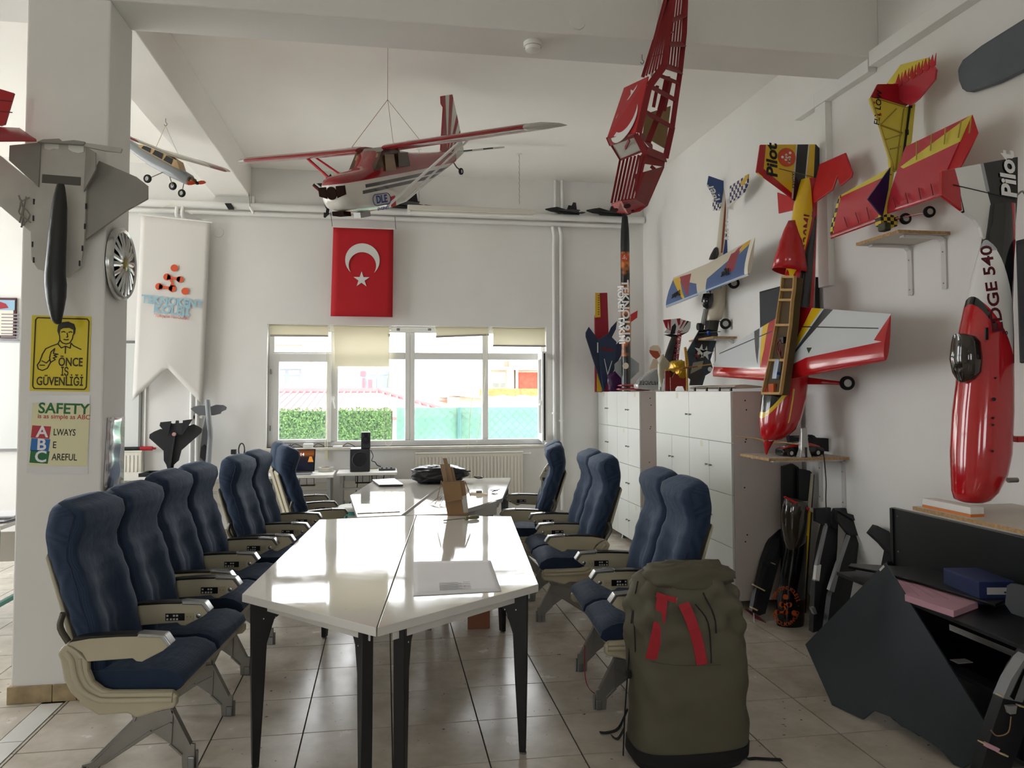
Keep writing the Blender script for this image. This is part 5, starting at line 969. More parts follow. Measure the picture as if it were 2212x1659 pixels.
# ================================================================ lockers
XC = 2.554
M_lock = mat('locker_white', '#d4d7d2', .35, var=.02, vs=2); M_side = mat('locker_side', '#c6bcb7', .5)
def locker(y0, y1, rowsd, label):
    t = wthing('locker_cabinet', label, 'cabinet', ((XC+3.12)/2, (y0+y1)/2, 0), 'white locker cabinets')
    B().bb(XC+.019, 3.12, y0, y1, .065, 1.618).build('body', M_side, t, bevel=.001)
    h = (1.62-.065)/4
    for r, n in enumerate(rowsd):
        z1 = 1.62-r*h; z0 = z1-h; wd = (y1-y0)/n
        for i in range(n):
            a = y1-wd*(i+1); d = B().bb(XC, XC+.017, a+.0025, a+wd-.0025, z0+.0025, z1-.0025).build('door', M_lock, t, bevel=.001)
            ky = a+.035 if i % 2 == 0 else a+wd-.035                # knobs meet in pairs
            B().lathe([(.006, 0), (.006, .012), (.009, .014), (.009, .02)], (XC, ky, (z0+z1)/2), (-1, 0, 0), 10).build('knob', M_steel, d, smooth=30)
            if (r+i) % 3 == 0: B().bb(XC-.0004, XC, a+wd*.3, a+wd*.3+.05, z1-.06, z1-.01).build('tape_residue', mat('old_tape', '#cfcdbb', .6), d)
    for y in (y0+.06, (y0+y1)/2, y1-.06):
        for x in (XC+.06, 3.06): B().lathe([(.03, 0), (.026, .012), (.02, .02), (.022, .065)], (x, y, 0), n=14).build('foot', M_steel, t, smooth=40)
    for y, z in ((y0, 1.55), (y0, 1.48), (y0, 1.26), (y0, 1.24), (y0, .9), (y0, .55), (y0, .5)): B().lathe([(.006, 0), (.006, .001)], (XC+.1+.03*(z*10 % 1), y, z), (0, -1, 0), 8).build('screw_hole', M_black, t)
    return t
locker(7.31, 8.80, (4, 4, 4, 4), 'white locker cabinet in the far corner carrying the black rocket')
locker(5.27, 6.84, (2, 4, 4, 2), 'white locker cabinet nearer the camera, behind the large standing plane')
# ================================================================ on top of the lockers
ZL = 1.62
def flat(name, px, Y, th, m, par, bevel=0): return B().prism([onY(x, y, Y) for x, y in px], (0, th, 0)).build(name, m, par, bevel=bevel)
O5 = (1260, 620, 3.965)
t = wthing('red_film_wing', 'red film-covered wing with a yellow ruler strip standing upright on the far locker', 'wing', onY(1298, 845, 8.62)); t.location.z = ZL
flat('wing', cp([(100, 900), (98, 260), (140, 50), (207, 48), (218, 360), (225, 900)], *O5), 8.62, .03, mat('film_red3', '#8a1f2c', .35), t, .006)
rl = flat('yellow_strip', cp([(102, 262), (102, 50), (140, 50), (148, 258)], *O5), 8.61, .008, mat('yellow_tape', '#c9a32c', .5), t); flat('yellow_strip', cp([(118, 895), (118, 720), (160, 860), (160, 895)], *O5), 8.61, .008, MATS['yellow_tape'], t)
for k in range(9): flat('scale_mark', cp([(126, 70+k*20), (138, 70+k*20), (138, 76+k*20), (126, 76+k*20)], *O5), 8.608, .002, M_black, rl)
t = wthing('navy_jet', 'navy blue angular stealth jet model leaning upright on the far locker', 'model plane', onY(1300, 845, 8.5)); t.location.z = ZL
M_nav = mat('navy_plastic', '#1c2740', .5); M_nav2 = mat('navy_plastic_light', '#26334d', .5)
flat('wing', cp([(22, 425), (22, 390), (48, 342), (130, 450), (165, 560), (160, 740), (178, 895), (172, 895)], *O5), 8.52, .02, M_nav, t); flat('body', cp([(130, 450), (215, 400), (285, 470), (275, 610), (178, 895), (150, 740)], *O5), 8.5, .03, M_nav2, t)
flat('fin', cp([(215, 400), (240, 345), (290, 292), (280, 360), (240, 440)], *O5), 8.47, .012, M_nav, t); flat('wing', cp([(275, 500), (330, 450), (335, 560), (260, 720), (225, 780)], *O5), 8.53, .02, M_nav, t)
flat('cockpit_strip', cp([(152, 515), (258, 530), (258, 555), (158, 540)], *O5), 8.495, .006, mat('dark_red_strip', '#5f1a22', .5), t)
for a in ([(178, 615), (182, 615), (212, 752), (207, 752)], [(244, 632), (248, 632), (212, 752), (207, 745)], [(120, 475), (128, 475), (128, 562), (120, 562)]): flat('edge_line', cp(a, *O5), 8.496, .004, M_wt, t)
rk = wthing('black_rocket', 'tall black rocket with an orange flame print reading TEKNO1919 standing on the far locker', 'rocket', onY(1352, 845, 8.2)); rk.location.z = ZL
Yk = 8.2; zt_ = onY(1350, 468, Yk).z
xb_, xt_ = onY(1352, 830, Yk).x, onY(1350, 500, Yk).x; rr0 = .052
def flame_mat():
    m = mat('rocket_flame', '#101010', .3, coat=.3); n = m.node_tree.nodes; L = m.node_tree.links; tc = n.new('ShaderNodeTexCoord'); nz = n.new('ShaderNodeTexNoise'); nz.inputs['Scale'].default_value = 7; nz.inputs['Detail'].default_value = 4; L.new(tc.outputs['Object'], nz.inputs[0])
    r = n.new('ShaderNodeValToRGB'); e = r.color_ramp.elements; e[0].position = .46; e[0].color = lin('#15100c'); e[1].position = .62; e[1].color = lin('#c9702c'); L.new(nz.outputs[0], r.inputs[0])
    s = n.new('ShaderNodeSeparateXYZ'); L.new(tc.outputs['Object'], s.inputs[0]); z0, z1 = onY(1350, 770, Yk).z, onY(1350, 545, Yk).z
    a = n.new('ShaderNodeMath'); a.operation = 'GREATER_THAN'; a.inputs[1].default_value = z0; L.new(s.outputs[2], a.inputs[0]); c = n.new('ShaderNodeMath'); c.operation = 'LESS_THAN'; c.inputs[1].default_value = z1; L.new(s.outputs[2], c.inputs[0]); d = n.new('ShaderNodeMath'); d.operation = 'MULTIPLY'; L.new(a.outputs[0], d.inputs[0]); L.new(c.outputs[0], d.inputs[1])
    x = n.new('ShaderNodeMix'); x.data_type = 'RGBA'; x.inputs[6].default_value = lin('#101113'); L.new(d.outputs[0], x.inputs[0]); L.new(r.outputs[0], x.inputs[7]); L.new(x.outputs[2], n['Principled BSDF'].inputs['Base Color']); return m
h = zt_-ZL; ax_ = V((xt_-xb_, 0, h)); kb = B().lathe([(rr0, .0), (rr0, h*.84), (rr0*.98, h*.86)], (xb_, Yk, ZL), ax_, 24).build('body_tube', flame_mat(), rk, smooth=60)
B().lathe([(rr0*.97, 0), (rr0*.9, h*.06), (rr0*.7, h*.12), (rr0*.62, h*.14), (rr0*.2, h*.15)], V((xb_, Yk, ZL))+ax_*.86, ax_, 24).build('nose_cone', M_black, rk, smooth=60)
text('TEKNO1919', frame(onY(1351, 672, Yk-rr0-.004), (.02, 0, -1), (1, 0, .02)), .115, MATS['letter_white'], kb, bold=.03, sx=1.15)
text('ROKET TAKIMI', frame(onY(1341.5, 680, Yk-rr0*.55), (.02, 0, -1), (.75, -.65, 0)), .1, MATS['letter_white'], kb, bold=.03, sx=1.0)
F = frame(onY(1349, 556, Yk-rr0-.003), (1, 0, 0), (0, 0, 1)); e_ = B().prism(disc(F, .046), (0, .004, 0)).build('emblem', MATS['emblem_orange'], kb); molecule(frame(onY(1349, 556, Yk-rr0-.0035), (1, 0, 0), (0, 0, 1)), .022, MATS['emblem_white'], e_)
M_finp = mat('clear_grey_fin', '#8d9296', .25)
flat('fin', cp([(268, 660), (340, 598), (342, 775), (325, 780), (268, 715)], *O5), 8.2, .006, M_finp, rk); flat('fin', cp([(405, 600), (478, 655), (478, 722), (408, 790)], *O5), 8.2, .006, M_finp, rk)
B().lathe([(.036, 0), (.036, .003)], onY(*cp([(362, 675)], *O5)[0], 8.14), (0, -1, 0), 20).build('round_label', mat('label_cream', '#cfc9b4', .5), kb)
t = wthing('red_tail_fin', 'small red tail fin sticking out behind the black rocket', 'fin', onY(1370, 845, 8.45)); t.location.z = ZL
flat('fin', cp([(405, 235), (466, 200), (462, 262), (410, 300)], *O5), 8.45, .012, M_redm, t); flat('stick', cp([(396, 900), (404, 900), (410, 260), (402, 260)], *O5), 8.47, .01, M_ply, t)
t = wthing('purple_bag', 'crumpled dark purple foil bag at the foot of the black rocket', 'bag', onY(1332, 845, 8.35)); t.location.z = ZL
bb_ = lump((onY(1330, 820, 8.38).x, 8.38, ZL+.1), .1, .05, .12, 9, 24, 12, amp=.14)
for p in bb_.v: p.z = max(p.z, ZL+.002)
bb_.build('bag', mat('purple_foil', '#3a1440', .25), t, smooth=180)
M_rw = mat('red_wing_film', '#a5343f', .4)
for k, (L, lab) in enumerate((([(265, 865), (290, 850), (470, 868), (520, 885), (400, 893)], 'lower of two flat red wing panels lying on the far locker'), ([(275, 828), (290, 818), (455, 842), (460, 862), (300, 845)], 'upper of two flat red wing panels lying on the far locker'))):
    t = wthing('red_wing_panel', lab, 'wing', onY(1350, 845, 7.62), 'flat red wing panels on the far locker'); t.location.z = ZL+.04*k
    a, c = onY(*cp([L[0]], *O5)[0], 7.6).x, onY(*cp([L[3 if k == 0 else 2]], *O5)[0], 7.6).x; z = ZL+.012+.04*k
    wingb([((a+.02*k, 7.42+.03*k, z+.01), (a+.02, 7.6, z+.01)), ((c, 7.38+.04*k, z+.01), (c, 7.72, z+.01))], (0, 0, 1), .12).build('panel', M_rw, t, smooth=60)
    B().box((c+.003, 7.55, z+.01), (.006, .2, .016)).build('end_rib', mat('end_rib_dark', '#5a1a22', .6), t)
# silver foil package with mirrored print
t = wthing('foil_package', 'silver foil package with black print lying on the gap between the lockers', 'package', onY(1405, 845, 7.0)); t.location.z = ZL
Yp_ = 7.25; L = cp([(462, 835), (520, 760), (640, 690), (650, 740), (655, 885), (540, 880), (465, 868)], *O5); M_foil = mat('silver_foil', '#c9ccca', .22, .6, bump=.6, bs=18)
b = B().prism([onY(x, y, Yp_) for x, y in L], (0, .12, .0)); b.build('bag', M_foil, t, bevel=.012)
text('THUNDER', frame(onY(*cp([(575, 822)], *O5)[0], Yp_-.003), (-1, 0, .03), (0, 0, 1)), .05, M_black, t, shear=.15)
b = B(); [b.bar(onY(*cp([(480+k*26, 835)], *O5)[0], Yp_-.002), onY(*cp([(498+k*26, 835)], *O5)[0], Yp_-.002), .001, .006) for k in range(6)]; b.build('print_line', M_black, t)
B().prism([onY(x, y, 7.05) for x, y in cp([(650, 880), (648, 700), (670, 600), (690, 572), (695, 600), (672, 890)], *O5)], (0, .02, 0)).build('upright_edge', M_foil, t, bevel=.004)
t = wthing('balsa_tail', 'cream and orange rounded balsa tail piece standing behind the foil package', 'model part', onY(1412, 845, 7.55)); t.location.z = ZL
flat('round_head', cp([(568, 540), (572, 515), (600, 498), (640, 500), (660, 525), (668, 560), (655, 600), (625, 618), (590, 590)], *O5), 7.56, .012, mat('cream_film', '#c4b49c', .5), t); flat('orange_field', cp([(566, 540), (640, 550), (660, 590), (625, 618), (598, 600), (572, 565)], *O5), 7.552, .008, mat('burnt_orange_film', '#9a4424', .5), t); flat('neck', cp([(600, 612), (632, 620), (665, 700), (600, 720), (610, 890), (590, 890), (566, 690)], *O5), 7.56, .012, MATS['cream_film'], t)
# small white, red, black plane leaning on the wall
O6 = (1400, 660, 4.76); Yv = 6.75
t = wthing('small_aerobatic_plane', 'small white, red and black model plane leaning tail-up on the nearer locker', 'model plane', onY(1455, 845, Yv)); t.location.z = ZL
LVa = livery('small_tail', '#d6d4d2', [('#9c1c2c', xz(cp([(155, 145), (235, 140), (232, 260), (160, 215)], *O6), Yv)), ('#d6d4d2', xz(cp([(205, 160), (222, 250), (200, 230)], *O6), Yv)), ('#141416', xz(cp([(262, 140), (290, 215), (270, 320), (235, 300), (210, 250), (245, 215)], *O6), Yv)), ('#9c1c2c', xz(cp([(292, 135), (332, 130), (330, 190), (312, 210)], *O6), Yv)), ('#9c1c2c', xz(cp([(365, 148), (388, 150), (330, 238), (322, 235)], *O6), Yv)), ('#141416', xz(cp([(400, 155), (424, 158), (350, 252), (370, 215)], *O6), Yv))], 'xz', .3)
flat('tail_plane', cp([(155, 148), (330, 130), (365, 148), (442, 165), (435, 230), (415, 268), (330, 290), (230, 295), (165, 275), (190, 245)], *O6), Yv, .014, LVa, t, .003); flat('dark_elevator', cp([(165, 300), (235, 292), (300, 300), (418, 268), (330, 315), (260, 330)], *O6), Yv-.01, .01, M_black, t)
LVb = livery('small_body', '#141416', [('#d6d4d2', xz(cp([(270, 330), (350, 300), (310, 590), (250, 590)], *O6), Yv)), ('#9c1c2c', xz(cp([(262, 500), (290, 500), (285, 590), (262, 590)], *O6), Yv))], 'xz', .25, .3)
ob = fusepx([(660+y/4.76, 1400+l/4.76, 1400+r/4.76) for y, l, r in ((880, 160, 280), (700, 150, 300), (600, 145, 310), (480, 180, 325), (380, 215, 338), (320, 240, 345))], Yv-.04, .8, 20).build('fuselage', LVb, t, smooth=60); text('THUNDER', frame(onY(*cp([(308, 405)], *O6)[0], Yv-.1), (.18, 0, 1), (-1, 0, .18)), .06, mat('letter_red2', '#a02030', .5), ob, bold=.02, shear=.1)
flat('canopy', cp([(115, 600), (150, 500), (225, 580), (222, 625), (180, 700), (140, 845), (115, 700)], *O6), Yv-.16, .05, mat('pale_canopy', '#a79f8a', .12), t, .012)
# gold figure, red horse legs, gold propeller on the nearer locker
t = wthing('red_plywood_horse', 'red plywood horse-leg cutouts joined by a gold crumpled roll, on the nearer locker', 'model part', onY(1460, 845, 6.2)); t.location.z = ZL
M_rp = mat('red_ply', '#7d1f18', .5); flat('leg_plate', cp([(178, 880), (176, 670), (240, 690), (228, 780), (215, 880)], *O6), 6.3, .01, M_rp, t); flat('leg_plate', cp([(232, 880), (230, 740), (250, 740), (270, 700), (405, 720), (412, 865), (380, 880), (360, 830), (300, 830), (262, 880)], *O6), 6.15, .012, M_rp, t)
b = lump((onY(1467, 792, 6.22).x, 6.24, onY(1467, 792, 6.22).z), .075, .09, .055, 3, 18, 10, amp=.12); b.build('gold_roll', mat('gold_foil', '#b08a1e', .25, .5), t, smooth=180); b = lump((onY(1470, 808, 6.2).x, 6.18, onY(1470, 806, 6.2).z), .05, .05, .05, 6, 16, 8, amp=.12); b.build('gold_roll', MATS['gold_foil'], t, smooth=180)
t = wthing('gold_propeller', 'yellow and brown wooden propeller with an upright lattice blade on the nearer locker', 'propeller', onY(1490, 845, 6.0)); t.location.z = ZL
M_gw = mat('gold_wood', '#b98f3a', .4); flat('blade', cp([(176, 655), (185, 672), (660, 608), (655, 597), (430, 628)], *O6), 6.0, .014, M_gw, t); flat('red_middle', cp([(360, 640), (510, 620), (510, 634), (360, 652)], *O6), 5.995, .024, mat('red_brown', '#7a3a24', .4), t); up_ = flat('upright_blade', cp([(372, 430), (392, 424), (420, 600), (415, 628), (388, 626)], *O6), 6.02, .014, M_gw, t)
for k in range(7): flat('lattice', cp([(376+k*3, 450+k*24), (406+k*2.5, 444+k*24), (406+k*2.5, 449+k*24), (376+k*3, 455+k*24)], *O6), 6.015, .002, mat('gold_dark', '#8a6a24', .5), up_)
flat('stem', cp([(395, 880), (410, 880), (412, 630), (398, 630)], *O6), 6.03, .012, M_gw, t)
# camouflaged jet with stars behind the small shelf
t = wthing('camouflage_plane', 'dark blue and olive camouflaged model plane with white stars, standing under the small shelf', 'model plane', onY(1520, 845, 6.55)); t.location.z = ZL
LVd = livery('camo', '#1f3340', [('#12100f', xz(cp([(540, 240), (760, 150), (640, 620), (560, 560)], *O6), 6.55)), ('#2b2420', xz(cp([(450, 720), (640, 640), (640, 720), (560, 820), (450, 820)], *O6), 6.55)), ('#8d8b78', xz(cp([(530, 580), (640, 560), (620, 640), (500, 700)], *O6), 6.55))], 'xz', .4)
flat('wing', cp([(365, 650), (400, 480), (530, 250), (700, 235), (720, 300), (690, 400), (640, 560), (665, 640), (640, 690), (590, 720), (560, 820), (430, 820), (440, 760), (370, 700)], *O6), 6.70, .02, LVd, t)
for x, y, r in ((540, 470, .07), (590, 490, .07)): B().prism(star(frame(onY(*cp([(x, y)], *O6)[0], 6.692), (1, 0, 0), (0, 0, 1)), r, .2), (0, -.003, 0)).build('star_mark', M_wt, t)
B().prism(star(frame(onY(*cp([(498, 515)], *O6)[0], 6.69), (1, 0, 0), (0, 0, 1)), .035, .2), (0, -.003, 0)).build('star_mark', mat('dull_red', '#7a2a2a', .5), t); B().lathe([(.022, 0), (.022, .004)], onY(*cp([(635, 655)], *O6)[0], 6.69), (0, -1, 0), 14).build('white_disc', M_wt, t)
# long pale wing lying along the nearer locker
t = wthing('pale_wing', 'long pale glossy wing lying flat along the top of the nearer locker', 'wing', (2.8, 5.7, ZL))
wingb([((2.60, 5.30, ZL+.035), (2.86, 5.30, ZL+.03)), ((2.64, 5.9, ZL+.035), (2.9, 5.95, ZL+.03)), ((2.75, 6.5, ZL+.03), (2.95, 6.55, ZL+.03))], (0, 0, 1), .13).build('panel', mat('pale_film', '#b9b5a6', .2, coat=.4), t, smooth=60)
for y in (5.42, 5.62, 5.86, 6.1): B().box((2.63, y, ZL+.016), (.012, .02, .03)).build('control_horn', M_black, t)
LVk = livery('check_tip', '#1a1712', [(('#1a1712', '#c9ab3a', .02), [(2, 5), (4, 5), (4, 6.9), (2, 6.9)])], 'xy', .3)
t = wthing('checkered_wing_tip', 'small black and yellow checkered wing tip lying on the nearer locker', 'wing tip', (2.98, 5.38, ZL))
wingb([((2.90, 5.28, ZL+.012), (3.08, 5.28, ZL+.012)), ((2.92, 5.5, ZL+.012), (3.06, 5.5, ZL+.012)), ((2.97, 5.58, ZL+.01), (3.03, 5.58, ZL+.01))], (0, 0, 1), .1).build('panel', LVk, t, smooth=60)
# ================================================================ radiators, desks and window-side things
M_rad = mat('radiator_enamel', '#d6d2c6', .4)
def radiator(x0, x1, z0, z1, label, valve):
    t = wthing('panel_radiator', label, 'radiator', ((x0+x1)/2, YB-.06, z0)); B().bb(x0, x1, YB-.10, YB-.03, z0+.015, z1-.015).build('panel', M_rad, t, bevel=.008)
    n = int((x1-x0)/.042)
    for i in range(n): x = x0+.03+(x1-x0-.06)*(i+.5)/n; B().bb(x-.011, x+.011, YB-.108, YB-.098, z0+.05, z1-.05).build('flute', M_rad, t, bevel=.004)
    B().bb(x0-.004, x1+.004, YB-.105, YB-.02, z1-.016, z1).build('top_grille', M_rad, t, bevel=.003)
    if valve: B().tube([(x1, YB-.06, z1-.03), (x1+.07, YB-.06, z1-.03), (x1+.08, YB-.02, z1-.03)], .012, 8).build('valve', M_white, t, smooth=40); B().lathe([(.016, 0), (.018, .03), (.012, .035)], (x1+.07, YB-.06, z1-.03), (1, 0, 0), 12).build('valve_cap', M_white, t, smooth=40)
    for x in (x0+.15, x1-.15): B().bb(x-.02, x+.02, YB-.03, YB, z1-.2, z1-.1).build('hanger', M_white, t)
    return t
radiator(.352, 1.617, .32, .914, 'cream panel radiator below the window', True)
radiator(-3.6, -2.63, .38, .985, 'cream panel radiator on the back wall left of the banner', False)
t = wthing('red_marker_tube', 'red and black felt marker lying on the left radiator', 'marker', onY(325, 972, YB-.06)); a, c = onY(262, 968, YB-.06), onY(337, 971, YB-.06); a.z = c.z = 1.005
B().cyl(a, a.lerp(c, .55), .02, 12).build('barrel', M_black, t, smooth=40); B().cyl(a.lerp(c, .55), a.lerp(c, .9), .024, 12).build('cap', mat('marker_red', '#a01824', .4), t, smooth=40); B().cyl(a.lerp(c, .9), c, .012, 10).build('tip', MATS['marker_red'], t, smooth=40)
# whiteboard, framed certificate
wl_, wr_ = -6.0, onY(304, 800, YB).x; wz0_, wz1_ = 1.02, onY(280, 741, YB).z
t = wthing('whiteboard', 'wide whiteboard with an aluminium frame on the back wall behind the pillar', 'whiteboard', ((wl_+wr_)/2, YB-.02, wz0_)); B().bb(wl_, wr_, YB-.025, YB, wz0_, wz1_).build('board', mat('whiteboard_face', '#d9dcd9', .2), t)
for q in ((wl_, wr_, wz1_-.005, wz1_+.025), (wl_, wr_, wz0_-.025, wz0_), (wr_-.005, wr_+.02, wz0_-.025, wz1_+.025)): B().bb(q[0], q[1], YB-.03, YB-.0, q[2], q[3]).build('frame_rail', M_steel, t)
B().bb(wr_+.05, wr_+.065, YB-.02, YB, wz0_, 1.95).build('cable_duct', M_pvc, t)
B().bb(wr_-.42, wr_-.18, YB-.03, YB-.026, 1.45, 1.85).build('sheet', M_paper, t)
q0, q1 = onY(-40, 643, YB), onY(35, 731, YB); t = wthing('framed_certificate', 'brown framed certificate with a flag picture on the back wall at the left edge', 'picture', ((q0.x+q1.x)/2, YB-.02, q1.z)); B().bb(q0.x, q1.x, YB-.03, YB, q1.z, q0.z).build('frame', mat('brown_moulding', '#4a2018', .5), t); B().bb(q0.x+.02, q1.x-.02, YB-.034, YB-.03, q1.z+.03, q0.z-.03).build('sheet', mat('certificate_paper', '#ddd6c8', .6), t)
b = onY(8, 660, YB-.036); B().bb(b.x-.12, b.x+.11, YB-.037, YB-.034, b.z-.05, b.z+.06).build('flag_picture', mat('flag_picture', '#8fb0c8', .6), t); flat('flag_red', [(-20, 660), (0, 652), (12, 656), (18, 665), (-5, 668), (-20, 672)], YB-.04, .002, mat('flag_red2', '#9c1c2c', .6), t)
for k in range(9): B().bb(b.x-.02, b.x+.16, YB-.036, YB-.034, b.z-.10-.035*k, b.z-.088-.035*k).build('printed_line', M_ink, t)
# worn desk with newspapers and a teal-legged stool at the left edge
M_teal = mat('teal_steel', '#3f8a80', .4)
def desk(x0, x1, y0, y1, z, label, leg, name='desk', top='#dcdad4', basket=True):
    t = wthing(name, label, 'desk', ((x0+x1)/2, (y0+y1)/2, 0)); B().bb(x0, x1, y0, y1, z-.03, z).build('tabletop', mat('desk_top', top, .35), t, bevel=.003)
    for x in (x0+.05, x1-.05):
        for y in (y0+.05, y1-.05): B().bb(x-.018, x+.018, y-.018, y+.018, 0, z-.03).build('leg', leg, t)
        B().bb(x-.015, x+.015, y0+.06, y1-.06, .12, .15).build('foot_rail', leg, t)
    B().bb(x0+.06, x1-.06, y1-.08, y1-.06, z-.35, z-.13).build('modesty_panel', mat('desk_panel', '#cfcbc2', .5), t); B().bb(x0+.05, x1-.05, y0+.04, y0+.065, z-.19, z-.165).build('front_rail', leg, t)
    if basket:
        bx0, bx1 = x0+.2, x1-.2; bk_ = B()
        for zz, yy in ((z-.035, y0+.05), (z-.11, y0+.06), (z-.125, y0+.12), (z-.125, y0+.2)): bk_.tube([(bx0, yy, zz), (bx1, yy, zz)], .004, 5)
        k = bx0
        while k <= bx1+.001: bk_.tube([(k, y0+.05, z-.03), (k, y0+.06, z-.11), (k, y0+.1, z-.125), (k, y0+.22, z-.125)], .0035, 5); k += .075
        bk_.build('wire_basket', M_black, t)
    return t
M_greyleg = mat('desk_leg_grey', '#9a9a96', .4, .3)
d1 = desk(-.515, .135, 8.32, 8.80, .742, 'white desk with a wire basket under the window, holding the loudspeakers', M_greyleg)
d2 = desk(-1.25, -.545, 8.24, 8.74, .735, 'white desk with a wire basket beside the speaker desk, holding the open laptop', M_greyleg)
d3 = desk(-2.9, -1.32, 8.15, 8.72, .755, 'long worktable by the back wall carrying the black foam jet', M_greyleg, 'work_table', '#3a3632', False)
b = B()
for L in ([(-.30, 8.6, .73), (-.32, 8.5, .5), (-.5, 8.55, .25), (-.75, 8.6, .1)], [(-.15, 8.6, .73), (-.12, 8.5, .4), (-.16, 8.55, .12)], [(.0, 8.6, .73), (-.05, 8.5, .45), (-.1, 8.55, .15)]): b.tube(sline(L, 5), .006, 5)
b.build('cables', M_black, d1)
# subwoofer and satellite speaker
Ys = 8.42; s0, s1 = onY(756, 970, Ys), onY(799, 1010, Ys); zd = .742
t = wthing('subwoofer', 'black subwoofer cube with a big round cone standing on the desk under the window', 'speaker', ((s0.x+s1.x)/2, Ys+.1, zd)); hs = s0.z-zd; xc = (s0.x+s1.x)/2
B().bb(s0.x, s1.x, Ys, Ys+.24, zd, zd+hs).build('cabinet', mat('speaker_vinyl', '#26292b', .45), t, bevel=.008); r = (s1.x-s0.x)*.40
B().lathe([(r, 0), (r*1.02, .006), (r*.92, .01), (r*.88, .004)], (xc, Ys, zd+hs*.53), (0, -1, 0), 28, cap=False).build('surround', mat('rubber_dark', '#33373a', .4), t, smooth=40); B().lathe([(r*.88, .003), (r*.5, -.004+.008), (r*.2, .009), (.001, .011)], (xc, Ys, zd+hs*.53), (0, -1, 0), 24).build('cone', mat('cone_black', '#131518', .5), t, smooth=60)
zs_ = zd+hs; a0, a1 = onY(780, 934, Ys+.02), onY(800, 968, Ys+.02); zs_ += .002
t = wthing('satellite_speaker', 'small black satellite speaker standing on top of the subwoofer', 'speaker', ((a0.x+a1.x)/2, Ys+.08, zs_)); ht = a0.z-zs_; xc = (a0.x+a1.x)/2
B().bb(a0.x, a1.x, Ys+.02, Ys+.14, zs_, zs_+ht).build('cabinet', MATS['speaker_vinyl'], t, bevel=.005)
for zz, rr in ((.5, .044), (.83, .02)): B().lathe([(rr, 0), (rr, .004), (rr*.85, .005), (rr*.8, .001), (.001, .004)], (xc, Ys+.02, zs_+ht*zz), (0, -1, 0), 20).build('driver', MATS['cone_black'], t, smooth=40)
b = B(); P = [onY(801, 972, 8.5), onY(806, 985, 8.5), onY(803, 995, 8.45), onY(810, 998, 8.45), onY(815, 1005, 8.45), onY(823, 1008, 8.45)]; b.tube(sline(P, 5), .005, 5); b.build('cable', M_black, t)
t = wthing('power_strip', 'dark power strip lying on the right of the speaker desk', 'power strip', onZ(835, 1007, .742)); B().bb(onZ(819, 1008, .745).x, onZ(853, 1008, .745).x, 8.5, 8.56, .742, .765).build('body', mat('dark_grey_plastic', '#4a4a4c', .5), t, bevel=.004); b = B(); [b.bb(-.04+.05*k, -.02+.05*k, 8.51, 8.54, .765, .775) for k in range(3)]; b.build('plugs', M_black, t)
t = wthing('small_camera', 'small black round webcam on the speaker desk, left of the subwoofer', 'camera', onZ(746, 1010, .742)); c = onZ(747, 1010, .742); B().ball(c+V((0, 0, .028)), .028, 12, (1.2, 1, .8)).build('body', M_blackg, t, smooth=180); B().lathe([(.03, 0), (.03, .006)], c, n=14).build('base', M_black, t)
t = wthing('desk_pen', 'yellow and blue pen lying flat on the speaker desk', 'pen', onZ(800, 1013, .742)); B().cyl(onZ(788, 1013, .747), onZ(815, 1012, .747), .005, 8).build('pen', mat('pen_yellow', '#b9b04a', .4), t); B().cyl(onZ(807, 1012.2, .747), onZ(815, 1012, .747), .0055, 8).build('cap', MATS['strap_blue'], t)  # a yellow pen with a blue cap
# laptop, open
lx0, lx1 = onY(628, 1000, 8.45).x, onY(679, 1000, 8.45).x; t = wthing('open_laptop', 'open laptop with a sunset lock screen on the left desk', 'laptop', ((lx0+lx1)/2, 8.4, .735)); lx0 -= .05
B().bb(lx0, lx1-.02, 8.27, 8.47, .735, .75).build('keyboard_base', mat('laptop_grey', '#8d9095', .35, .5), t, bevel=.003); zt2 = onY(660, 971, 8.47).z
B().prism([(lx0, 8.47, .75), (lx1, 8.47, .75), (lx1+.005, 8.53, zt2), (lx0, 8.53, zt2)], (0, .008, 0)).build('screen_lid', M_black, t)
def sunset():
    m = mat('lock_screen', '#141830', .1); n = m.node_tree.nodes; L = m.node_tree.links; tc = n.new('ShaderNodeTexCoord'); s = n.new('ShaderNodeSeparateXYZ'); L.new(tc.outputs['Object'], s.inputs[0]); mr = n.new('ShaderNodeMapRange'); mr.inputs[1].default_value = .77; mr.inputs[2].default_value = zt2; L.new(s.outputs[2], mr.inputs[0])
    r = n.new('ShaderNodeValToRGB'); e = r.color_ramp.elements; e[0].position = 0; e[0].color = lin('#141830'); e[1].position = 1; e[1].color = lin('#8a4a22')
    for p, c in ((.45, '#161a30'), (.62, '#3a1f22'), (.75, '#b0662a'), (.88, '#8a4a22')): q = e.new(p); q.color = lin(c)
    L.new(mr.outputs[0], r.inputs[0]); b = n['Principled BSDF']; L.new(r.outputs[0], b.inputs['Emission Color']); b.inputs['Emission Strength'].default_value = .55; b.inputs['Base Color'].default_value = (0, 0, 0, 1); return m
sc = B().prism([(lx0+.012, 8.468, .77), (lx1-.012, 8.468, .77), (lx1-.008, 8.526, zt2-.012), (lx0+.012, 8.526, zt2-.012)], (0, .002, 0)).build('display', sunset(), t)
text('15:14', frame(onY(647, 982, 8.49), (1, 0, 0), (0, .2, 1)), .045, mat('screen_white', '#e8e8f0', .5, emit=.7), sc, bold=.02)
b = onY(671, 992, 8.48); B().prism([b+V(q) for q in ((-.03, 0, -.03), (.03, 0, -.03), (.012, 0, .03), (-.012, 0, .03))], (0, .001, 0)).build('sun_glint', mat('screen_amber', '#d08a3a', .5, emit=.5), sc)
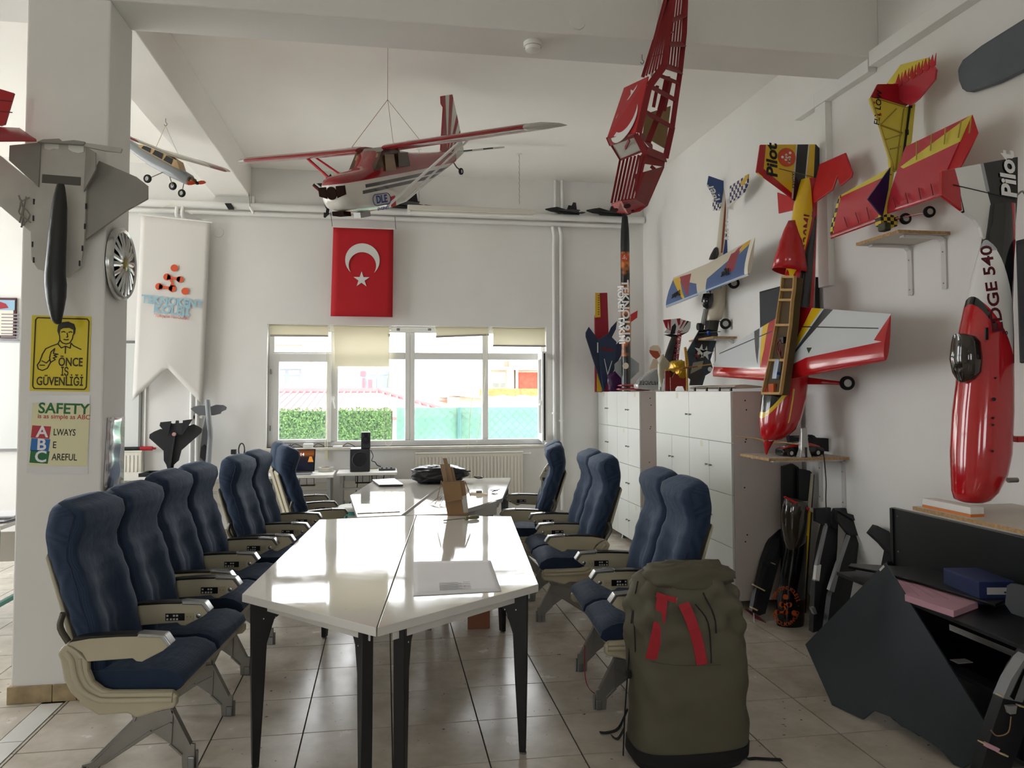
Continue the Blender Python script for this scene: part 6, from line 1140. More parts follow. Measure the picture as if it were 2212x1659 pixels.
t = wthing('tape_roll', 'clear wide roll of packing tape lying on the left desk', 'tape', onZ(704, 1019, .737)); c = onZ(704, 1018, .737); B().lathe([(.055, 0), (.085, 0), (.085, .045), (.055, .045), (.055, 0)], c, n=24, cap=False).build('roll', mat('clear_tape_roll', '#cfccc2', .15), t, smooth=40); B().lathe([(.05, .001), (.055, .001), (.055, .044), (.05, .044), (.05, .001)], c, n=24, cap=False).build('core', M_card, t, smooth=40)
t = wthing('paper_strip', 'long white paper strip lying across the two desks by the window', 'paper', onZ(745, 1012, .745)); B().prism([onZ(718, 1010, .746), onZ(770, 1014, .746), onZ(772, 1012, .746), onZ(722, 1008, .746)], (0, 0, .004)).build('strip', M_paper, t)
# sill things
for k, (p0, p1, hh, m, lab, nm) in enumerate((((655, 969), (676, 969), .045, M_white, 'small white adapter box on the window sill above the laptop', 'adapter_box'), ((719, 968), (740, 968), .016, M_white, 'flat white remote control lying on the window sill', 'remote_control'), ((612, 969), (626, 969), .04, M_black, 'small black charger on the window sill behind the seats', 'charger'))):
    a, c = onY(*p0, YB-.02), onY(*p1, YB-.02); t = wthing(nm, lab, 'gadget', ((a.x+c.x)/2, YB, WZ0)); B().bb(a.x, c.x, YB-.03, YB+.05, WZ0, WZ0+hh).build('body', m, t, bevel=.004); b = B(); b.tube(sline([(c.x, YB, WZ0+.01), (c.x+.05, YB-.01, WZ0+.045), (c.x+.1, YB-.01, WZ0+.03), (c.x+.14, YB, WZ0+.006)], 4), .004, 5); b.build('cable', mat('cable_brown', '#3a2a20', .6), t)
# stool
c = onZ(745, 1082, .5); c = V((-.30, 7.72, 0)); t = wthing('stool', 'round white stool with teal steel legs between the farthest left seats and the desks', 'stool', c); B().lathe([(.001, 0), (.15, 0), (.162, .012), (.162, .03), (.15, .042), (.001, .046)], c+V((0, 0, .44)), n=28).build('seat', mat('stool_white', '#d6d6d2', .35), t, smooth=40)
B().lathe([(.135, 0), (.135, .04), (.128, .04), (.128, 0), (.135, 0)], c+V((0, 0, .40)), n=24, cap=False).build('rim', M_teal, t, smooth=40)
for k in range(4): a = PI/4+k*PI/2; B().tube([c+V((.11*math.cos(a), .11*math.sin(a), .43)), c+V((.16*math.cos(a), .16*math.sin(a), 0))], .014, 10).build('leg', M_teal, t, smooth=40)
B().lathe([(.14, 0), (.14, .015), (.132, .015), (.132, 0), (.14, 0)], c+V((0, 0, .15)), n=24, cap=False).build('foot_ring', M_teal, t, smooth=40)
# left-edge desk
t = desk(-3.9, -2.62, 5.7, 6.3, .70, 'white desk at the left edge behind the pillar, with teal legs', M_teal, 'side_desk', '#e2e0da', False)
b = onZ(10, 1050, .72)
for k in range(4): tt = wthing('newspaper', ('folded newspaper on the left-edge desk, bottom of the pile', 'folded newspaper on the left-edge desk, second from the bottom', 'folded newspaper on the left-edge desk, third from the bottom', 'folded newspaper on the left-edge desk, top of the pile')[k], 'newspaper', (-2.8, 5.95, .70+.012*k), 'newspapers on the left desk'); B().box((-2.82+.01*k, 5.95, .706+.012*k), (.34, .28, .010), Matrix.Rotation(.1*k-.15, 3, 'Z')).build('sheets', M_paper if k % 2 else mat('newsprint', '#7d7f8a', .8, var=.3, vs=25), tt)
# black foam jet, grey tail and tray on the work table
O7 = (270, 840, 4.328); Yj = 8.45; M_fb = mat('black_foam', '#16171a', .6); M_fb2 = mat('black_foam_light', '#222428', .6)
t = wthing('black_foam_jet', 'black foam jet model standing on its nose against the wall behind the left seats', 'model plane', onY(365, 1010, Yj)); t.location.z = .755
flat('wing', cp([(225, 460), (230, 425), (270, 400), (330, 375), (440, 400), (640, 330), (690, 355), (718, 375), (712, 410), (525, 575), (500, 670), (455, 710), (450, 745), (395, 745), (385, 710), (362, 670), (360, 580)], *O7), Yj, .02, M_fb, t)
flat('engine_plate', cp([(410, 320), (432, 320), (440, 325), (470, 322), (475, 296), (500, 296), (502, 320), (540, 318), (530, 430), (405, 430)], *O7), Yj-.02, .02, M_fb2, t); flat('fin', cp([(322, 345), (330, 312), (432, 302), (402, 440)], *O7), Yj-.05, .012, M_fb, t); flat('fin', cp([(540, 295), (632, 283), (545, 420), (533, 432)], *O7), Yj-.05, .012, M_fb, t)
b = B().prism([onY(x, y, Yj-.03) for x, y in cp([(455, 440), (470, 440), (450, 560), (425, 745), (395, 745), (430, 570)], *O7)], (0, .03, 0)); b.build('belly_keel', M_fb2, t); B().lathe([(.022, 0), (.02, .02)], onY(*cp([(462, 424)], *O7)[0], Yj-.03), (0, -1, 0), 14).build('motor_cap', mat('pale_cap', '#b08a84', .5), t)
t = wthing('grey_foam_tail', 'grey foam tail section with a rounded elevator leaning on the back wall', 'model part', onY(445, 1010, 8.55)); t.location.z = .755; M_gf = mat('grey_foam', '#63666a', .5)
flat('elevator', cp([(610, 185), (640, 165), (690, 155), (760, 158), (800, 165), (850, 148), (920, 152), (950, 170), (945, 195), (900, 215), (895, 232), (830, 248), (750, 250), (680, 240), (650, 225)], *O7), 8.6, .02, M_gf, t, .006); flat('tail_boom', cp([(755, 252), (785, 252), (795, 400), (775, 760), (690, 760), (705, 540), (725, 380)], *O7), 8.58, .03, M_gf, t); b = B(); b.tube(sline([onY(*cp([q], *O7)[0], 8.55) for q in ((770, 100), (775, 180), (785, 300), (798, 420), (788, 560), (778, 700))], 4), .028, 10); b.build('fin_edge', mat('grey_foam_light', '#8a8e92', .4), t, smooth=60)
flat('dark_marking', cp([(742, 518), (775, 550), (770, 640), (738, 676), (700, 640), (712, 545)], *O7), 8.565, .012, M_fb, t)
t = wthing('black_tray', 'black and teal open crate on the work table behind the left seats', 'crate', onY(355, 1018, 8.3)); x0, x1 = onY(306, 1010, 8.3).x, onY(400, 1010, 8.3).x
for q in ((x0, x1, 8.2, 8.22), (x0, x1, 8.48, 8.5), (x0, x0+.02, 8.2, 8.5), (x1-.02, x1, 8.2, 8.5)): B().bb(q[0], q[1], q[2], q[3], .755, .79).build('side', M_black if q[0] != x0 or q[1] != x0+.02 else mat('teal_crate', '#2f5558', .5), t)
B().bb(x0, x1, 8.2, 8.5, .755, .76).build('base', M_black, t)
t = wthing('spool_gadget', 'small black and teal hoop gadget standing on the table behind the left seats', 'gadget', onY(513, 1000, 8.3)); t.location.z = .755; c = onY(522, 972, 8.3); b = B(); b.tube([c+V((.03*math.cos(a), -.0, .07*math.sin(a))) for a in [2*PI*k/20 for k in range(21)]], .007, 6); b.build('hoop', M_black, t, smooth=60)
B().box(onY(505, 976, 8.3), (.05, .05, .05)).build('box', M_black, t); B().bb(onY(508, 980, 8.3).x, onY(528, 980, 8.3).x, 8.28, 8.32, .755, onY(508, 986, 8.3).z).build('stand', M_teal, t)
# ================================================================ pillar: foam jet, hubcap, signs, foil strip
O8 = (0, 150, 3.016); Yq = YBM-.09
fj = wthing('grey_foam_jet', 'grey foam fighter jet model with a black belly tank hung nose-down on the pillar', 'model plane', onY(130, 700, Yq))
M_gj = mat('foam_grey', '#8f8d88', .7, var=.08, vs=5); M_gj2 = mat('foam_grey_pale', '#b3b1aa', .7, var=.1, vs=5)
flat('body', cp([(265, 470), (560, 480), (560, 800), (548, 1110), (525, 1290), (440, 1355), (245, 1300), (205, 1240), (200, 1060), (240, 760)], *O8), Yq, .02, M_gj2, fj)
flat('wing', cp([(622, 640), (645, 595), (890, 700), (960, 755), (960, 840), (890, 880), (820, 918), (552, 1110), (555, 790)], *O8), Yq+.02, .02, M_gj, fj); flat('wing', cp([(240, 760), (0, 560), (-40, 560), (-40, 890), (0, 890), (130, 1000), (202, 1060)], *O8), Yq+.02, .02, M_gj2, fj)
def fold(name, L, Y0, Y1, th, m, par):                               # plate whose outer points stand out towards the camera
    P = [onY(*cp([(x, y)], *O8)[0], Y0 if k else Y1) for x, y, k in L]; return B().prism(P, (0, th, 0)).build(name, m, par)
fold('fin', [(62, 495, 0), (265, 475, 1), (250, 765, 1), (58, 592, 0)], Yq-.01, Yq-.10, .014, M_gj, fj); fold('fin', [(560, 500, 1), (622, 540, 0), (622, 650, 0), (545, 795, 1)], Yq-.01, Yq-.10, .014, M_gj, fj)
flat('stabilizer', cp([(545, 500), (560, 478), (700, 497), (795, 515), (785, 540), (690, 530)], *O8), Yq-.02, .016, M_gj2, fj); flat('tail_plate', cp([(240, 472), (280, 455), (385, 450), (398, 468), (480, 460), (550, 470), (545, 490), (400, 480)], *O8), Yq-.03, .03, M_gj, fj)
flat('slot', cp([(275, 682), (527, 702), (525, 757), (272, 738)], *O8), Yq-.002, .004, mat('slot_grey', '#55544f', .8), fj)
for x, y in ((555, 872), (547, 1003), (531, 1146), (513, 1244), (215, 842), (206, 1120), (214, 1222), (212, 950)): flat('cut', cp([(x, y), (x+11, y+2), (x+10, y+38), (x-1, y+36)], *O8), Yq-.002, .004, M_black, fj)
flat('notch', cp([(288, 480), (383, 484), (383, 520), (350, 515), (320, 525), (290, 515)], *O8), Yq-.004, .004, M_wt, fj); flat('notch', cp([(445, 488), (545, 493), (545, 538), (510, 545), (470, 535), (445, 520)], *O8), Yq-.004, .004, M_wt, fj)
tk = [(748, 370, 420), (770, 362, 426), (830, 346, 434), (900, 334, 440), (1050, 316, 438), (1200, 302, 432), (1335, 288, 430), (1400, 288, 438), (1480, 296, 434), (1560, 312, 420), (1630, 332, 405), (1655, 352, 402), (1660, 365, 392)]
fusepx([(150+y/3.016, l/3.016, r/3.016) for y, l, r in tk], Yq-.085, .8, 16).build('belly_tank', mat('black_tape_tank', '#191b1b', .38, bump=.25, bs=30), fj, smooth=50)
b = B(); rnd = random.Random(8)
for k in range(5): b.tube(sline([onY(*cp([(150+rnd.uniform(-30, 50), 830+60*j+rnd.uniform(-20, 20))], *O8)[0], Yq-.01) for j in range(4)], 3), .004, 5)
b.build('torn_tape', mat('torn_tape', '#7a7872', .4), fj)
# hubcap on the pillar's right flank
Xs = XP1; hc = onX(257, 571, Xs+.02); hr = .205
t = wthing('wheel_cover', 'silver car wheel cover with many spokes hung on the side of the pillar', 'hubcap', hc-V((0, 0, hr)))
M_hub = mat('hub_silver', '#b9bab8', .22, .75)
B().lathe([(hr*.84, .0), (hr*.86, .03), (hr*.93, .036), (hr, .022), (hr, 0), (hr*.84, 0)], hc, (1, 0, 0), 40, cap=False).build('rim', M_hub, t, smooth=50)
B().lathe([(hr*.86, -.015), (.001, -.015)], hc, (1, 0, 0), 32).build('back_disc', mat('hub_dark', '#4a4a46', .5), t)
for k in range(10):
    a = 2*PI*k/10; d = V((0, math.cos(a), math.sin(a))); s = V((0, -math.sin(a), math.cos(a)))
    for q in (-1, 1): B().loft([[hc+d*r_+s*(o_*q)+V((xh, 0, 0))+e for e in (s*w_, V((.008, 0, 0)), -s*w_, V((-.006, 0, 0)))] for r_, o_, w_, xh in ((hr*.2, .009, .011, .03), (hr*.55, .015, .014, .034), (hr*.88, .027, .016, .024))]).build('spoke', M_hub, t, smooth=60)
B().lathe([(.001, .045), (hr*.12, .043), (hr*.2, .036), (hr*.24, .02)], hc, (1, 0, 0), 24).build('hub', mat('hub_yellowed', '#8f8a50', .3, .5), t, smooth=40)
t = wthing('foil_strip', 'shiny silver foil strip stuck low on the side of the pillar', 'foil', onX(250, 1058, Xs)); P = [onX(x, y, Xs+.004) for x, y in ((233, 902), (269, 899), (266, 1060), (224, 1060))]
n = 14; b = B(); L = []
for i in range(n+1): u = i/n; a, c = P[0].lerp(P[3], u), P[1].lerp(P[2], u); L.append([a+V((.002, 0, 0)), a.lerp(c, .4)+V((.006+.004*math.sin(u*23), 0, 0)), a.lerp(c, .7)+V((.005+.004*math.cos(u*17), 0, 0)), c+V((.003, 0, 0)), c, a])
b.loft(L).build('foil', mat('mirror_foil', '#d0d2d4', .16, .9), t, smooth=180)
# yellow work-safety sign
def sign(name, label, q, m):
    P = [onY(x, y, YBM-.004) for x, y in q]; t = wthing(name, label, 'sign', (P[2]+P[3])/2); B().prism(P, (0, .003, 0)).build('sheet', m, t); w_ = (P[1]-P[0]).length; h_ = (P[0]-P[3]).length
    return t, frame(P[3]+V((0, -.001, 0)), P[2]-P[3], P[0]-P[3]), w_, h_
M_sy = mat('sign_yellow', '#d9c424', .45); M_si = mat('sign_ink', '#241f10', .5)
t, F, w_, h_ = sign('safety_sign', 'yellow safety sign with a pointing man and the words ÖNCE İŞ GÜVENLİĞİ on the pillar', [(69, 681), (197, 684), (192, 846), (64, 844)], M_sy)
def ln(name, pts, wd, m, par, F=F, w=None, h=None):
    b = B(); P = [fp(F, x*w, y*h, .0012) for x, y in pts]
    for a, c in zip(P, P[1:]): b.bar(a, c, wd, .0008, F.to_3x3() @ V((0, 0, 1)))
    for p in P[1:-1]: b.prism([p+F.to_3x3() @ V((wd/2*math.cos(2*PI*k/8), wd/2*math.sin(2*PI*k/8), 0)) for k in range(8)], F.to_3x3() @ V((0, 0, .0004)))
    return b.build(name, m, par)
def blob(name, pts, m, par, F, w, h, z=.0006): return B().prism([fp(F, x*w, y*h, z) for x, y in pts], F.to_3x3() @ V((0, 0, .0008))).build(name, m, par)
K_ = dict(F=F, w=w_, h=h_)
ln('border', [(.05, .06), (.05, .94), (.08, .97), (.92, .97), (.95, .94), (.95, .06), (.92, .03), (.08, .03), (.05, .06)], .006, M_si, t, **K_)
blob('hair', [(.42, .80), (.43, .88), (.50, .92), (.60, .93), (.70, .90), (.73, .84), (.72, .77), (.69, .74), (.69, .82), (.62, .845), (.52, .84), (.47, .82), (.455, .73)], M_si, t, F, w_, h_)
for L in ([(.46, .75), (.47, .68), (.52, .64), (.58, .63), (.64, .645), (.68, .70), (.69, .76)], [(.49, .785), (.53, .795), (.56, .785)], [(.61, .785), (.65, .795), (.675, .785)], [(.585, .78), (.60, .725), (.575, .72)], [(.53, .69), (.58, .683), (.62, .69)], [(.47, .68), (.44, .63), (.33, .595), (.24, .56), (.19, .49), (.15, .39), (.11, .34), (.13, .29), (.20, .27), (.28, .30), (.33, .38)], [(.66, .645), (.70, .61), (.78, .58), (.84, .56)], [(.44, .63), (.50, .575), (.57, .60), (.65, .575), (.66, .64)], [(.57, .60), (.57, .50)], [(.33, .38), (.31, .44), (.33, .52), (.39, .565), (.37, .50), (.45, .49), (.38, .475), (.43, .455), (.37, .44), (.41, .42), (.33, .38)], [(.18, .40), (.26, .37), (.32, .42)], [(.15, .34), (.24, .34)]): ln('drawn_line', L, .0055, M_si, t, **K_)
for s, x, y, sz in (('ÖNCE', .665, .385, .41), ('İŞ', .575, .255, .125), ('GÜVENLİĞİ', .50, .125, .78)): text(s, F @ Matrix.Translation((x*w_, y*h_, .001)), .064, M_si, t, bold=.015, fitw=sz*w_)
t, F, w_, h_ = sign('safety_notice', 'cream SAFETY is as simple as ABC notice in a plastic sleeve below the yellow sign', [(63, 854), (194, 854), (190, 1024), (57, 1022)], mat('sleeve_white', '#d9dad8', .25))
blob('cream_field', [(.03, .10), (.99, .10), (.98, .90), (.03, .90)], mat('notice_cream', '#dcd8b0', .5), t, F, w_, h_, .0001)
M_g1, M_r1 = mat('notice_green', '#1f6a3a', .5), mat('notice_red', '#b03a3a', .5)
text('SAFETY', F @ Matrix.Translation((.55*w_, .835*h_, .001)), .078, M_g1, t, bold=.022, fitw=.85*w_); text('is as simple as ABC', F @ Matrix.Translation((.56*w_, .735*h_, .001)), .034, M_r1, t, bold=.012, fitw=.86*w_)
for L, y, wd, cl, col in (('A', .53, 'LWAYS', 'notice_red2', '#b0343c'), ('B', .365, 'E', 'notice_blue', '#2a6ab0'), ('C', .21, 'AREFUL', 'notice_green2', '#20683c')):
    bl = blob('letter_block', [(.04, y-.075), (.34, y-.085), (.36, y+.075), (.05, y+.085)], mat(cl, col, .5), t, F, w_, h_); text(L, F @ Matrix.Translation((.22*w_, y*h_, .0022)), .085, M_paper, bl, bold=.02); text(wd, F @ Matrix.Translation((.40*w_, y*h_, .001)), .05, M_si, t, align='LEFT', bold=.012, fitw={'LWAYS': .36, 'E': .055, 'AREFUL': .42}[wd]*w_)
# red model at the left edge
t = wthing('red_left_plane', 'red film-covered model plane cut off by the left edge of the picture', 'model plane', onY(20, 305, 4.12)); M_rf = mat('film_red4', '#a81c24', .35)
tp_ = flat('tail', [(-60, 180), (0, 192), (30, 201), (10, 268), (0, 271), (-60, 260)], 4.16, .014, M_rf, t)
for y in (216, 240): flat('rib_line', [(-50, y-6), (27, y+2), (26, y+4), (-50, y-3)], 4.158, .002, mat('film_seam', '#6a1018', .5), tp_)
wingb([(onY(-120, 305, 4.05), onY(-120, 268, 4.2)), (onY(40, 304, 4.05), onY(42, 276, 4.16)), (onY(79, 305, 4.08), onY(76, 300, 4.12))], (0, 0, 1), .25).build('wing', mat('film_red5', '#8f2630', .3), t, smooth=60)
b = B(); b.tube([onY(-20, 250, 4.16), onY(-20, -40, 4.16)], .002, 5); b.build('string', M_cord, t)
# ================================================================ banner, flag and rail things on the back wall
Yw = YB-.14
bn = wthing('school_banner', 'white swallow-tailed banner reading TEKNOKENT KOLEJİ hanging from the wall pipe', 'banner', onY(370, 870, Yw)); c0, c1, e0_, e1_, nt_ = (onY(x, y, Yw) for x, y in ((305, 464), (455, 480), (285, 866), (436, 874), (376, 795)))
nx, ny = 14, 24; vs = []; fs = []
for j in range(ny+1):
    for i in range(nx+1):
        u, v = i/nx, j/ny; bot = e0_.lerp(nt_, u*2) if u < .5 else nt_.lerp(e1_, u*2-1); bx = e0_.lerp(e1_, u).x; top = c0.lerp(c1, u); p = V((lerp(top.x, bx, v), 0, lerp(top.z, bot.z, v))); p.y = Yw+.012*math.sin(u*6+v*2)*v; vs.append(p)
for j in range(ny):
    for i in range(nx): a = j*(nx+1)+i; fs.append((a, a+1, a+nx+2, a+nx+1))
ob = B().add(vs, fs).build('cloth', mat('banner_cloth', '#d2cfca', .8, bump=.1, bs=5), bn, smooth=180); sm = ob.modifiers.new('th', 'SOLIDIFY'); sm.thickness = .002
B().cyl(onY(299, 463, Yw), onY(458, 480.5, Yw), .008, 8).build('rod', M_white, bn); tp = onY(372, 441, Yw); b = B(); b.tube([onY(308, 462, Yw), tp], .0025, 4); b.tube([onY(447, 478, Yw), tp], .0025, 4); b.build('string', M_cord, bn)
u_ = (e1_-e0_).normalized(); u_ = (c1-c0); u_.y = 0
F = frame(onY(374, 606, Yw-.018), u_, (0, 0, 1)); molecule(F, .147, mat('banner_orange', '#d0532c', .6), bn, name='mark')
M_bb = mat('banner_blue', '#8fb6c6', .6); text('TEKNOKENT', frame(onY(372, 652, Yw-.018), u_, (0, 0, 1)), .125, M_bb, bn, bold=.03, fitw=.645); text('KOLEJİ', frame(onY(371, 671, Yw-.018), u_, (0, 0, 1)), .125, M_bb, bn, bold=.03, fitw=.375); text('"Türkiye\'nin Yeni Okulları"', frame(onY(371, 684.5, Yw-.018), u_, (0, 0, 1)), .052, mat('banner_red', '#c86a5a', .6), bn, fitw=.37)
fg = wthing('national_flag', 'red Turkish flag with white crescent and star hanging from the pipe above the window', 'flag', onY(781, 684, Yw)); q = [onY(x, y, Yw) for x, y in ((720, 491), (850, 496), (848, 685), (714, 683))]
b = B(); vs = []; fs = []; nx, ny = 10, 12
for j in range(ny+1):
    for i in range(nx+1): u, v = i/nx, j/ny; p = q[0].lerp(q[1], u).lerp(q[3].lerp(q[2], u), v); p.y += .006*math.sin(u*7+v)*v; vs.append(p)
for j in range(ny):
    for i in range(nx): a = j*(nx+1)+i; fs.append((a, a+1, a+nx+2, a+nx+1))
ob = b.add(vs, fs).build('cloth', mat('flag_red', '#b3121f', .75), fg, smooth=180); sm = ob.modifiers.new('th', 'SOLIDIFY'); sm.thickness = .002
F = frame(onY(783, 562, Yw-.011), (0, 0, -1), (1, 0, 0)); crescent_b(B(), F, .195, .155, .062, (0, -.002, 0)).build('crescent', M_wt, fg); B().prism(star(frame(onY(781, 604, Yw-.011), (1, 0, 0), (0, 0, 1)), .095, 0), (0, -.002, 0)).build('star', M_wt, fg)
B().cyl(onY(718, 490, Yw), onY(852, 495, Yw), .007, 8).build('rod', M_white, fg)
for x0_, y0_, x1_, y1_ in ((714, 458, 718, 490), (853, 468, 855, 495)): B().tube([onY(x0_, y0_, Yw), onY(x1_, y1_, Yw)], .003, 5).build('string', M_black, fg)
# black model jets lying on the pipe
def rail_jet(px, py, L, label, tilt=0, s=1):
    o = onY(px, py, YB-.12); o.z = max(o.z, zr+.06)
    t = thing('black_rail_jet', label, 'model plane', M=Matrix.Translation(o) @ Matrix.Rotation(tilt, 4, 'Y') @ Matrix.Rotation(math.radians(8), 4, 'Z') @ Matrix.Scale(s, 4), group='black foam jets lying on the wall pipe')
    M_j = mat('jet_black', '#15171b', .45)
    B().loft([[V((x, yy*w, z)) for yy, z in ((-1, z0), (-.6, z1), (.6, z1), (1, z0), (0, z0-.012))] for x, w, z0, z1 in ((-.30, .006, .02, .026), (-.2, .03, .0, .055), (-.1, .045, .0, .08), (.05, .06, 0, .055), (.22, .06, 0, .05), (.30, .05, .0, .045))]).build('fuselage', M_j, t)
    for q_ in (1, -1): B().prism([(-.1, q_*.05, .012), (.1, q_*.26, .006), (.22, q_*.26, .006), (.24, q_*.05, .012)], (0, 0, .01)).build('wing', M_j, t); B().prism([(.10, q_*.07, .03), (.15, q_*.10, .17), (.20, q_*.10, .17), (.24, q_*.07, .03)], (0, q_*.008, 0)).build('fin', M_j, t); B().prism([(.24, q_*.05, .01), (.30, q_*.16, .01), (.36, q_*.16, .01), (.34, q_*.05, .01)], (0, 0, .008)).build('stabilizer', M_j, t)
    return t
rail_jet(850, 456, 0, 'black foam jet on the wall pipe directly behind the red hanging plane', .05, 1.15); rail_jet(1214, 472, 0, 'black foam jet on the wall pipe above the two wall risers', .06, .72); rail_jet(1306, 480, 0, 'black foam jet on the wall pipe above the rocket tip', .06, .8)
# black winged model standing behind the red plane's nose
t = wthing('black_red_plane', 'black model plane with red and white wing edges on the pipe behind the hanging plane', 'model plane', onY(705, 470, YB-.2)); O9 = (640, 200, 6.144); Yb_ = YB-.22
flat('wing', cp([(215, 1230), (235, 1205), (460, 1200), (500, 1230), (430, 1350), (460, 1440)], *O9), Yb_, .02, M_fb, t); flat('edge_red', cp([(215, 1235), (225, 1220), (465, 1440), (450, 1450)], *O9), Yb_-.006, .02, mat('edge_redbrown', '#7a2a28', .5), t); flat('edge_white', cp([(240, 1210), (262, 1200), (430, 1340), (420, 1350)], *O9), Yb_-.008, .02, M_wt, t)
flat('tail', cp([(390, 1130), (430, 1110), (455, 1075), (480, 1120), (580, 1170), (520, 1210), (400, 1150)], *O9), Yb_, .02, M_fb, t); flat('lower_wing', cp([(365, 1470), (385, 1400), (470, 1430), (560, 1520), (500, 1535), (390, 1530)], *O9), Yb_, .03, M_fb2, t); flat('lower_tip', cp([(365, 1590), (445, 1600), (380, 1660), (362, 1650)], *O9), Yb_+.0, .02, M_fb, t); flat('spine', cp([(430, 1340), (470, 1340), (430, 1600), (390, 1600)], *O9), Yb_+.02, .02, M_fb, t)
# fluorescent fitting on two chains, ceiling hooks, small rail things
t = wthing('strip_light', 'white fluorescent strip light hanging on two chains beside the red plane', 'lamp', onY(1020, 460, 7.9)); Yl = 7.9; a, c = onY(880, 453, Yl), onY(1157, 463, Yl)
B().bar(a+V((0, 0, .02)), c+V((0, 0, .02)), .07, .055).build('housing', mat('lamp_enamel', '#d6d3c8', .35), t, bevel=.006); B().cyl(a+V((.03, 0, -.02)), c+V((-.03, 0, -.02)), .016, 12).build('tube', mat('lamp_tube', '#ecebe4', .3), t, smooth=40)
for p in (a, c): B().bar(p+V((0, 0, -.02)), p+V((.03 if p is a else -.03, 0, -.02)), .05, .04).build('end_holder', M_white, t)
for px in (905, 1122):
    p = onY(px, 450, Yl); p.z += .045; L = 18; b = B(); hh = ZC-p.z
    for k in range(L): z = p.z+hh*k/L; b.tube([V((p.x, Yl, z)), V((p.x+.004*(-1)**k, Yl, z+hh/L*.5)), V((p.x, Yl, z+hh/L))], .003, 4)
    b.build('chain', M_steel, t); B().lathe([(.03, 0), (.028, .006)], (p.x, Yl, ZC), (0, 0, -1), 14).build('ceiling_rose', M_white, t)
t = wthing('battery_pack', 'small black electronics pack strapped to the wall pipe left of the beam', 'gadget', onY(492, 447, YB-.15)); B().prism([onY(x, y, YB-.14) for x, y in ((485, 439), (499, 439), (507, 452), (493, 452))], (0, .03, 0)).build('pack', M_black, t); b = B(); b.tube([onY(506, 451, YB-.14), onY(508, 453, YB-.14)], .004, 5); b.build('plug', M_white, t)
t = wthing('white_rod_clip', 'short white plastic rod dangling from a chain on the wall pipe', 'rod', onY(545, 458, YB-.16)); B().cyl(onY(540, 447, YB-.15), onY(548, 461, YB-.15), .014, 10).build('rod', M_white, t, smooth=40); b = B(); b.tube([onY(537.5, 412, YB-.12), onY(538, 430, YB-.15), onY(540, 447, YB-.15)], .004, 5); b.build('chain', M_steel, t)
t = wthing('smoke_detector', 'round white smoke detector under the ceiling beam', 'detector', onZ(1151, 96, ZB)); p = onZ(1151, 92, ZB); B().lathe([(.058, 0), (.058, .02), (.05, .028), (.046, .05), (.03, .058)], p, (0, 0, -1), 24).build('housing', M_white, t, smooth=40); B().lathe([(.052, .022), (.053, .03)], p, (0, 0, -1), 24, cap=False).build('vent_ring', mat('detector_grey', '#a9a69e', .5), t)
def hook(px, py, label, Y=None, z=ZC):
    p = onZ(px, py, z); t = wthing('ceiling_hook', label, 'hook', p); b = B(); b.tube(sline([p, p-V((0, 0, .03)), p-V((-.012, 0, .045)), p-V((0, 0, .062)), p-V((.012, 0, .05))], 4), .003, 6); b.build('hook', M_steel, t); return p-V((0, 0, .06))
hk = hook(838, 74, 'steel ceiling hook holding the strings of the red plane'); hook(1387, 118, 'bare steel hook in the beam beside the red fuselage', z=ZB); hk2 = hook(358, 256, 'steel hook under the long beam holding the grey trainer', z=3.85)
# ================================================================ hanging planes
def pose(c, head, pitch, roll, s=1):
    x = V((math.cos(head)*math.cos(pitch), math.sin(head)*math.cos(pitch), math.sin(pitch))); y = V((-math.sin(head), math.cos(head), 0)); z = x.cross(y); R = Matrix((x, y, z)).transposed() @ Matrix.Rotation(roll, 3, 'X')
    return Matrix.Translation(V(c)) @ R.to_4x4() @ Matrix.Scale(s, 4)
def body(secs, N=26, pw=.75):
    f = lambda v: math.copysign(abs(v)**pw, v)
    return B().loft([[V((x, hw*f(math.cos(2*PI*k/N)), zc+hh*f(math.sin(2*PI*k/N)))) for k in range(N)] for x, zc, hw, hh in secs])
DC = onY(832, 358, 5.57); DM = pose(DC, math.radians(-127.3), math.radians(-17.6), math.radians(-3.4), .98)
dc = thing('hanging_red_plane', 'red and white high-wing model plane marked DLE hanging from the ceiling over the tables', 'model plane', M=DM)
LVr = livery('decathlon_body', '#d4d1c8', [('#8f1722', [(.8, -.105), (-1.4, .0), (-1.4, .5), (.8, .5)]), ('#1d1d20', [(.46, -.118), (-1.2, -.035), (-1.2, -.062), (.46, -.142)]), ('#1d1d20', [(.50, -.158), (-1.1, -.075), (-1.1, -.1), (.50, -.182)])], 'xz', .15, .6)
dz = -.16
dbod = body([(.66, dz, .05, .05), (.655, dz, .09, .085), (.62, dz, .125, .115), (.52, dz, .14, .135), (.38, dz, .145, .15), (.28, dz+.01, .145, .165), (.2, -.10, .135, .215), (.05, -.10, .13, .215), (-.15, -.09, .12, .2), (-.3, -.075, .105, .165), (-.6, -.03, .07, .11), (-.95, .02, .03, .06), (-1.05, .035, .015, .045)], 30, .72).build('fuselage', LVr, dc, smooth=55)
M_bg = mat('brown_window', '#4a3524', .08, coat=.4); M_pane_b = mat('brown_tint_glass', '#8a6c48', .05, coat=.4)
B().loft([[V((.30, y, z)) for y, z in ((-.125, -.03), (.125, -.03), (.12, -.02), (-.12, -.02))], [V((.19, y, z)) for y, z in ((-.135, -.03), (.135, -.03), (.12, .10), (-.12, .10))], [V((.10, y, z)) for y, z in ((-.136, -.03), (.136, -.03), (.115, .135), (-.115, .135))], [V((-.05, y, z)) for y, z in ((-.13, .0), (.13, .0), (.11, .125), (-.11, .125))]]).build('windscreen', M_bg, dc)
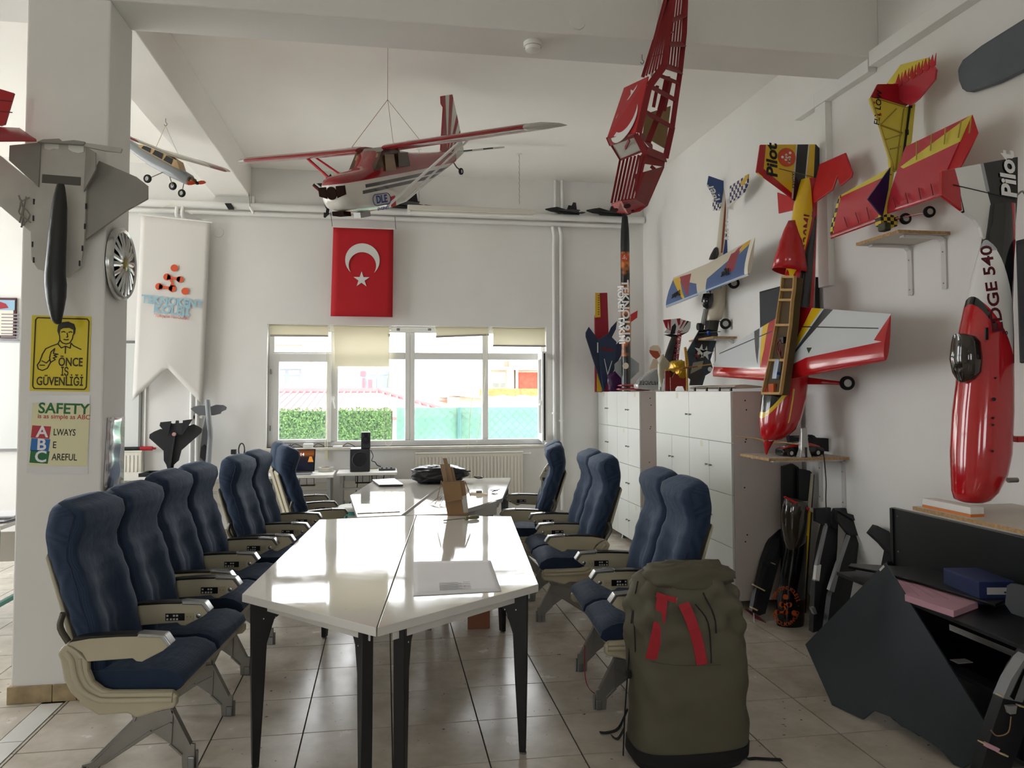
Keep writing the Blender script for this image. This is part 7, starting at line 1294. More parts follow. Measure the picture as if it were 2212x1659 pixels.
for q_ in (1, -1):
    B().prism([(.285, q_*.02, -.012), (.20, q_*.02, .085), (.20, q_*.10, .085), (.275, q_*.11, -.012)], (.004, 0, .004)).build('windscreen_pane', M_pane_b, dc)
    for x0, x1, z0, z1 in ((.06, .20, -.04, .075), (-.13, .03, -.02, .085)): B().prism([(x0, q_*.137, z0), (x1, q_*.142, z0), (x1-.02, q_*.137, z1), (x0, q_*.132, z1)], (0, q_*.002, 0)).build('side_window', M_pane_b if x0 > 0 else M_bg, dc)
    # wing half
    LVh = livery('decathlon_wing', '#8f1722', [('#b9b6ae', [(-.4, 1.26), (.2, 1.26), (.2, 1.5), (-.4, 1.5)]), ('#b9b6ae', [(-.4, -1.26), (.2, -1.26), (.2, -1.5), (-.4, -1.5)])], 'xy', .2, .5)
    wingb([((.185, q_*.12, .125), (-.20, q_*.12, .115)), ((.185, q_*1.22, .15), (-.20, q_*1.22, .14)), ((.16, q_*1.34, .15), (-.2, q_*1.38, .145)), ((.05, q_*1.42, .148), (-.16, q_*1.44, .145))], (0, 0, 1), .15).build('wing', LVh, dc, smooth=60)
    for k in (.28, .42): B().prism(star(frame((-.02, q_*k, .158), (1, 0, 0), (0, 1, 0)), .06), (0, 0, .004)).build('star_mark', M_wt, dc)
    B().tube([(.20, q_*.12, -.29), (.04, q_*.72, .125)], .011, 6).build('wing_strut', M_white if q_ > 0 else M_redm, dc); B().tube([(-.04, q_*.11, -.27), (-.06, q_*.72, .125)], .008, 6).build('wing_strut', M_white if q_ > 0 else M_redm, dc)
    B().prism([(.655, q_*.045, dz+.05), (.650, q_*.115, dz+.05), (.650, q_*.115, dz-.01), (.655, q_*.045, dz-.03)], (.012, 0, 0)).build('cowl_inlet', mat('inlet_brown', '#24140c', .9, spec=.1), dc)
    LVs = livery('decathlon_stab', '#b9b9b5', [('#39424c', [(-1.3, .12), (-.8, .2), (-.8, .28), (-1.3, .2)]), ('#39424c', [(-1.3, .30), (-.8, .38), (-.8, .46), (-1.3, .38)]), ('#39424c', [(-1.3, -.12), (-.8, -.2), (-.8, -.28), (-1.3, -.2)]), ('#39424c', [(-1.3, -.30), (-.8, -.38), (-.8, -.46), (-1.3, -.38)])], 'xy', .25)
    B().prism([(-.86, 0, .06), (-.92, q_*.40, .06), (-.99, q_*.48, .06), (-1.08, q_*.48, .06), (-1.16, q_*.40, .06), (-1.16, q_*.06, .06), (-1.06, 0, .06)], (0, 0, .012)).build('stabilizer', LVs, dc, bevel=.004)
B().lathe([(.045, 0), (.045, .006), (.001, .004)], (.662, 0, dz+.005), (1, 0, 0), 20).build('prop_shaft_opening', MATS['inlet_brown'], dc); B().prism([(.55, -.05, dz-.135), (.63, -.05, dz-.12), (.63, .05, dz-.12), (.55, .05, dz-.135)], (0, 0, -.03)).build('cowl_outlet', MATS['inlet_brown'], dc); B().bb(.30, .42, -.03, .03, dz-.19, dz-.15).build('exhaust_stub', M_steel, dc)
R_ = '#8f1722'; W_ = '#cfccc2'
LVt2 = livery('decathlon_fin', W_, [(R_, [(-.8, .0), (-.9, .0), (-.98, .56), (-.86, .56)]), (R_, [(-.9, .05), (-.93, .05), (-1.12, .56), (-1.05, .56)]), (R_, [(-.92, .05), (-.95, .05), (-1.22, .42), (-1.22, .52)]), (R_, [(-.94, .05), (-.97, .05), (-1.25, .24), (-1.25, .33)])], 'xz', .25)
B().prism([(-.80, .0, .06), (-.93, .0, .44), (-.90, .0, .47), (-.91, .0, .53), (-1.10, .0, .55), (-1.16, 0, .30), (-1.20, .0, .06), (-1.05, 0, .0)], (0, .014, 0)).build('fin', LVt2, dc, bevel=.003)
B().tube([(-1.0, 0, .0), (-1.06, 0, -.06), (-1.12, 0, -.09)], .006, 6).build('tail_gear', M_black, dc); wheel((-1.13, 0, -.10), (0, 1, 0), .03, .02, dc)
for q_ in (1,):
    Fd = frame((.30, q_*.148, -.235), (-1, .03, .0), (0, 0, 1)); M_lb = mat('letter_blue', '#1f3f8a', .5); text('DLE', Fd, .075, M_lb, dbod, bold=.03); text('ENGINES', Fd @ Matrix.Translation((0, -.065, 0)), .03, M_lb, dbod, bold=.02, shear=.15, sx=1.1); L = [(math.copysign(.062, math.cos(a))+.04*math.cos(a), .04*math.sin(a)) for a in [2*PI*k/24 for k in range(25)]]; bq = B(); bq.tube([fp(Fd, x, y, .001) for x, y in L], .003, 5); bq.build('logo_outline', M_lb, dbod); B().prism([(.14, q_*.147, -.22), (.19, q_*.147, -.225), (.185, q_*.14, -.30), (.13, q_*.14, -.30)], (0, .008, 0)).build('red_patch', M_redm, dbod)
t = wthing('hanging_strings', 'thin red and white strings from the ceiling hook to the red plane', 'string', hk); b = B(); kn = hk-V((0, 0, .42)); b.tube([hk, kn], .002, 4)
for p in ((.05, -.25, .16), (.0, .10, .15), (-.05, .3, .165)): b.tube([kn, DM @ V(p)], .002, 4)
b.build('string', mat('string_red', '#9a6a60', .6), t)
# grey trainer with an orange propeller
GM = pose(onY(349.6, 349.3, 6.4), math.radians(-23), math.radians(-28.7), math.radians(4), .8); gt_ = thing('hanging_grey_trainer', 'grey model trainer with an orange propeller hanging behind the pillar', 'model plane', M=GM)
M_gy = mat('grey_film', '#7d8184', .3, coat=.3); body([(.40, -.03, .05, .045), (.38, -.03, .06, .055), (.2, -.03, .065, .065), (-.1, -.03, .062, .065), (-.5, .0, .04, .045), (-.75, .02, .02, .03)], 20, .6).build('fuselage', M_gy, gt_, smooth=55)
B().loft([[V((x, y, z)) for y, z in ((-w_, .02), (w_, .02), (w_*.85, h_), (-w_*.85, h_))] for x, w_, h_ in ((.27, .055, .025), (.2, .058, .09), (-.12, .056, .10), (-.3, .045, .05))]).build('cabin', mat('cabin_wood', '#b39a72', .6), gt_)
for q_ in (1, -1):
    for x0, x1 in ((.06, .17), (-.09, .04), (-.24, -.12)): B().prism([(x0, q_*.058, .03), (x1, q_*.059, .03), (x1-.015, q_*.054, .085), (x0+.01, q_*.053, .085 if x0 > -.2 else .06)], (0, q_*.002, 0)).build('cabin_window', M_black, gt_)
    LVg = livery('trainer_wing', '#c9c3b4', [('#8f3a44', [(-.3, .62), (.3, .52), (.3, .74), (-.3, .9)]), ('#8f3a44', [(-.3, -.62), (.3, -.52), (.3, -.74), (-.3, -.9)]), ('#77756f', [(-.3, .57), (.3, .47), (.3, .52), (-.3, .62)])], 'xy', .4)
    wingb([((.16, 0, .11), (-.11, 0, .105)), ((.16, q_*.75, .14), (-.11, q_*.75, .135)), ((.09, q_*.92, .148), (-.09, q_*.95, .145))], (0, 0, 1), .12).build('wing', LVg, gt_, smooth=60)
    B().tube([(.10, q_*.04, -.08), (.08, q_*.17, -.19)], .005, 6).build('gear_wire', M_steel, gt_); wheel((.08, q_*.18, -.195), (0, 1, 0), .042, .03, gt_)
B().tube([(.34, 0, -.08), (.36, 0, -.17)], .005, 6).build('gear_wire', M_steel, gt_); wheel((.365, 0, -.185), (0, 1, 0), .04, .028, gt_); B().lathe([(.028, 0), (.03, .02), (.03, .05), (.02, .06)], (.40, 0, -.02), (1, 0, 0), 14).build('motor', mat('motor_copper', '#6a5038', .4, .6), gt_, smooth=40); B().lathe([(.018, 0), (.014, .025), (.002, .04)], (.47, 0, -.02), (1, 0, 0), 14).build('spinner', M_black, gt_, smooth=50)
for q_ in (1, -1): B().loft([[V((.475+dx, q_*r_*.92, -.02+q_*r_*.25+dz)) for dx, dz in ((-.006, c_), (.004, c_*.4), (.006, -c_), (-.004, -c_*.4))] for r_, c_ in ((.01, .008), (.06, .02), (.11, .016), (.135, .004))]).build('propeller_blade', mat('prop_orange', '#e0501c', .4), gt_, smooth=60)
B().prism([(-.6, 0, .03), (-.7, 0, .2), (-.78, 0, .2), (-.78, 0, .03)], (0, .01, 0)).build('fin', M_gy, gt_); B().prism([(-.62, -.25, .03), (-.62, .25, .03), (-.78, .25, .03), (-.78, -.25, .03)], (0, 0, .01)).build('stabilizer', M_gy, gt_)
t = wthing('trainer_strings', 'two thin strings holding the grey trainer under the long beam', 'string', hk2); b = B()
for p in ((.05, -.2, .12), (-.02, .2, .12)): b.tube([hk2, GM @ V(p)], .002, 4)
b.build('string', M_cord, t)
# red plywood fuselage frame hanging nose-down in front of the beam
OA = (1180, 0, 3.455); YL_, YN_, YR_ = 4.12, 3.84, 4.06
sk = wthing('red_fuselage_frame', 'red laser-cut plywood fuselage frame with a crescent and star plate hanging nose-down', 'model plane', onY(1355, 455, 3.95))
M_rk = mat('red_paint_ply', '#7d1018', .5); M_rk2 = mat('red_plate', '#a3161f', .4)
def A(x, y, s): return onY(*cp([(x, y)], *OA)[0], {'L': YL_, 'N': YN_, 'R': YR_, 'B': 4.30}[s])
def plate(name, L, m, th=.006, par=sk):
    P = [A(*q) for q in L]; n = (P[1]-P[0]).cross(P[2]-P[0]).normalized(); n = n if n.y > 0 else -n; return B().prism(P, n*th).build(name, m, par)
fpz = plate('flag_plate', [(580, 655, 'L'), (760, 570, 'N'), (665, 990, 'N'), (455, 1025, 'L')], M_rk2)
pl = [A(580, 655, 'L'), A(760, 570, 'N'), A(665, 990, 'N'), A(455, 1025, 'L')]
uu = (pl[1]-pl[0]+pl[2]-pl[3]).normalized(); vv = (pl[0]-pl[3]+pl[1]-pl[2]).normalized(); cc = sum(pl, V((0, 0, 0)))/4; nn_ = uu.cross(vv); nn_ = nn_ if nn_.y < 0 else -nn_
F = frame(cc+nn_*.002-vv*.08, vv, -uu); crescent_b(B(), F, .125, .105, .042, nn_*.002).build('crescent', M_wt, fpz); B().prism(star(frame(cc+nn_*.002+vv*.085+uu*.01, uu, vv), .055, .35), nn_*.002).build('star', M_wt, fpz)
plate('plate_edge', [(455, 1025, 'L'), (665, 990, 'N'), (690, 1010, 'N'), (480, 1085, 'L')], M_rk)
M_cl = mat('clear_sheet', '#a9a79c', .1, alpha=.55)
plate('windscreen', [(490, 1085, 'L'), (680, 1012, 'N'), (752, 1110, 'N'), (555, 1190, 'L')], M_cl, .003)
def stick(a, c, w_=.014, m=M_rk, name='stick'): return B().bar(A(*a), A(*c), w_, .006, (0, 1, 0)).build(name, m, sk)
for a, c in (((490, 1085, 'L'), (555, 1190, 'L')), ((555, 1190, 'L'), (752, 1110, 'N')), ((680, 1012, 'N'), (752, 1110, 'N')), ((575, 1140, 'L'), (620, 1045, 'N')), ((480, 1085, 'L'), (455, 1025, 'L'))): stick(a, c, .016)
for k in range(8): u = k/7; stick((lerp(552, 745, u), lerp(1190, 1145, u), 'L' if u < .3 else 'N'), (lerp(487, 665, u), lerp(1515, 1480, u), 'L' if u < .3 else 'N'), .012, name='stringer')
plate('side_panel', [(660, 1300, 'N'), (740, 1280, 'N'), (880, 1240, 'R'), (820, 1380, 'R'), (755, 1530, 'R'), (665, 1480, 'N')], M_rk)
for L in ([(740, 1150, 'N'), (890, 1180, 'R'), (880, 1245, 'R'), (720, 1220, 'N')], [(700, 1160, 'N'), (735, 1150, 'N'), (715, 1310, 'N'), (675, 1310, 'N')]): plate('side_panel', L, M_rk)
for a, c, w_ in (((665, 1000, 'N'), (740, 1150, 'N'), .03), ((740, 1120, 'N'), (890, 1180, 'R'), .05), ((890, 1180, 'R'), (940, 950, 'R'), .035), ((940, 950, 'R'), (975, 700, 'R'), .03), ((975, 700, 'R'), (1000, 530, 'R'), .03), ((690, 990, 'N'), (770, 640, 'N'), .035), ((770, 640, 'N'), (880, 490, 'N'), .04), ((880, 490, 'N'), (1000, 530, 'R'), .05), ((760, 1060, 'N'), (850, 830, 'R'), .032), ((850, 830, 'R'), (905, 570, 'R'), .032), ((730, 830, 'N'), (940, 950, 'R'), .026), ((770, 640, 'N'), (960, 745, 'R'), .028), ((840, 560, 'N'), (985, 620, 'R'), .026), ((700, 1000, 'N'), (790, 1100, 'R'), .03)): B().bar(A(*a), A(*c), w_, .006, (0.3, 1, 0)).build('side_frame', M_rk, sk)
for a, c, w_ in (((880, 490, 'N'), (940, 0, 'N'), .03), ((1000, 530, 'R'), (1030, 250, 'R'), .03), ((1030, 250, 'R'), (1042, -60, 'R'), .03), ((905, 330, 'N'), (1025, 330, 'R'), .04), ((930, 160, 'N'), (1035, 110, 'R'), .03), ((720, 575, 'L'), (805, 300, 'L'), .02), ((805, 300, 'L'), (900, -60, 'L'), .016), ((800, 420, 'L'), (880, 400, 'N'), .012), ((860, 265, 'L'), (945, 240, 'N'), .012)): B().bar(A(*a), A(*c), w_, .006, (0.3, 1, 0)).build('side_frame', M_rk, sk)
for k in range(6): u = (k+.5)/6; stick((lerp(735, 870, u), lerp(570, 500, u), 'N'), (lerp(905, 940, u), -20, 'N'), .009, name='stringer')
for k in range(4): u = (k+1)/5; stick((lerp(885, 995, u), lerp(495, 528, u), 'R'), (lerp(945, 1040, u), -20, 'R'), .009, name='stringer')
for a, c in (((900, 590, 'B'), (840, 820, 'B')), ((930, 600, 'B'), (880, 830, 'B')), ((830, 640, 'B'), (800, 800, 'B')), ((780, 1240, 'B'), (840, 1290, 'B'))): stick(a, c, .02, name='inner_stringer')
plate('inner_panel', [(740, 850, 'B'), (930, 790, 'B'), (890, 1110, 'B'), (720, 1010, 'B')], mat('bare_ply_inside', '#8a7550', .7))
plate('nose_plate', [(485, 1520, 'L'), (560, 1490, 'N'), (665, 1478, 'N'), (755, 1530, 'R'), (700, 1570, 'R'), (610, 1590, 'R'), (530, 1580, 'L')], M_rk2)
for x, y, r in ((540, 1540, .017), (630, 1510, .02), (602, 1572, .009), (672, 1545, .009)): B().lathe([(r, 0), (r, .002)], A(x, y, 'N')+V((0, .06, -.005)), (0, -.4, -1), 12).build('nose_hole', mat('hole_dark', '#3a2020', .8), sk)
stl = wthing('white_fabric_strap', 'white fabric strap looped from the ceiling through the red fuselage frame', 'strap', A(800, 540, 'L')); M_sw = mat('strap_white', '#cfcdc8', .7); b = B()
P = [(A(815, -300, 'L'), A(840, -300, 'L')), (A(820, -20, 'L'), A(850, -20, 'L')), (A(832, 40, 'L'), A(885, 90, 'L')), (A(812, 280, 'L'), A(862, 280, 'L')), (A(795, 500, 'L'), A(812, 500, 'L')), (A(780, 560, 'N'), A(790, 590, 'N'))]
b.loft([[a, c, c+V((0, .004, 0)), a+V((0, .004, 0))] for a, c in P]); b.build('strap', M_sw, stl); b = B(); P = [(A(900, -300, 'L'), A(930, -300, 'L')), (A(905, -20, 'L'), A(925, -20, 'L')), (A(870, 90, 'L'), A(900, 60, 'L'))]; b.loft([[a, c, c+V((0, .004, 0)), a+V((0, .004, 0))] for a, c in P]); b.build('strap_loop', M_sw, stl)
# ================================================================ things on the wall shelves
c = onZ(1738, 975, ZS1)
t = wthing('toy_car', 'red, silver and black model car body on the middle shelf', 'model car', V((2.84, 4.95, ZS1))); cx, cy = 2.88, 4.90
def caro(o, rings, m, nm): return B().loft([[V((cx+x, cy+w_*s, ZS1+z)) for s, z in ((-1, z0), (-.8, z1), (.8, z1), (1, z0), (.9, z0-.03), (-.9, z0-.03))] for x, w_, z0, z1 in rings]).build(nm, m, o, bevel=.006)
caro(t, [(-.15, .06, .035, .05), (-.1, .075, .04, .065), (0, .08, .04, .075), (.1, .078, .04, .07), (.16, .06, .04, .055)], M_blackg, 'chassis'); caro(t, [(-.14, .055, .05, .055), (-.06, .06, .06, .085), (.06, .06, .06, .09), (.14, .05, .055, .07)], M_red, 'body_shell'); caro(t, [(-.12, .03, .06, .072), (-.05, .034, .07, .095), (.0, .03, .08, .1)], M_chrome, 'silver_stripe')
for x in (-.1, .1):
    for q in (-1, 1): wheel((cx+x, cy+q*.07, ZS1+.026), (0, 1, 0), .026, .022, t)
t = wthing('silver_stand', 'upright silver plastic stand on the front edge of the middle shelf', 'stand', (2.83, 4.78, ZS1)); sx_ = onY(1737, 970, 4.78).x; zt5 = onY(1735, 924, 4.78).z
B().loft([[V((sx_+a*w_, 4.785+c_*d_, z)) for a, c_ in ((-1, -1), (1, -1), (1, 1), (-1, 1))] for w_, d_, z in ((.045, .03, ZS1), (.03, .022, ZS1+.05), (.022, .014, zt5-.03), (.022, .012, zt5))]).build('post', mat('silver_plastic', '#a8a6a2', .3, .4), t, bevel=.006); B().bb(sx_-.006, sx_+.006, 4.752, 4.757, ZS1, ZS1+.07).build('foot_slot', M_black, t)
t = wthing('black_printer_part', 'black plastic housing with angled arms on the middle shelf against the wall', 'housing', (3.0, 5.0, ZS1)); OB = (1640, 900, 4.327)
flat('front', cp([(275, 170), (300, 185), (515, 205), (500, 320), (320, 318), (282, 220)], *OB), 5.06, .04, mat('housing_black', '#222428', .4), t); flat('rear', cp([(498, 170), (540, 198), (690, 205), (670, 330), (510, 310)], *OB), 4.98, .06, M_black, t); flat('bar', cp([(290, 178), (520, 178), (520, 186), (290, 186)], *OB), 5.0, .02, M_black, t)
b = B(); b.tube(sline([onY(*cp([q], *OB)[0], 4.722) for q in ((590, 345), (600, 355), (605, 370), (615, 480), (625, 620), (622, 760), (628, 900))], 5), .004, 5); b.build('cable', M_black, t)
t = wthing('foam_block', 'white foam block with an orange underside on the right shelf', 'block', (2.7, 3.2, ZS4)); P = [onZ(1992, 1084, ZS4), onZ(2105, 1106, ZS4), onZ(2120, 1104, ZS4), onZ(2030, 1080, ZS4)]
P = [(2.63, 3.36), (2.63, 3.05), (2.70, 3.05), (2.70, 3.36)]; B().prism([(x, y, ZS4) for x, y in P], (0, 0, .012)).build('orange_layer', mat('orange_layer', '#c9712c', .6), t); B().prism([(x, y, ZS4+.012) for x, y in P], (0, 0, .032)).build('foam', mat('white_foam', '#dcdad6', .7), t, bevel=.003)
bx = onY(2160, 1080, 3.05).x
t = wthing('green_book', 'dark green book with a white label lying on the right shelf behind the fuselage', 'book', (3.03, 3.1, ZS4)); B().bb(2.99, 3.15, 2.86, 3.08, ZS4+.002, ZS4+.042).build('cover', mat('book_green', '#22331f', .5), t, bevel=.002); B().bb(2.993, 3.146, 2.858, 3.06, ZS4+.006, ZS4+.038).build('pages', M_paper, t); text('BOOK', frame((3.07, 2.8575, ZS4+.022), (1, 0, 0), (0, 0, 1)), .02, M_paper, t) if False else B().bb(3.05, 3.075, 2.856, 2.858, ZS4+.012, ZS4+.03).build('label', M_paper, t)
# ================================================================ things standing on the floor at the right
OC = (1580, 900, 2.185)
def lean(name, L, Yb, Yt, th, m, par, zb=0, o=OC):
    """plate standing on the floor: lowest traced point at depth Yb, highest at depth Yt"""
    px = cp(L, *o); ys = [p[1] for p in px]; a, c = max(ys), min(ys); P = [onY(x, y, lerp(Yb, Yt, (a-y)/(a-c))) for x, y in px]; return B().prism(P, (0, th, 0)).build(name, m, par)
M_cf = mat('carbon_black', '#0c0d0f', .35); M_fbk = mat('black_board_part', '#1b1c1f', .5); M_cw = mat('cream_edge', '#b9b19c', .6)
t = wthing('black_wing_pair', 'two tall black wings with a cream edge leaning upright against the wall beside the locker', 'wing', (3.0, 5.15, 0))
B().prism([onY(x, y, 5.16) for x, y in cp([(243, 950), (243, 235), (290, 222), (318, 240), (320, 950)], *OC)], (0, .03, 0)).build('wing', M_cf, t); B().prism([onY(x, y, 5.12) for x, y in cp([(318, 950), (318, 245), (370, 255), (392, 275), (350, 950)], *OC)], (0, .03, 0)).build('wing', M_cf, t); B().prism([onY(x, y, 5.11) for x, y in cp([(362, 430), (378, 268), (389, 268), (376, 430)], *OC)], (0, .01, 0)).build('cream_edge', M_cw, t)
t = wthing('canopy_fuselage', 'black glossy fuselage section with a smoked canopy and an orange round school mark', 'model part', onZ(1715, 1355, 0)); Yc_ = onZ(1705, 1355, 0).y
rows = [(1003, 215, 340), (960, 210, 345), (850, 213, 348), (700, 240, 355), (630, 255, 358), (560, 250, 360)]
fusepx([(900+y/2.185, 1580+l/2.185, 1580+r/2.185) for y, l, r in rows], Yc_+.05, .7, 24).build('fuselage', M_blackg, t, smooth=60)
fusepx([(900+y/2.185, 1580+l/2.185, 1580+r/2.185) for y, l, r in ((625, 262, 330), (590, 248, 352), (520, 236, 360), (460, 234, 364), (420, 240, 366), (400, 246, 366), (382, 252, 290))], Yc_+.04, .75, 24).build('canopy', mat('smoked_canopy2', '#2e2820', .06, coat=.6), t, smooth=60)
lean('red_rim', [(248, 382), (256, 376), (370, 432), (366, 445)], Yc_-.02, Yc_-.02, .01, M_red, t); lean('cream_strip', [(310, 405), (406, 440), (398, 462), (365, 440)], Yc_+.0, Yc_, .02, M_cw, t); lean('yellow_edge', [(362, 440), (376, 432), (352, 770), (344, 770)], Yc_+.02, Yc_+.02, .02, M_yel, t)
F = frame(onY(*cp([(255, 895)], *OC)[0], Yc_-.06), (1, 0, 0), (0, 0, 1)); M_or = mat('mark_orange', '#c9571f', .5); molecule(F, .066, M_or, t, name='school_mark')
for s, a0, dr in (('TEKNOKENT KOLEJİ ·', 155, -1), ('HAVACILIK KAMPÜSÜ', 205, 1)):
    for k, ch in enumerate(s):
        if ch == ' ': continue
        a = math.radians(a0+dr*k*(9.2 if dr < 0 else 8.2)); R_ = .122; p = fp(F, R_*.78*math.cos(a), R_*math.sin(a), .0); ud = F.to_3x3() @ V((-dr*0+(-math.sin(a)*dr), math.cos(a)*dr, 0)); text(ch, frame(p, ud, F.to_3x3() @ V((-dr*math.cos(a), -dr*math.sin(a), 0))), .034, M_or, t, name='letter', bold=.01)
def drone_arm(lab, L, Yb, extra, o=OC):
    t = wthing('black_frame_arm', lab, 'model part', V((onY(*cp([L[0]], *o)[0], Yb).x, Yb, 0)), 'black foam frame arms leaning by the wall'); lean('spar', L, Yb, Yb+.28, .05, M_fbk, t, o=o)
    for nm, q, m, dy in extra:
        px = cp(q, *o); ys = [p[1] for p in cp(L, *o)]; a, c = max(ys), min(ys); P = [onY(x, y, lerp(Yb, Yb+.28, (a-y)/(a-c))-dy) for x, y in px]; B().prism(P, (0, .03, 0)).build(nm, m, t)
    return t
M_gt = mat('silver_tape', '#8d8f92', .35, .3); M_stk = mat('bamboo_stick', '#c9b48a', .6)
yb1 = onZ(1640, 1330, 0).y-.12
drone_arm('narrow black foam frame leaning left of the smoked canopy, with thin wooden dowels', [(98, 920), (110, 850), (150, 680), (185, 580), (235, 520), (240, 640), (200, 780), (160, 930), (130, 940)], yb1, [('grey_flap', [(150, 685), (195, 590), (240, 560), (215, 640), (178, 705)], M_fb2, .02), ('dowel', [(105, 798), (108, 793), (160, 820), (157, 825)], M_stk, .03), ('dowel', [(95, 905), (98, 900), (125, 912), (122, 918)], M_stk, .03), ('dowel', [(188, 692), (190, 688), (210, 696), (208, 700)], M_stk, .03), ('top_block', [(190, 400), (205, 368), (238, 380), (232, 440), (195, 440)], M_cf, .01), ('cream_edge', [(196, 388), (205, 366), (238, 378), (234, 400)], M_cw, .03), ('neck', [(185, 580), (232, 430), (250, 440), (236, 560)], M_cf, -.02)])
t = wthing('red_film_scrap', 'torn scrap of red film lying on the floor by the locker foot', 'scrap', onZ(1625, 1330, 0)); B().prism([onZ(x, y, 0) for x, y in ((1609, 1316), (1628, 1325), (1655, 1346), (1630, 1336), (1612, 1320))], (0, 0, .006)).build('scrap', mat('scrap_red', '#7a2a38', .4), t); b = B(); b.tube([onZ(1628, 1325, .05), onZ(1629, 1345, .002)], .004, 5); b.build('wire', M_white, t)
yb2 = onZ(1760, 1370, 0).y-.15
drone_arm('black foam frame arm with a silver-taped edge, second from the locker', [(385, 1020), (395, 780), (420, 600), (445, 490), (505, 460), (500, 620), (480, 850), (455, 1000)], yb2, [('tape_strip', [(393, 775), (405, 690), (450, 505), (455, 520), (418, 690), (415, 778)], M_gt, .03), ('white_tag', [(396, 770), (402, 705), (424, 700), (415, 775)], M_wt, .035), ('cross_arm', [(398, 435), (470, 430), (472, 520), (440, 515), (398, 495)], M_fbk, .01), ('cross_arm', [(478, 520), (474, 470), (490, 435), (560, 432), (560, 480), (500, 470), (500, 530)], M_fb2, .03), ('clip', [(378, 905), (395, 900), (405, 930), (392, 935)], M_gt, .03)])
drone_arm('black foam frame arm with a wide T-shaped head, third from the locker', [(450, 1010), (470, 850), (520, 690), (560, 560), (605, 560), (590, 700), (560, 860), (520, 1000)], yb2-.12, [('tape_strip', [(462, 820), (500, 700), (555, 560), (562, 565), (520, 690), (485, 830)], M_gt, .03), ('head', [(500, 445), (585, 490), (590, 500), (705, 490), (708, 500), (700, 570), (600, 562), (555, 560), (500, 490)], M_fbk, .02), ('head_top', [(500, 442), (580, 465), (708, 488), (706, 500), (585, 492)], M_fb2, .035)])
drone_arm('black angular foam bracket leaning against the black desk panel', [(730, 720), (745, 640), (715, 605), (660, 555), (690, 515), (770, 555), (772, 700)], 4.1, [('light_face', [(660, 555), (690, 515), (740, 545), (715, 605)], M_fb2, .02)])
# black desk with shelf, its back panel against the wall
M_bd = mat('black_desk_board', '#17191c', .42, var=.04, vs=6); M_ed = mat('desk_edge_worn', '#6a6762', .6)
dk = wthing('black_desk', 'black chipboard desk with a tall back panel, cluttered with foam parts, at the right edge', 'desk', (2.85, 3.3, 0))
pa, pb, pc, pd_ = onX(1932, 1097, 3.06), onX(2300, 1185, 3.06), onX(2300, 1480, 3.06), onX(1940, 1230, 3.06)
B().bb(3.04, 3.06, 2.2, pa.y, .35, pa.z).build('back_panel', M_bd, dk); B().bb(3.036, 3.062, 2.2, pa.y, pa.z, pa.z+.004).build('panel_edge', M_ed, dk); B().bb(3.03, 3.06, pa.y-.02, pa.y+.004, 0, pa.z).build('panel_side', M_bd, dk)
dz_ = .60
B().bb(2.52, 3.04, 2.3, 3.92, dz_-.018, dz_).build('desk_board', M_bd, dk, bevel=.001); B().bb(2.55, 3.04, 2.3, 2.32, 0, dz_-.018).build('side_board', M_bd, dk); B().bb(2.62, 3.04, 3.70, 3.72, 0, dz_-.018).build('side_board', M_bd, dk); B().bb(2.62, 3.04, 2.32, 3.70, .30, .318).build('lower_shelf', M_bd, dk); B().bb(2.56, 3.04, 2.32, 3.70, .10, .118).build('lower_shelf', M_bd, dk)
for p in ((3.035, pa.y-.06, pa.z-.04), (3.035, pa.y-.06, dz_+.06), (3.035, 3.0, dz_+.04)): B().lathe([(.006, 0), (.004, .003)], p, (-1, 0, 0), 8).build('screw', M_steel, dk)
t = wthing('blue_box', 'dark blue cardboard box with a white label on the black desk', 'box', (2.86, 3.25, dz_+.02)); p = onZ(2070, 1262, dz_+.02)
B().box((2.85, 3.27, dz_+.072), (.17, .28, .10), Matrix.Rotation(-.15, 3, 'Z')).build('box', mat('box_blue', '#1d2b5a', .5), t, bevel=.002); B().box((2.852, 3.27, dz_+.124), (.172, .282, .006), Matrix.Rotation(-.15, 3, 'Z')).build('lid', mat('lid_blue', '#22326a', .5), t, bevel=.001); F = frame((2.838, 3.1275, dz_+.083), (.99, -.15, 0), (0, 0, 1)); lb = B().prism([fp(F, -.06, -.014), fp(F, .075, -.014), fp(F, .075, .018), fp(F, -.06, .018)], (-.0003, -.002, 0)).build('label', mat('label_grey', '#c9c9cc', .5), t); B().prism([fp(F, .02, -.008, -.0), fp(F, .07, -.008), fp(F, .07, .0), fp(F, .02, .0)], (-.0005, -.0035, 0)).build('barcode', M_ink2, lb)
t = wthing('pink_foam_board', 'pale pink foam board lying on the black desk', 'foam board', (2.7, 3.4, dz_)); M_pk = mat('pink_foam', '#c79aa8', .7, var=.06, vs=8)
P = [onZ(x, y, dz_+.02) for x, y in ((1935, 1254), (1975, 1256), (2113, 1305), (2060, 1325), (1955, 1290))]; B().prism([V((p.x, p.y, dz_+.001)) for p in P], (0, 0, .03)).build('board', M_pk, t, bevel=.002)
b = B()
for k in range(4): a, c = P[0].lerp(P[1], (k+1)/5), P[4].lerp(P[2], (k+1)/5); b.bar(V((a.x, a.y, dz_+.031)), V((c.x, c.y, dz_+.031)), .003, .001)
b.build('score_lines', mat('pink_groove', '#a87a88', .8), t)
t = wthing('black_wing_blank', 'long thin black wing blank lying across the black desk over the pink foam', 'wing', (2.8, 3.6, dz_+.03)); a, c = onZ(1835, 1223, dz_+.07), onZ(2180, 1310, dz_+.05)
B().prism([onZ(x, y, dz_+.036) for x, y in ((1832, 1228), (1838, 1222), (2010, 1232), (2165, 1285), (2175, 1300), (2150, 1312), (1985, 1262), (1900, 1240))], (0, 0, .014)).build('blank', M_cf, t, bevel=.004)
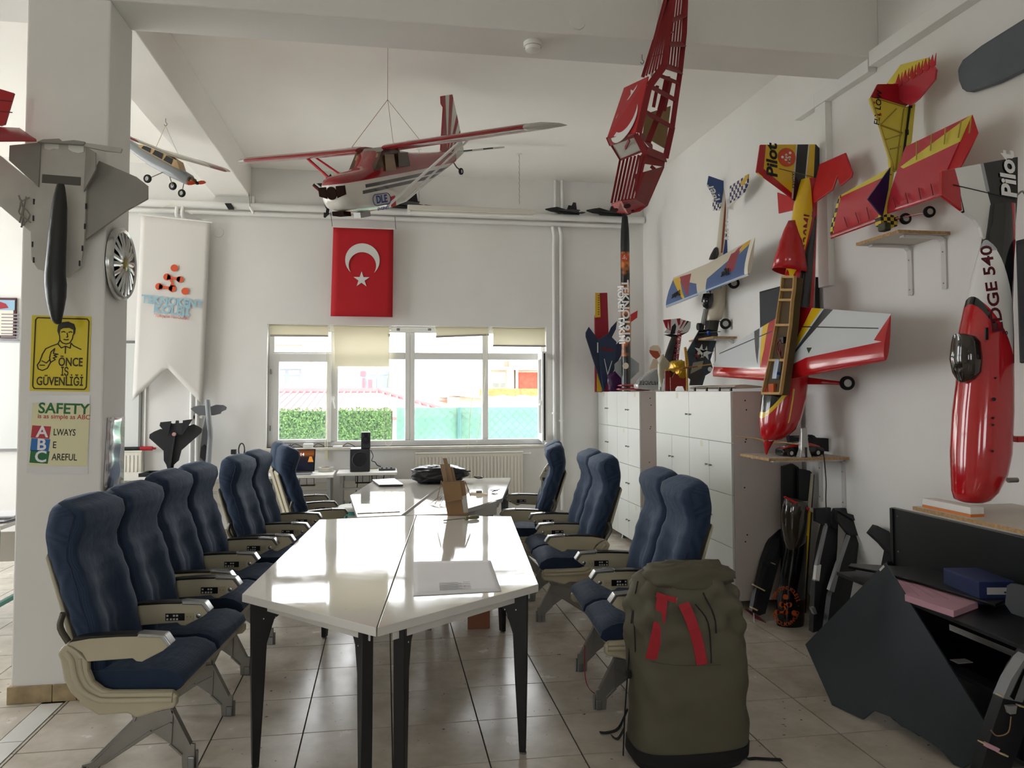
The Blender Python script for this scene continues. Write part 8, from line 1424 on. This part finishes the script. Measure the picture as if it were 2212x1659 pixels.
t = wthing('grey_foam_flap', 'dark grey foam flap leaning on the desk at the right edge', 'foam part', onX(2190, 1300, 2.7)); B().prism([onX(x, y, 2.62) for x, y in ((2171, 1305), (2175, 1265), (2184, 1260), (2290, 1285), (2290, 1360), (2185, 1325))], (.02, 0, 0)).build('flap', mat('flap_grey', '#3a3c40', .6), t)
t = wthing('black_foam_scraps', 'flat black foam board on the lower shelf of the black desk', 'foam board', (2.8, 3.2, .318)); B().bb(2.66, 3.0, 2.7, 3.5, .318, .335).build('board', M_cf, t); B().bb(2.67, 2.75, 3.2, 3.25, .335, .338).build('white_sliver', M_wt, t)
# large dark panel leaning on the desk
lp_ = wthing('dark_panel', 'large dark grey five-sided panel with a notched lower edge leaning on the black desk', 'panel', onZ(1880, 1600, 0)); OD = (1580, 900, 2.185)
top = V((2.50, 3.95, dz_+.035)); top = onX(1580+735/2.185, 900+690/2.185, 2.50); bot1, bot2 = onZ(1580+620/2.185, 900+1430/2.185, .003), onZ(1580+1090/2.185, 900+1660/2.185, .003)
nrm = (bot2-bot1).cross(top-bot1).normalized(); pp = lambda L: [onP(x, y, bot1, nrm) for x, y in cp(L, *OD)]
P = pp([(725, 690), (1225, 1490), (1195, 1590), (1090, 1659), (1050, 1659), (985, 1570), (880, 1500), (800, 1460), (760, 1420), (670, 1388), (620, 1428), (475, 1372), (348, 1075)]); n_s = nrm if nrm.y > 0 else -nrm
for p in P: p.z = max(p.z, .002)
B().prism(P, n_s*.012).build('board', mat('dark_panel_face', '#3c4248', .32, var=.04, vs=4), lp_); B().prism(pp([(697, 722), (718, 700), (724, 708), (703, 730)]), -n_s*.001).build('sticker', M_wt, lp_)
t = wthing('black_foam_offcut', 'ragged black foam offcut lying on the floor under the leaning panel', 'foam part', onZ(1960, 1570, 0)); B().prism([onZ(x, y, 0) for x, y in ((1900, 1528), (1950, 1527), (1995, 1560), (2030, 1600), (1985, 1590), (1930, 1555))], (0, 0, .05)).build('offcut', M_cf, t)
# silver-taped frame at the lower right corner
OE = (1880, 1080, 1.6446); t = wthing('taped_frame_arm', 'black foam frame arm with silver tape and dowels at the lower right corner', 'model part', onZ(2160, 1700, 0)); Yz = 2.62
fe = lambda nm, L, m, dy=0, th=.05: B().prism([onY(x, y, Yz-dy) for x, y in cp(L, *OE)], (0, th, 0)).build(nm, m, t)
fe('spar', [(395, 952), (440, 800), (475, 700), (520, 600), (560, 540), (620, 500), (620, 700), (560, 800), (500, 960), (470, 1120), (360, 1120)], M_fbk); fe('tape_strip', [(472, 705), (500, 640), (545, 570), (620, 500), (620, 560), (540, 720)], M_gt, .012); fe('tape_slot', [(498, 700), (545, 600), (552, 605), (512, 712)], M_cf, .016, .01)
for L in ([(460, 692), (475, 698), (474, 702), (459, 696)], [(532, 730), (560, 738), (560, 743), (531, 735)], [(396, 860), (412, 866), (411, 870), (395, 864)], [(462, 898), (492, 910), (490, 915), (461, 903)]): fe('dowel', L, M_stk, .02, .02)
fe('pink_pad', [(418, 865), (462, 885), (455, 898), (416, 880)], M_pk, .02, .02); fe('white_motor_mount', [(490, 735), (522, 732), (518, 760), (498, 762)], mat('mount_grey', '#8a8a88', .5), .02, .02); b = B(); b.tube(sline([onY(*cp([q], *OE)[0], Yz-.02) for q in ((428, 818), (450, 838), (490, 825), (500, 770))], 4), .0025, 5); b.build('wire', mat('tan_wire', '#8a6a4a', .5), t)
# ================================================================ rucksack
bp = onZ(1482, 1648, 0); bw = .245; Yr = 3.22; X0 = onY(1480, 1500, Yr).x
rs = wthing('rucksack', 'large olive rucksack with two red stripes standing in front of the right seats', 'backpack', (X0, Yr, 0))
H_ = onY(1480, 1258, Yr-.1).z
prof = [(0, .235, .13), (.04, .262, .15), (.12, .262, .155), (.25, .252, .155), (.38, .258, .155), (.5, .262, .15), (.6, .258, .145), (.68, .25, .135), (.74, .235, .12), (.79, .20, .10), (.83, .14, .07), (.85, .06, .03)]
def bagr(z0, z1, off=0, N=56):
    rings = []; zs = [z0+(z1-z0)*i/40 for i in range(41)]
    for z in zs:
        hw = interp([(a, b_) for a, b_, _ in prof], z)+off; hd = interp([(a, c_) for a, _, c_ in prof], z)+off; R = []
        for k in range(N):
            a = 2*PI*k/N; f = lambda v: math.copysign(abs(v)**.62, v); wr = (.006*math.sin(9*a+z*31)+.005*math.sin(5*a-z*47)+.004*math.sin(23*z+3*a))*(.4+1.6*max(0, min(1, (z-.45)/.2)))*(1 if z > .1 else .3)
            R.append(V((X0+(hw+wr)*f(math.cos(a))+.012*math.sin(z*6), Yr+(hd+wr)*f(math.sin(a)), z)))
        rings.append(R)
    return B().loft(rings)
M_ol = mat('olive_cloth', '#565243', .7, var=.05, vs=3, bump=.25, bs=9); M_blk = mat('black_cordura', '#121316', .7); M_stripe = mat('red_stripe', '#a3202c', .65)
bagr(.075, .85).build('body', M_ol, rs, smooth=180); bagr(.0, .085, .004).build('base', M_blk, rs, smooth=60)
bl = lump((X0+.01, Yr-.02, .80), .20, .10, .06, 12, 36, 14, amp=.13); bl.build('top_lid', M_ol, rs, smooth=180)
def front(x, z): hw = interp([(a, b_) for a, b_, _ in prof], z); hd = interp([(a, c_) for a, _, c_ in prof], z); u = max(-.98, min(.98, (x-.012*math.sin(z*6))/hw)); s = (1-abs(u)**(1/.62*1))**.62 if True else 1; return V((X0+x, Yr-hd*max(0, (1-abs(u)**3.2))**.31-.009, z))
def ribbon(name, pts, wd, m, th=.003):
    P = [front(x, z) for x, z in pts]; b = B(); R = []
    for i, p in enumerate(P):
        d = (P[min(i+1, len(P)-1)]-P[max(i-1, 0)]).normalized(); s = d.cross(V((0, -1, 0))).normalized()*(wd if not isinstance(wd, list) else wd[i])/2; R.append([p-s, p+s, p+s+V((0, th, 0)), p-s+V((0, th, 0))])
    return b.loft(R).build(name, m, rs)
def pxz(x, y): p = onY(x, y, Yr-.15); return (p.x-X0, p.z)
OF = (1180, 1010, 2.557)
def seg(L, n=9):
    P = sline([V((a, 0, c_)) for a, c_ in (pxz(*q) for q in cp(L, *OF))], max(2, n//len(L)+1)); return [(p.x, p.z) for p in P]
ribbon('red_stripe', seg([(655, 725), (632, 850), (605, 980), (587, 1068)]), .05, M_stripe); ribbon('red_stripe', seg([(765, 755), (802, 850), (838, 980), (855, 1085)]), .048, M_stripe); ribbon('red_stripe', seg([(625, 715), (705, 735), (790, 748)]), .022, M_stripe)
ribbon('zip', seg([(550, 660), (520, 800), (525, 1055)]), .005, M_blk, .004); ribbon('zip', seg([(830, 760), (895, 860), (908, 1078)]), .005, M_blk, .004); ribbon('zip', seg([(880, 700), (930, 820), (938, 915)]), .006, M_blk, .004); ribbon('seam', seg([(590, 1080), (740, 1090), (960, 1085)]), .003, mat('olive_seam', '#4a483a', .8), .002)
def side(L): return sline([onY(x, y, Yr+dy) for (x, y), dy in zip(cp([q[:2] for q in L], *OF), [q[2] for q in L])], 4)
def strap(name, L, w_=.014):
    P = side(L); b = B(); b.loft([[p+V((0, -w_/2, 0)), p+V((.003, 0, 0)), p+V((0, w_/2, 0)), p+V((-.003, 0, 0))] for p in P]); return b.build(name, M_blk, rs)
strap('compression_strap', [(978, 990, -.1), (1040, 960, 0), (1050, 1010, .02), (1052, 1190, .02)]); strap('compression_strap', [(995, 1240, -.1), (1050, 1190, 0), (1075, 1290, .03), (1068, 1420, .02)]); strap('compression_strap', [(1020, 1480, -.08), (1050, 1440, 0), (1078, 1560, .02), (1072, 1655, .0)]); strap('shoulder_strap', [(490, 700, -.05), (470, 850, -.02), (460, 1000, 0), (445, 1200, 0), (432, 1400, 0), (425, 1590, 0)], .02)
for L, nm in (([(1070, 1590), (1100, 1604), (1160, 1608), (1230, 1612), (1300, 1615)], 'loose_strap'), ([(450, 1400), (400, 1440), (340, 1465), (297, 1465)], 'loose_strap'), ([(430, 1515), (395, 1500), (360, 1482)], 'loose_strap')):
    P = [onZ(x, y, .004) for x, y in cp(L, *OF)]; P[0].z = .06; b = B(); P = sline(P, 4); b.loft([[p+V((0, -.011, 0)), p+V((0, .011, 0)), p+V((0, .011, .003)), p+V((0, -.011, .003))] for p in P]).build(nm, M_blk, rs)
for q in ((1040, 950, .0), (1045, 1185, .0), (455, 1140, 0)): B().box(side([q, (q[0], q[1]+5, 0)])[0], (.018, .035, .03)).build('buckle', M_blk, rs, bevel=.004)
b = B(); b.tube(side([(760, 690, -.1), (720, 640, -.1), (735, 610, -.06), (790, 640, -.04)]), .008, 6); b.build('haul_loop', M_blk, rs, smooth=60)
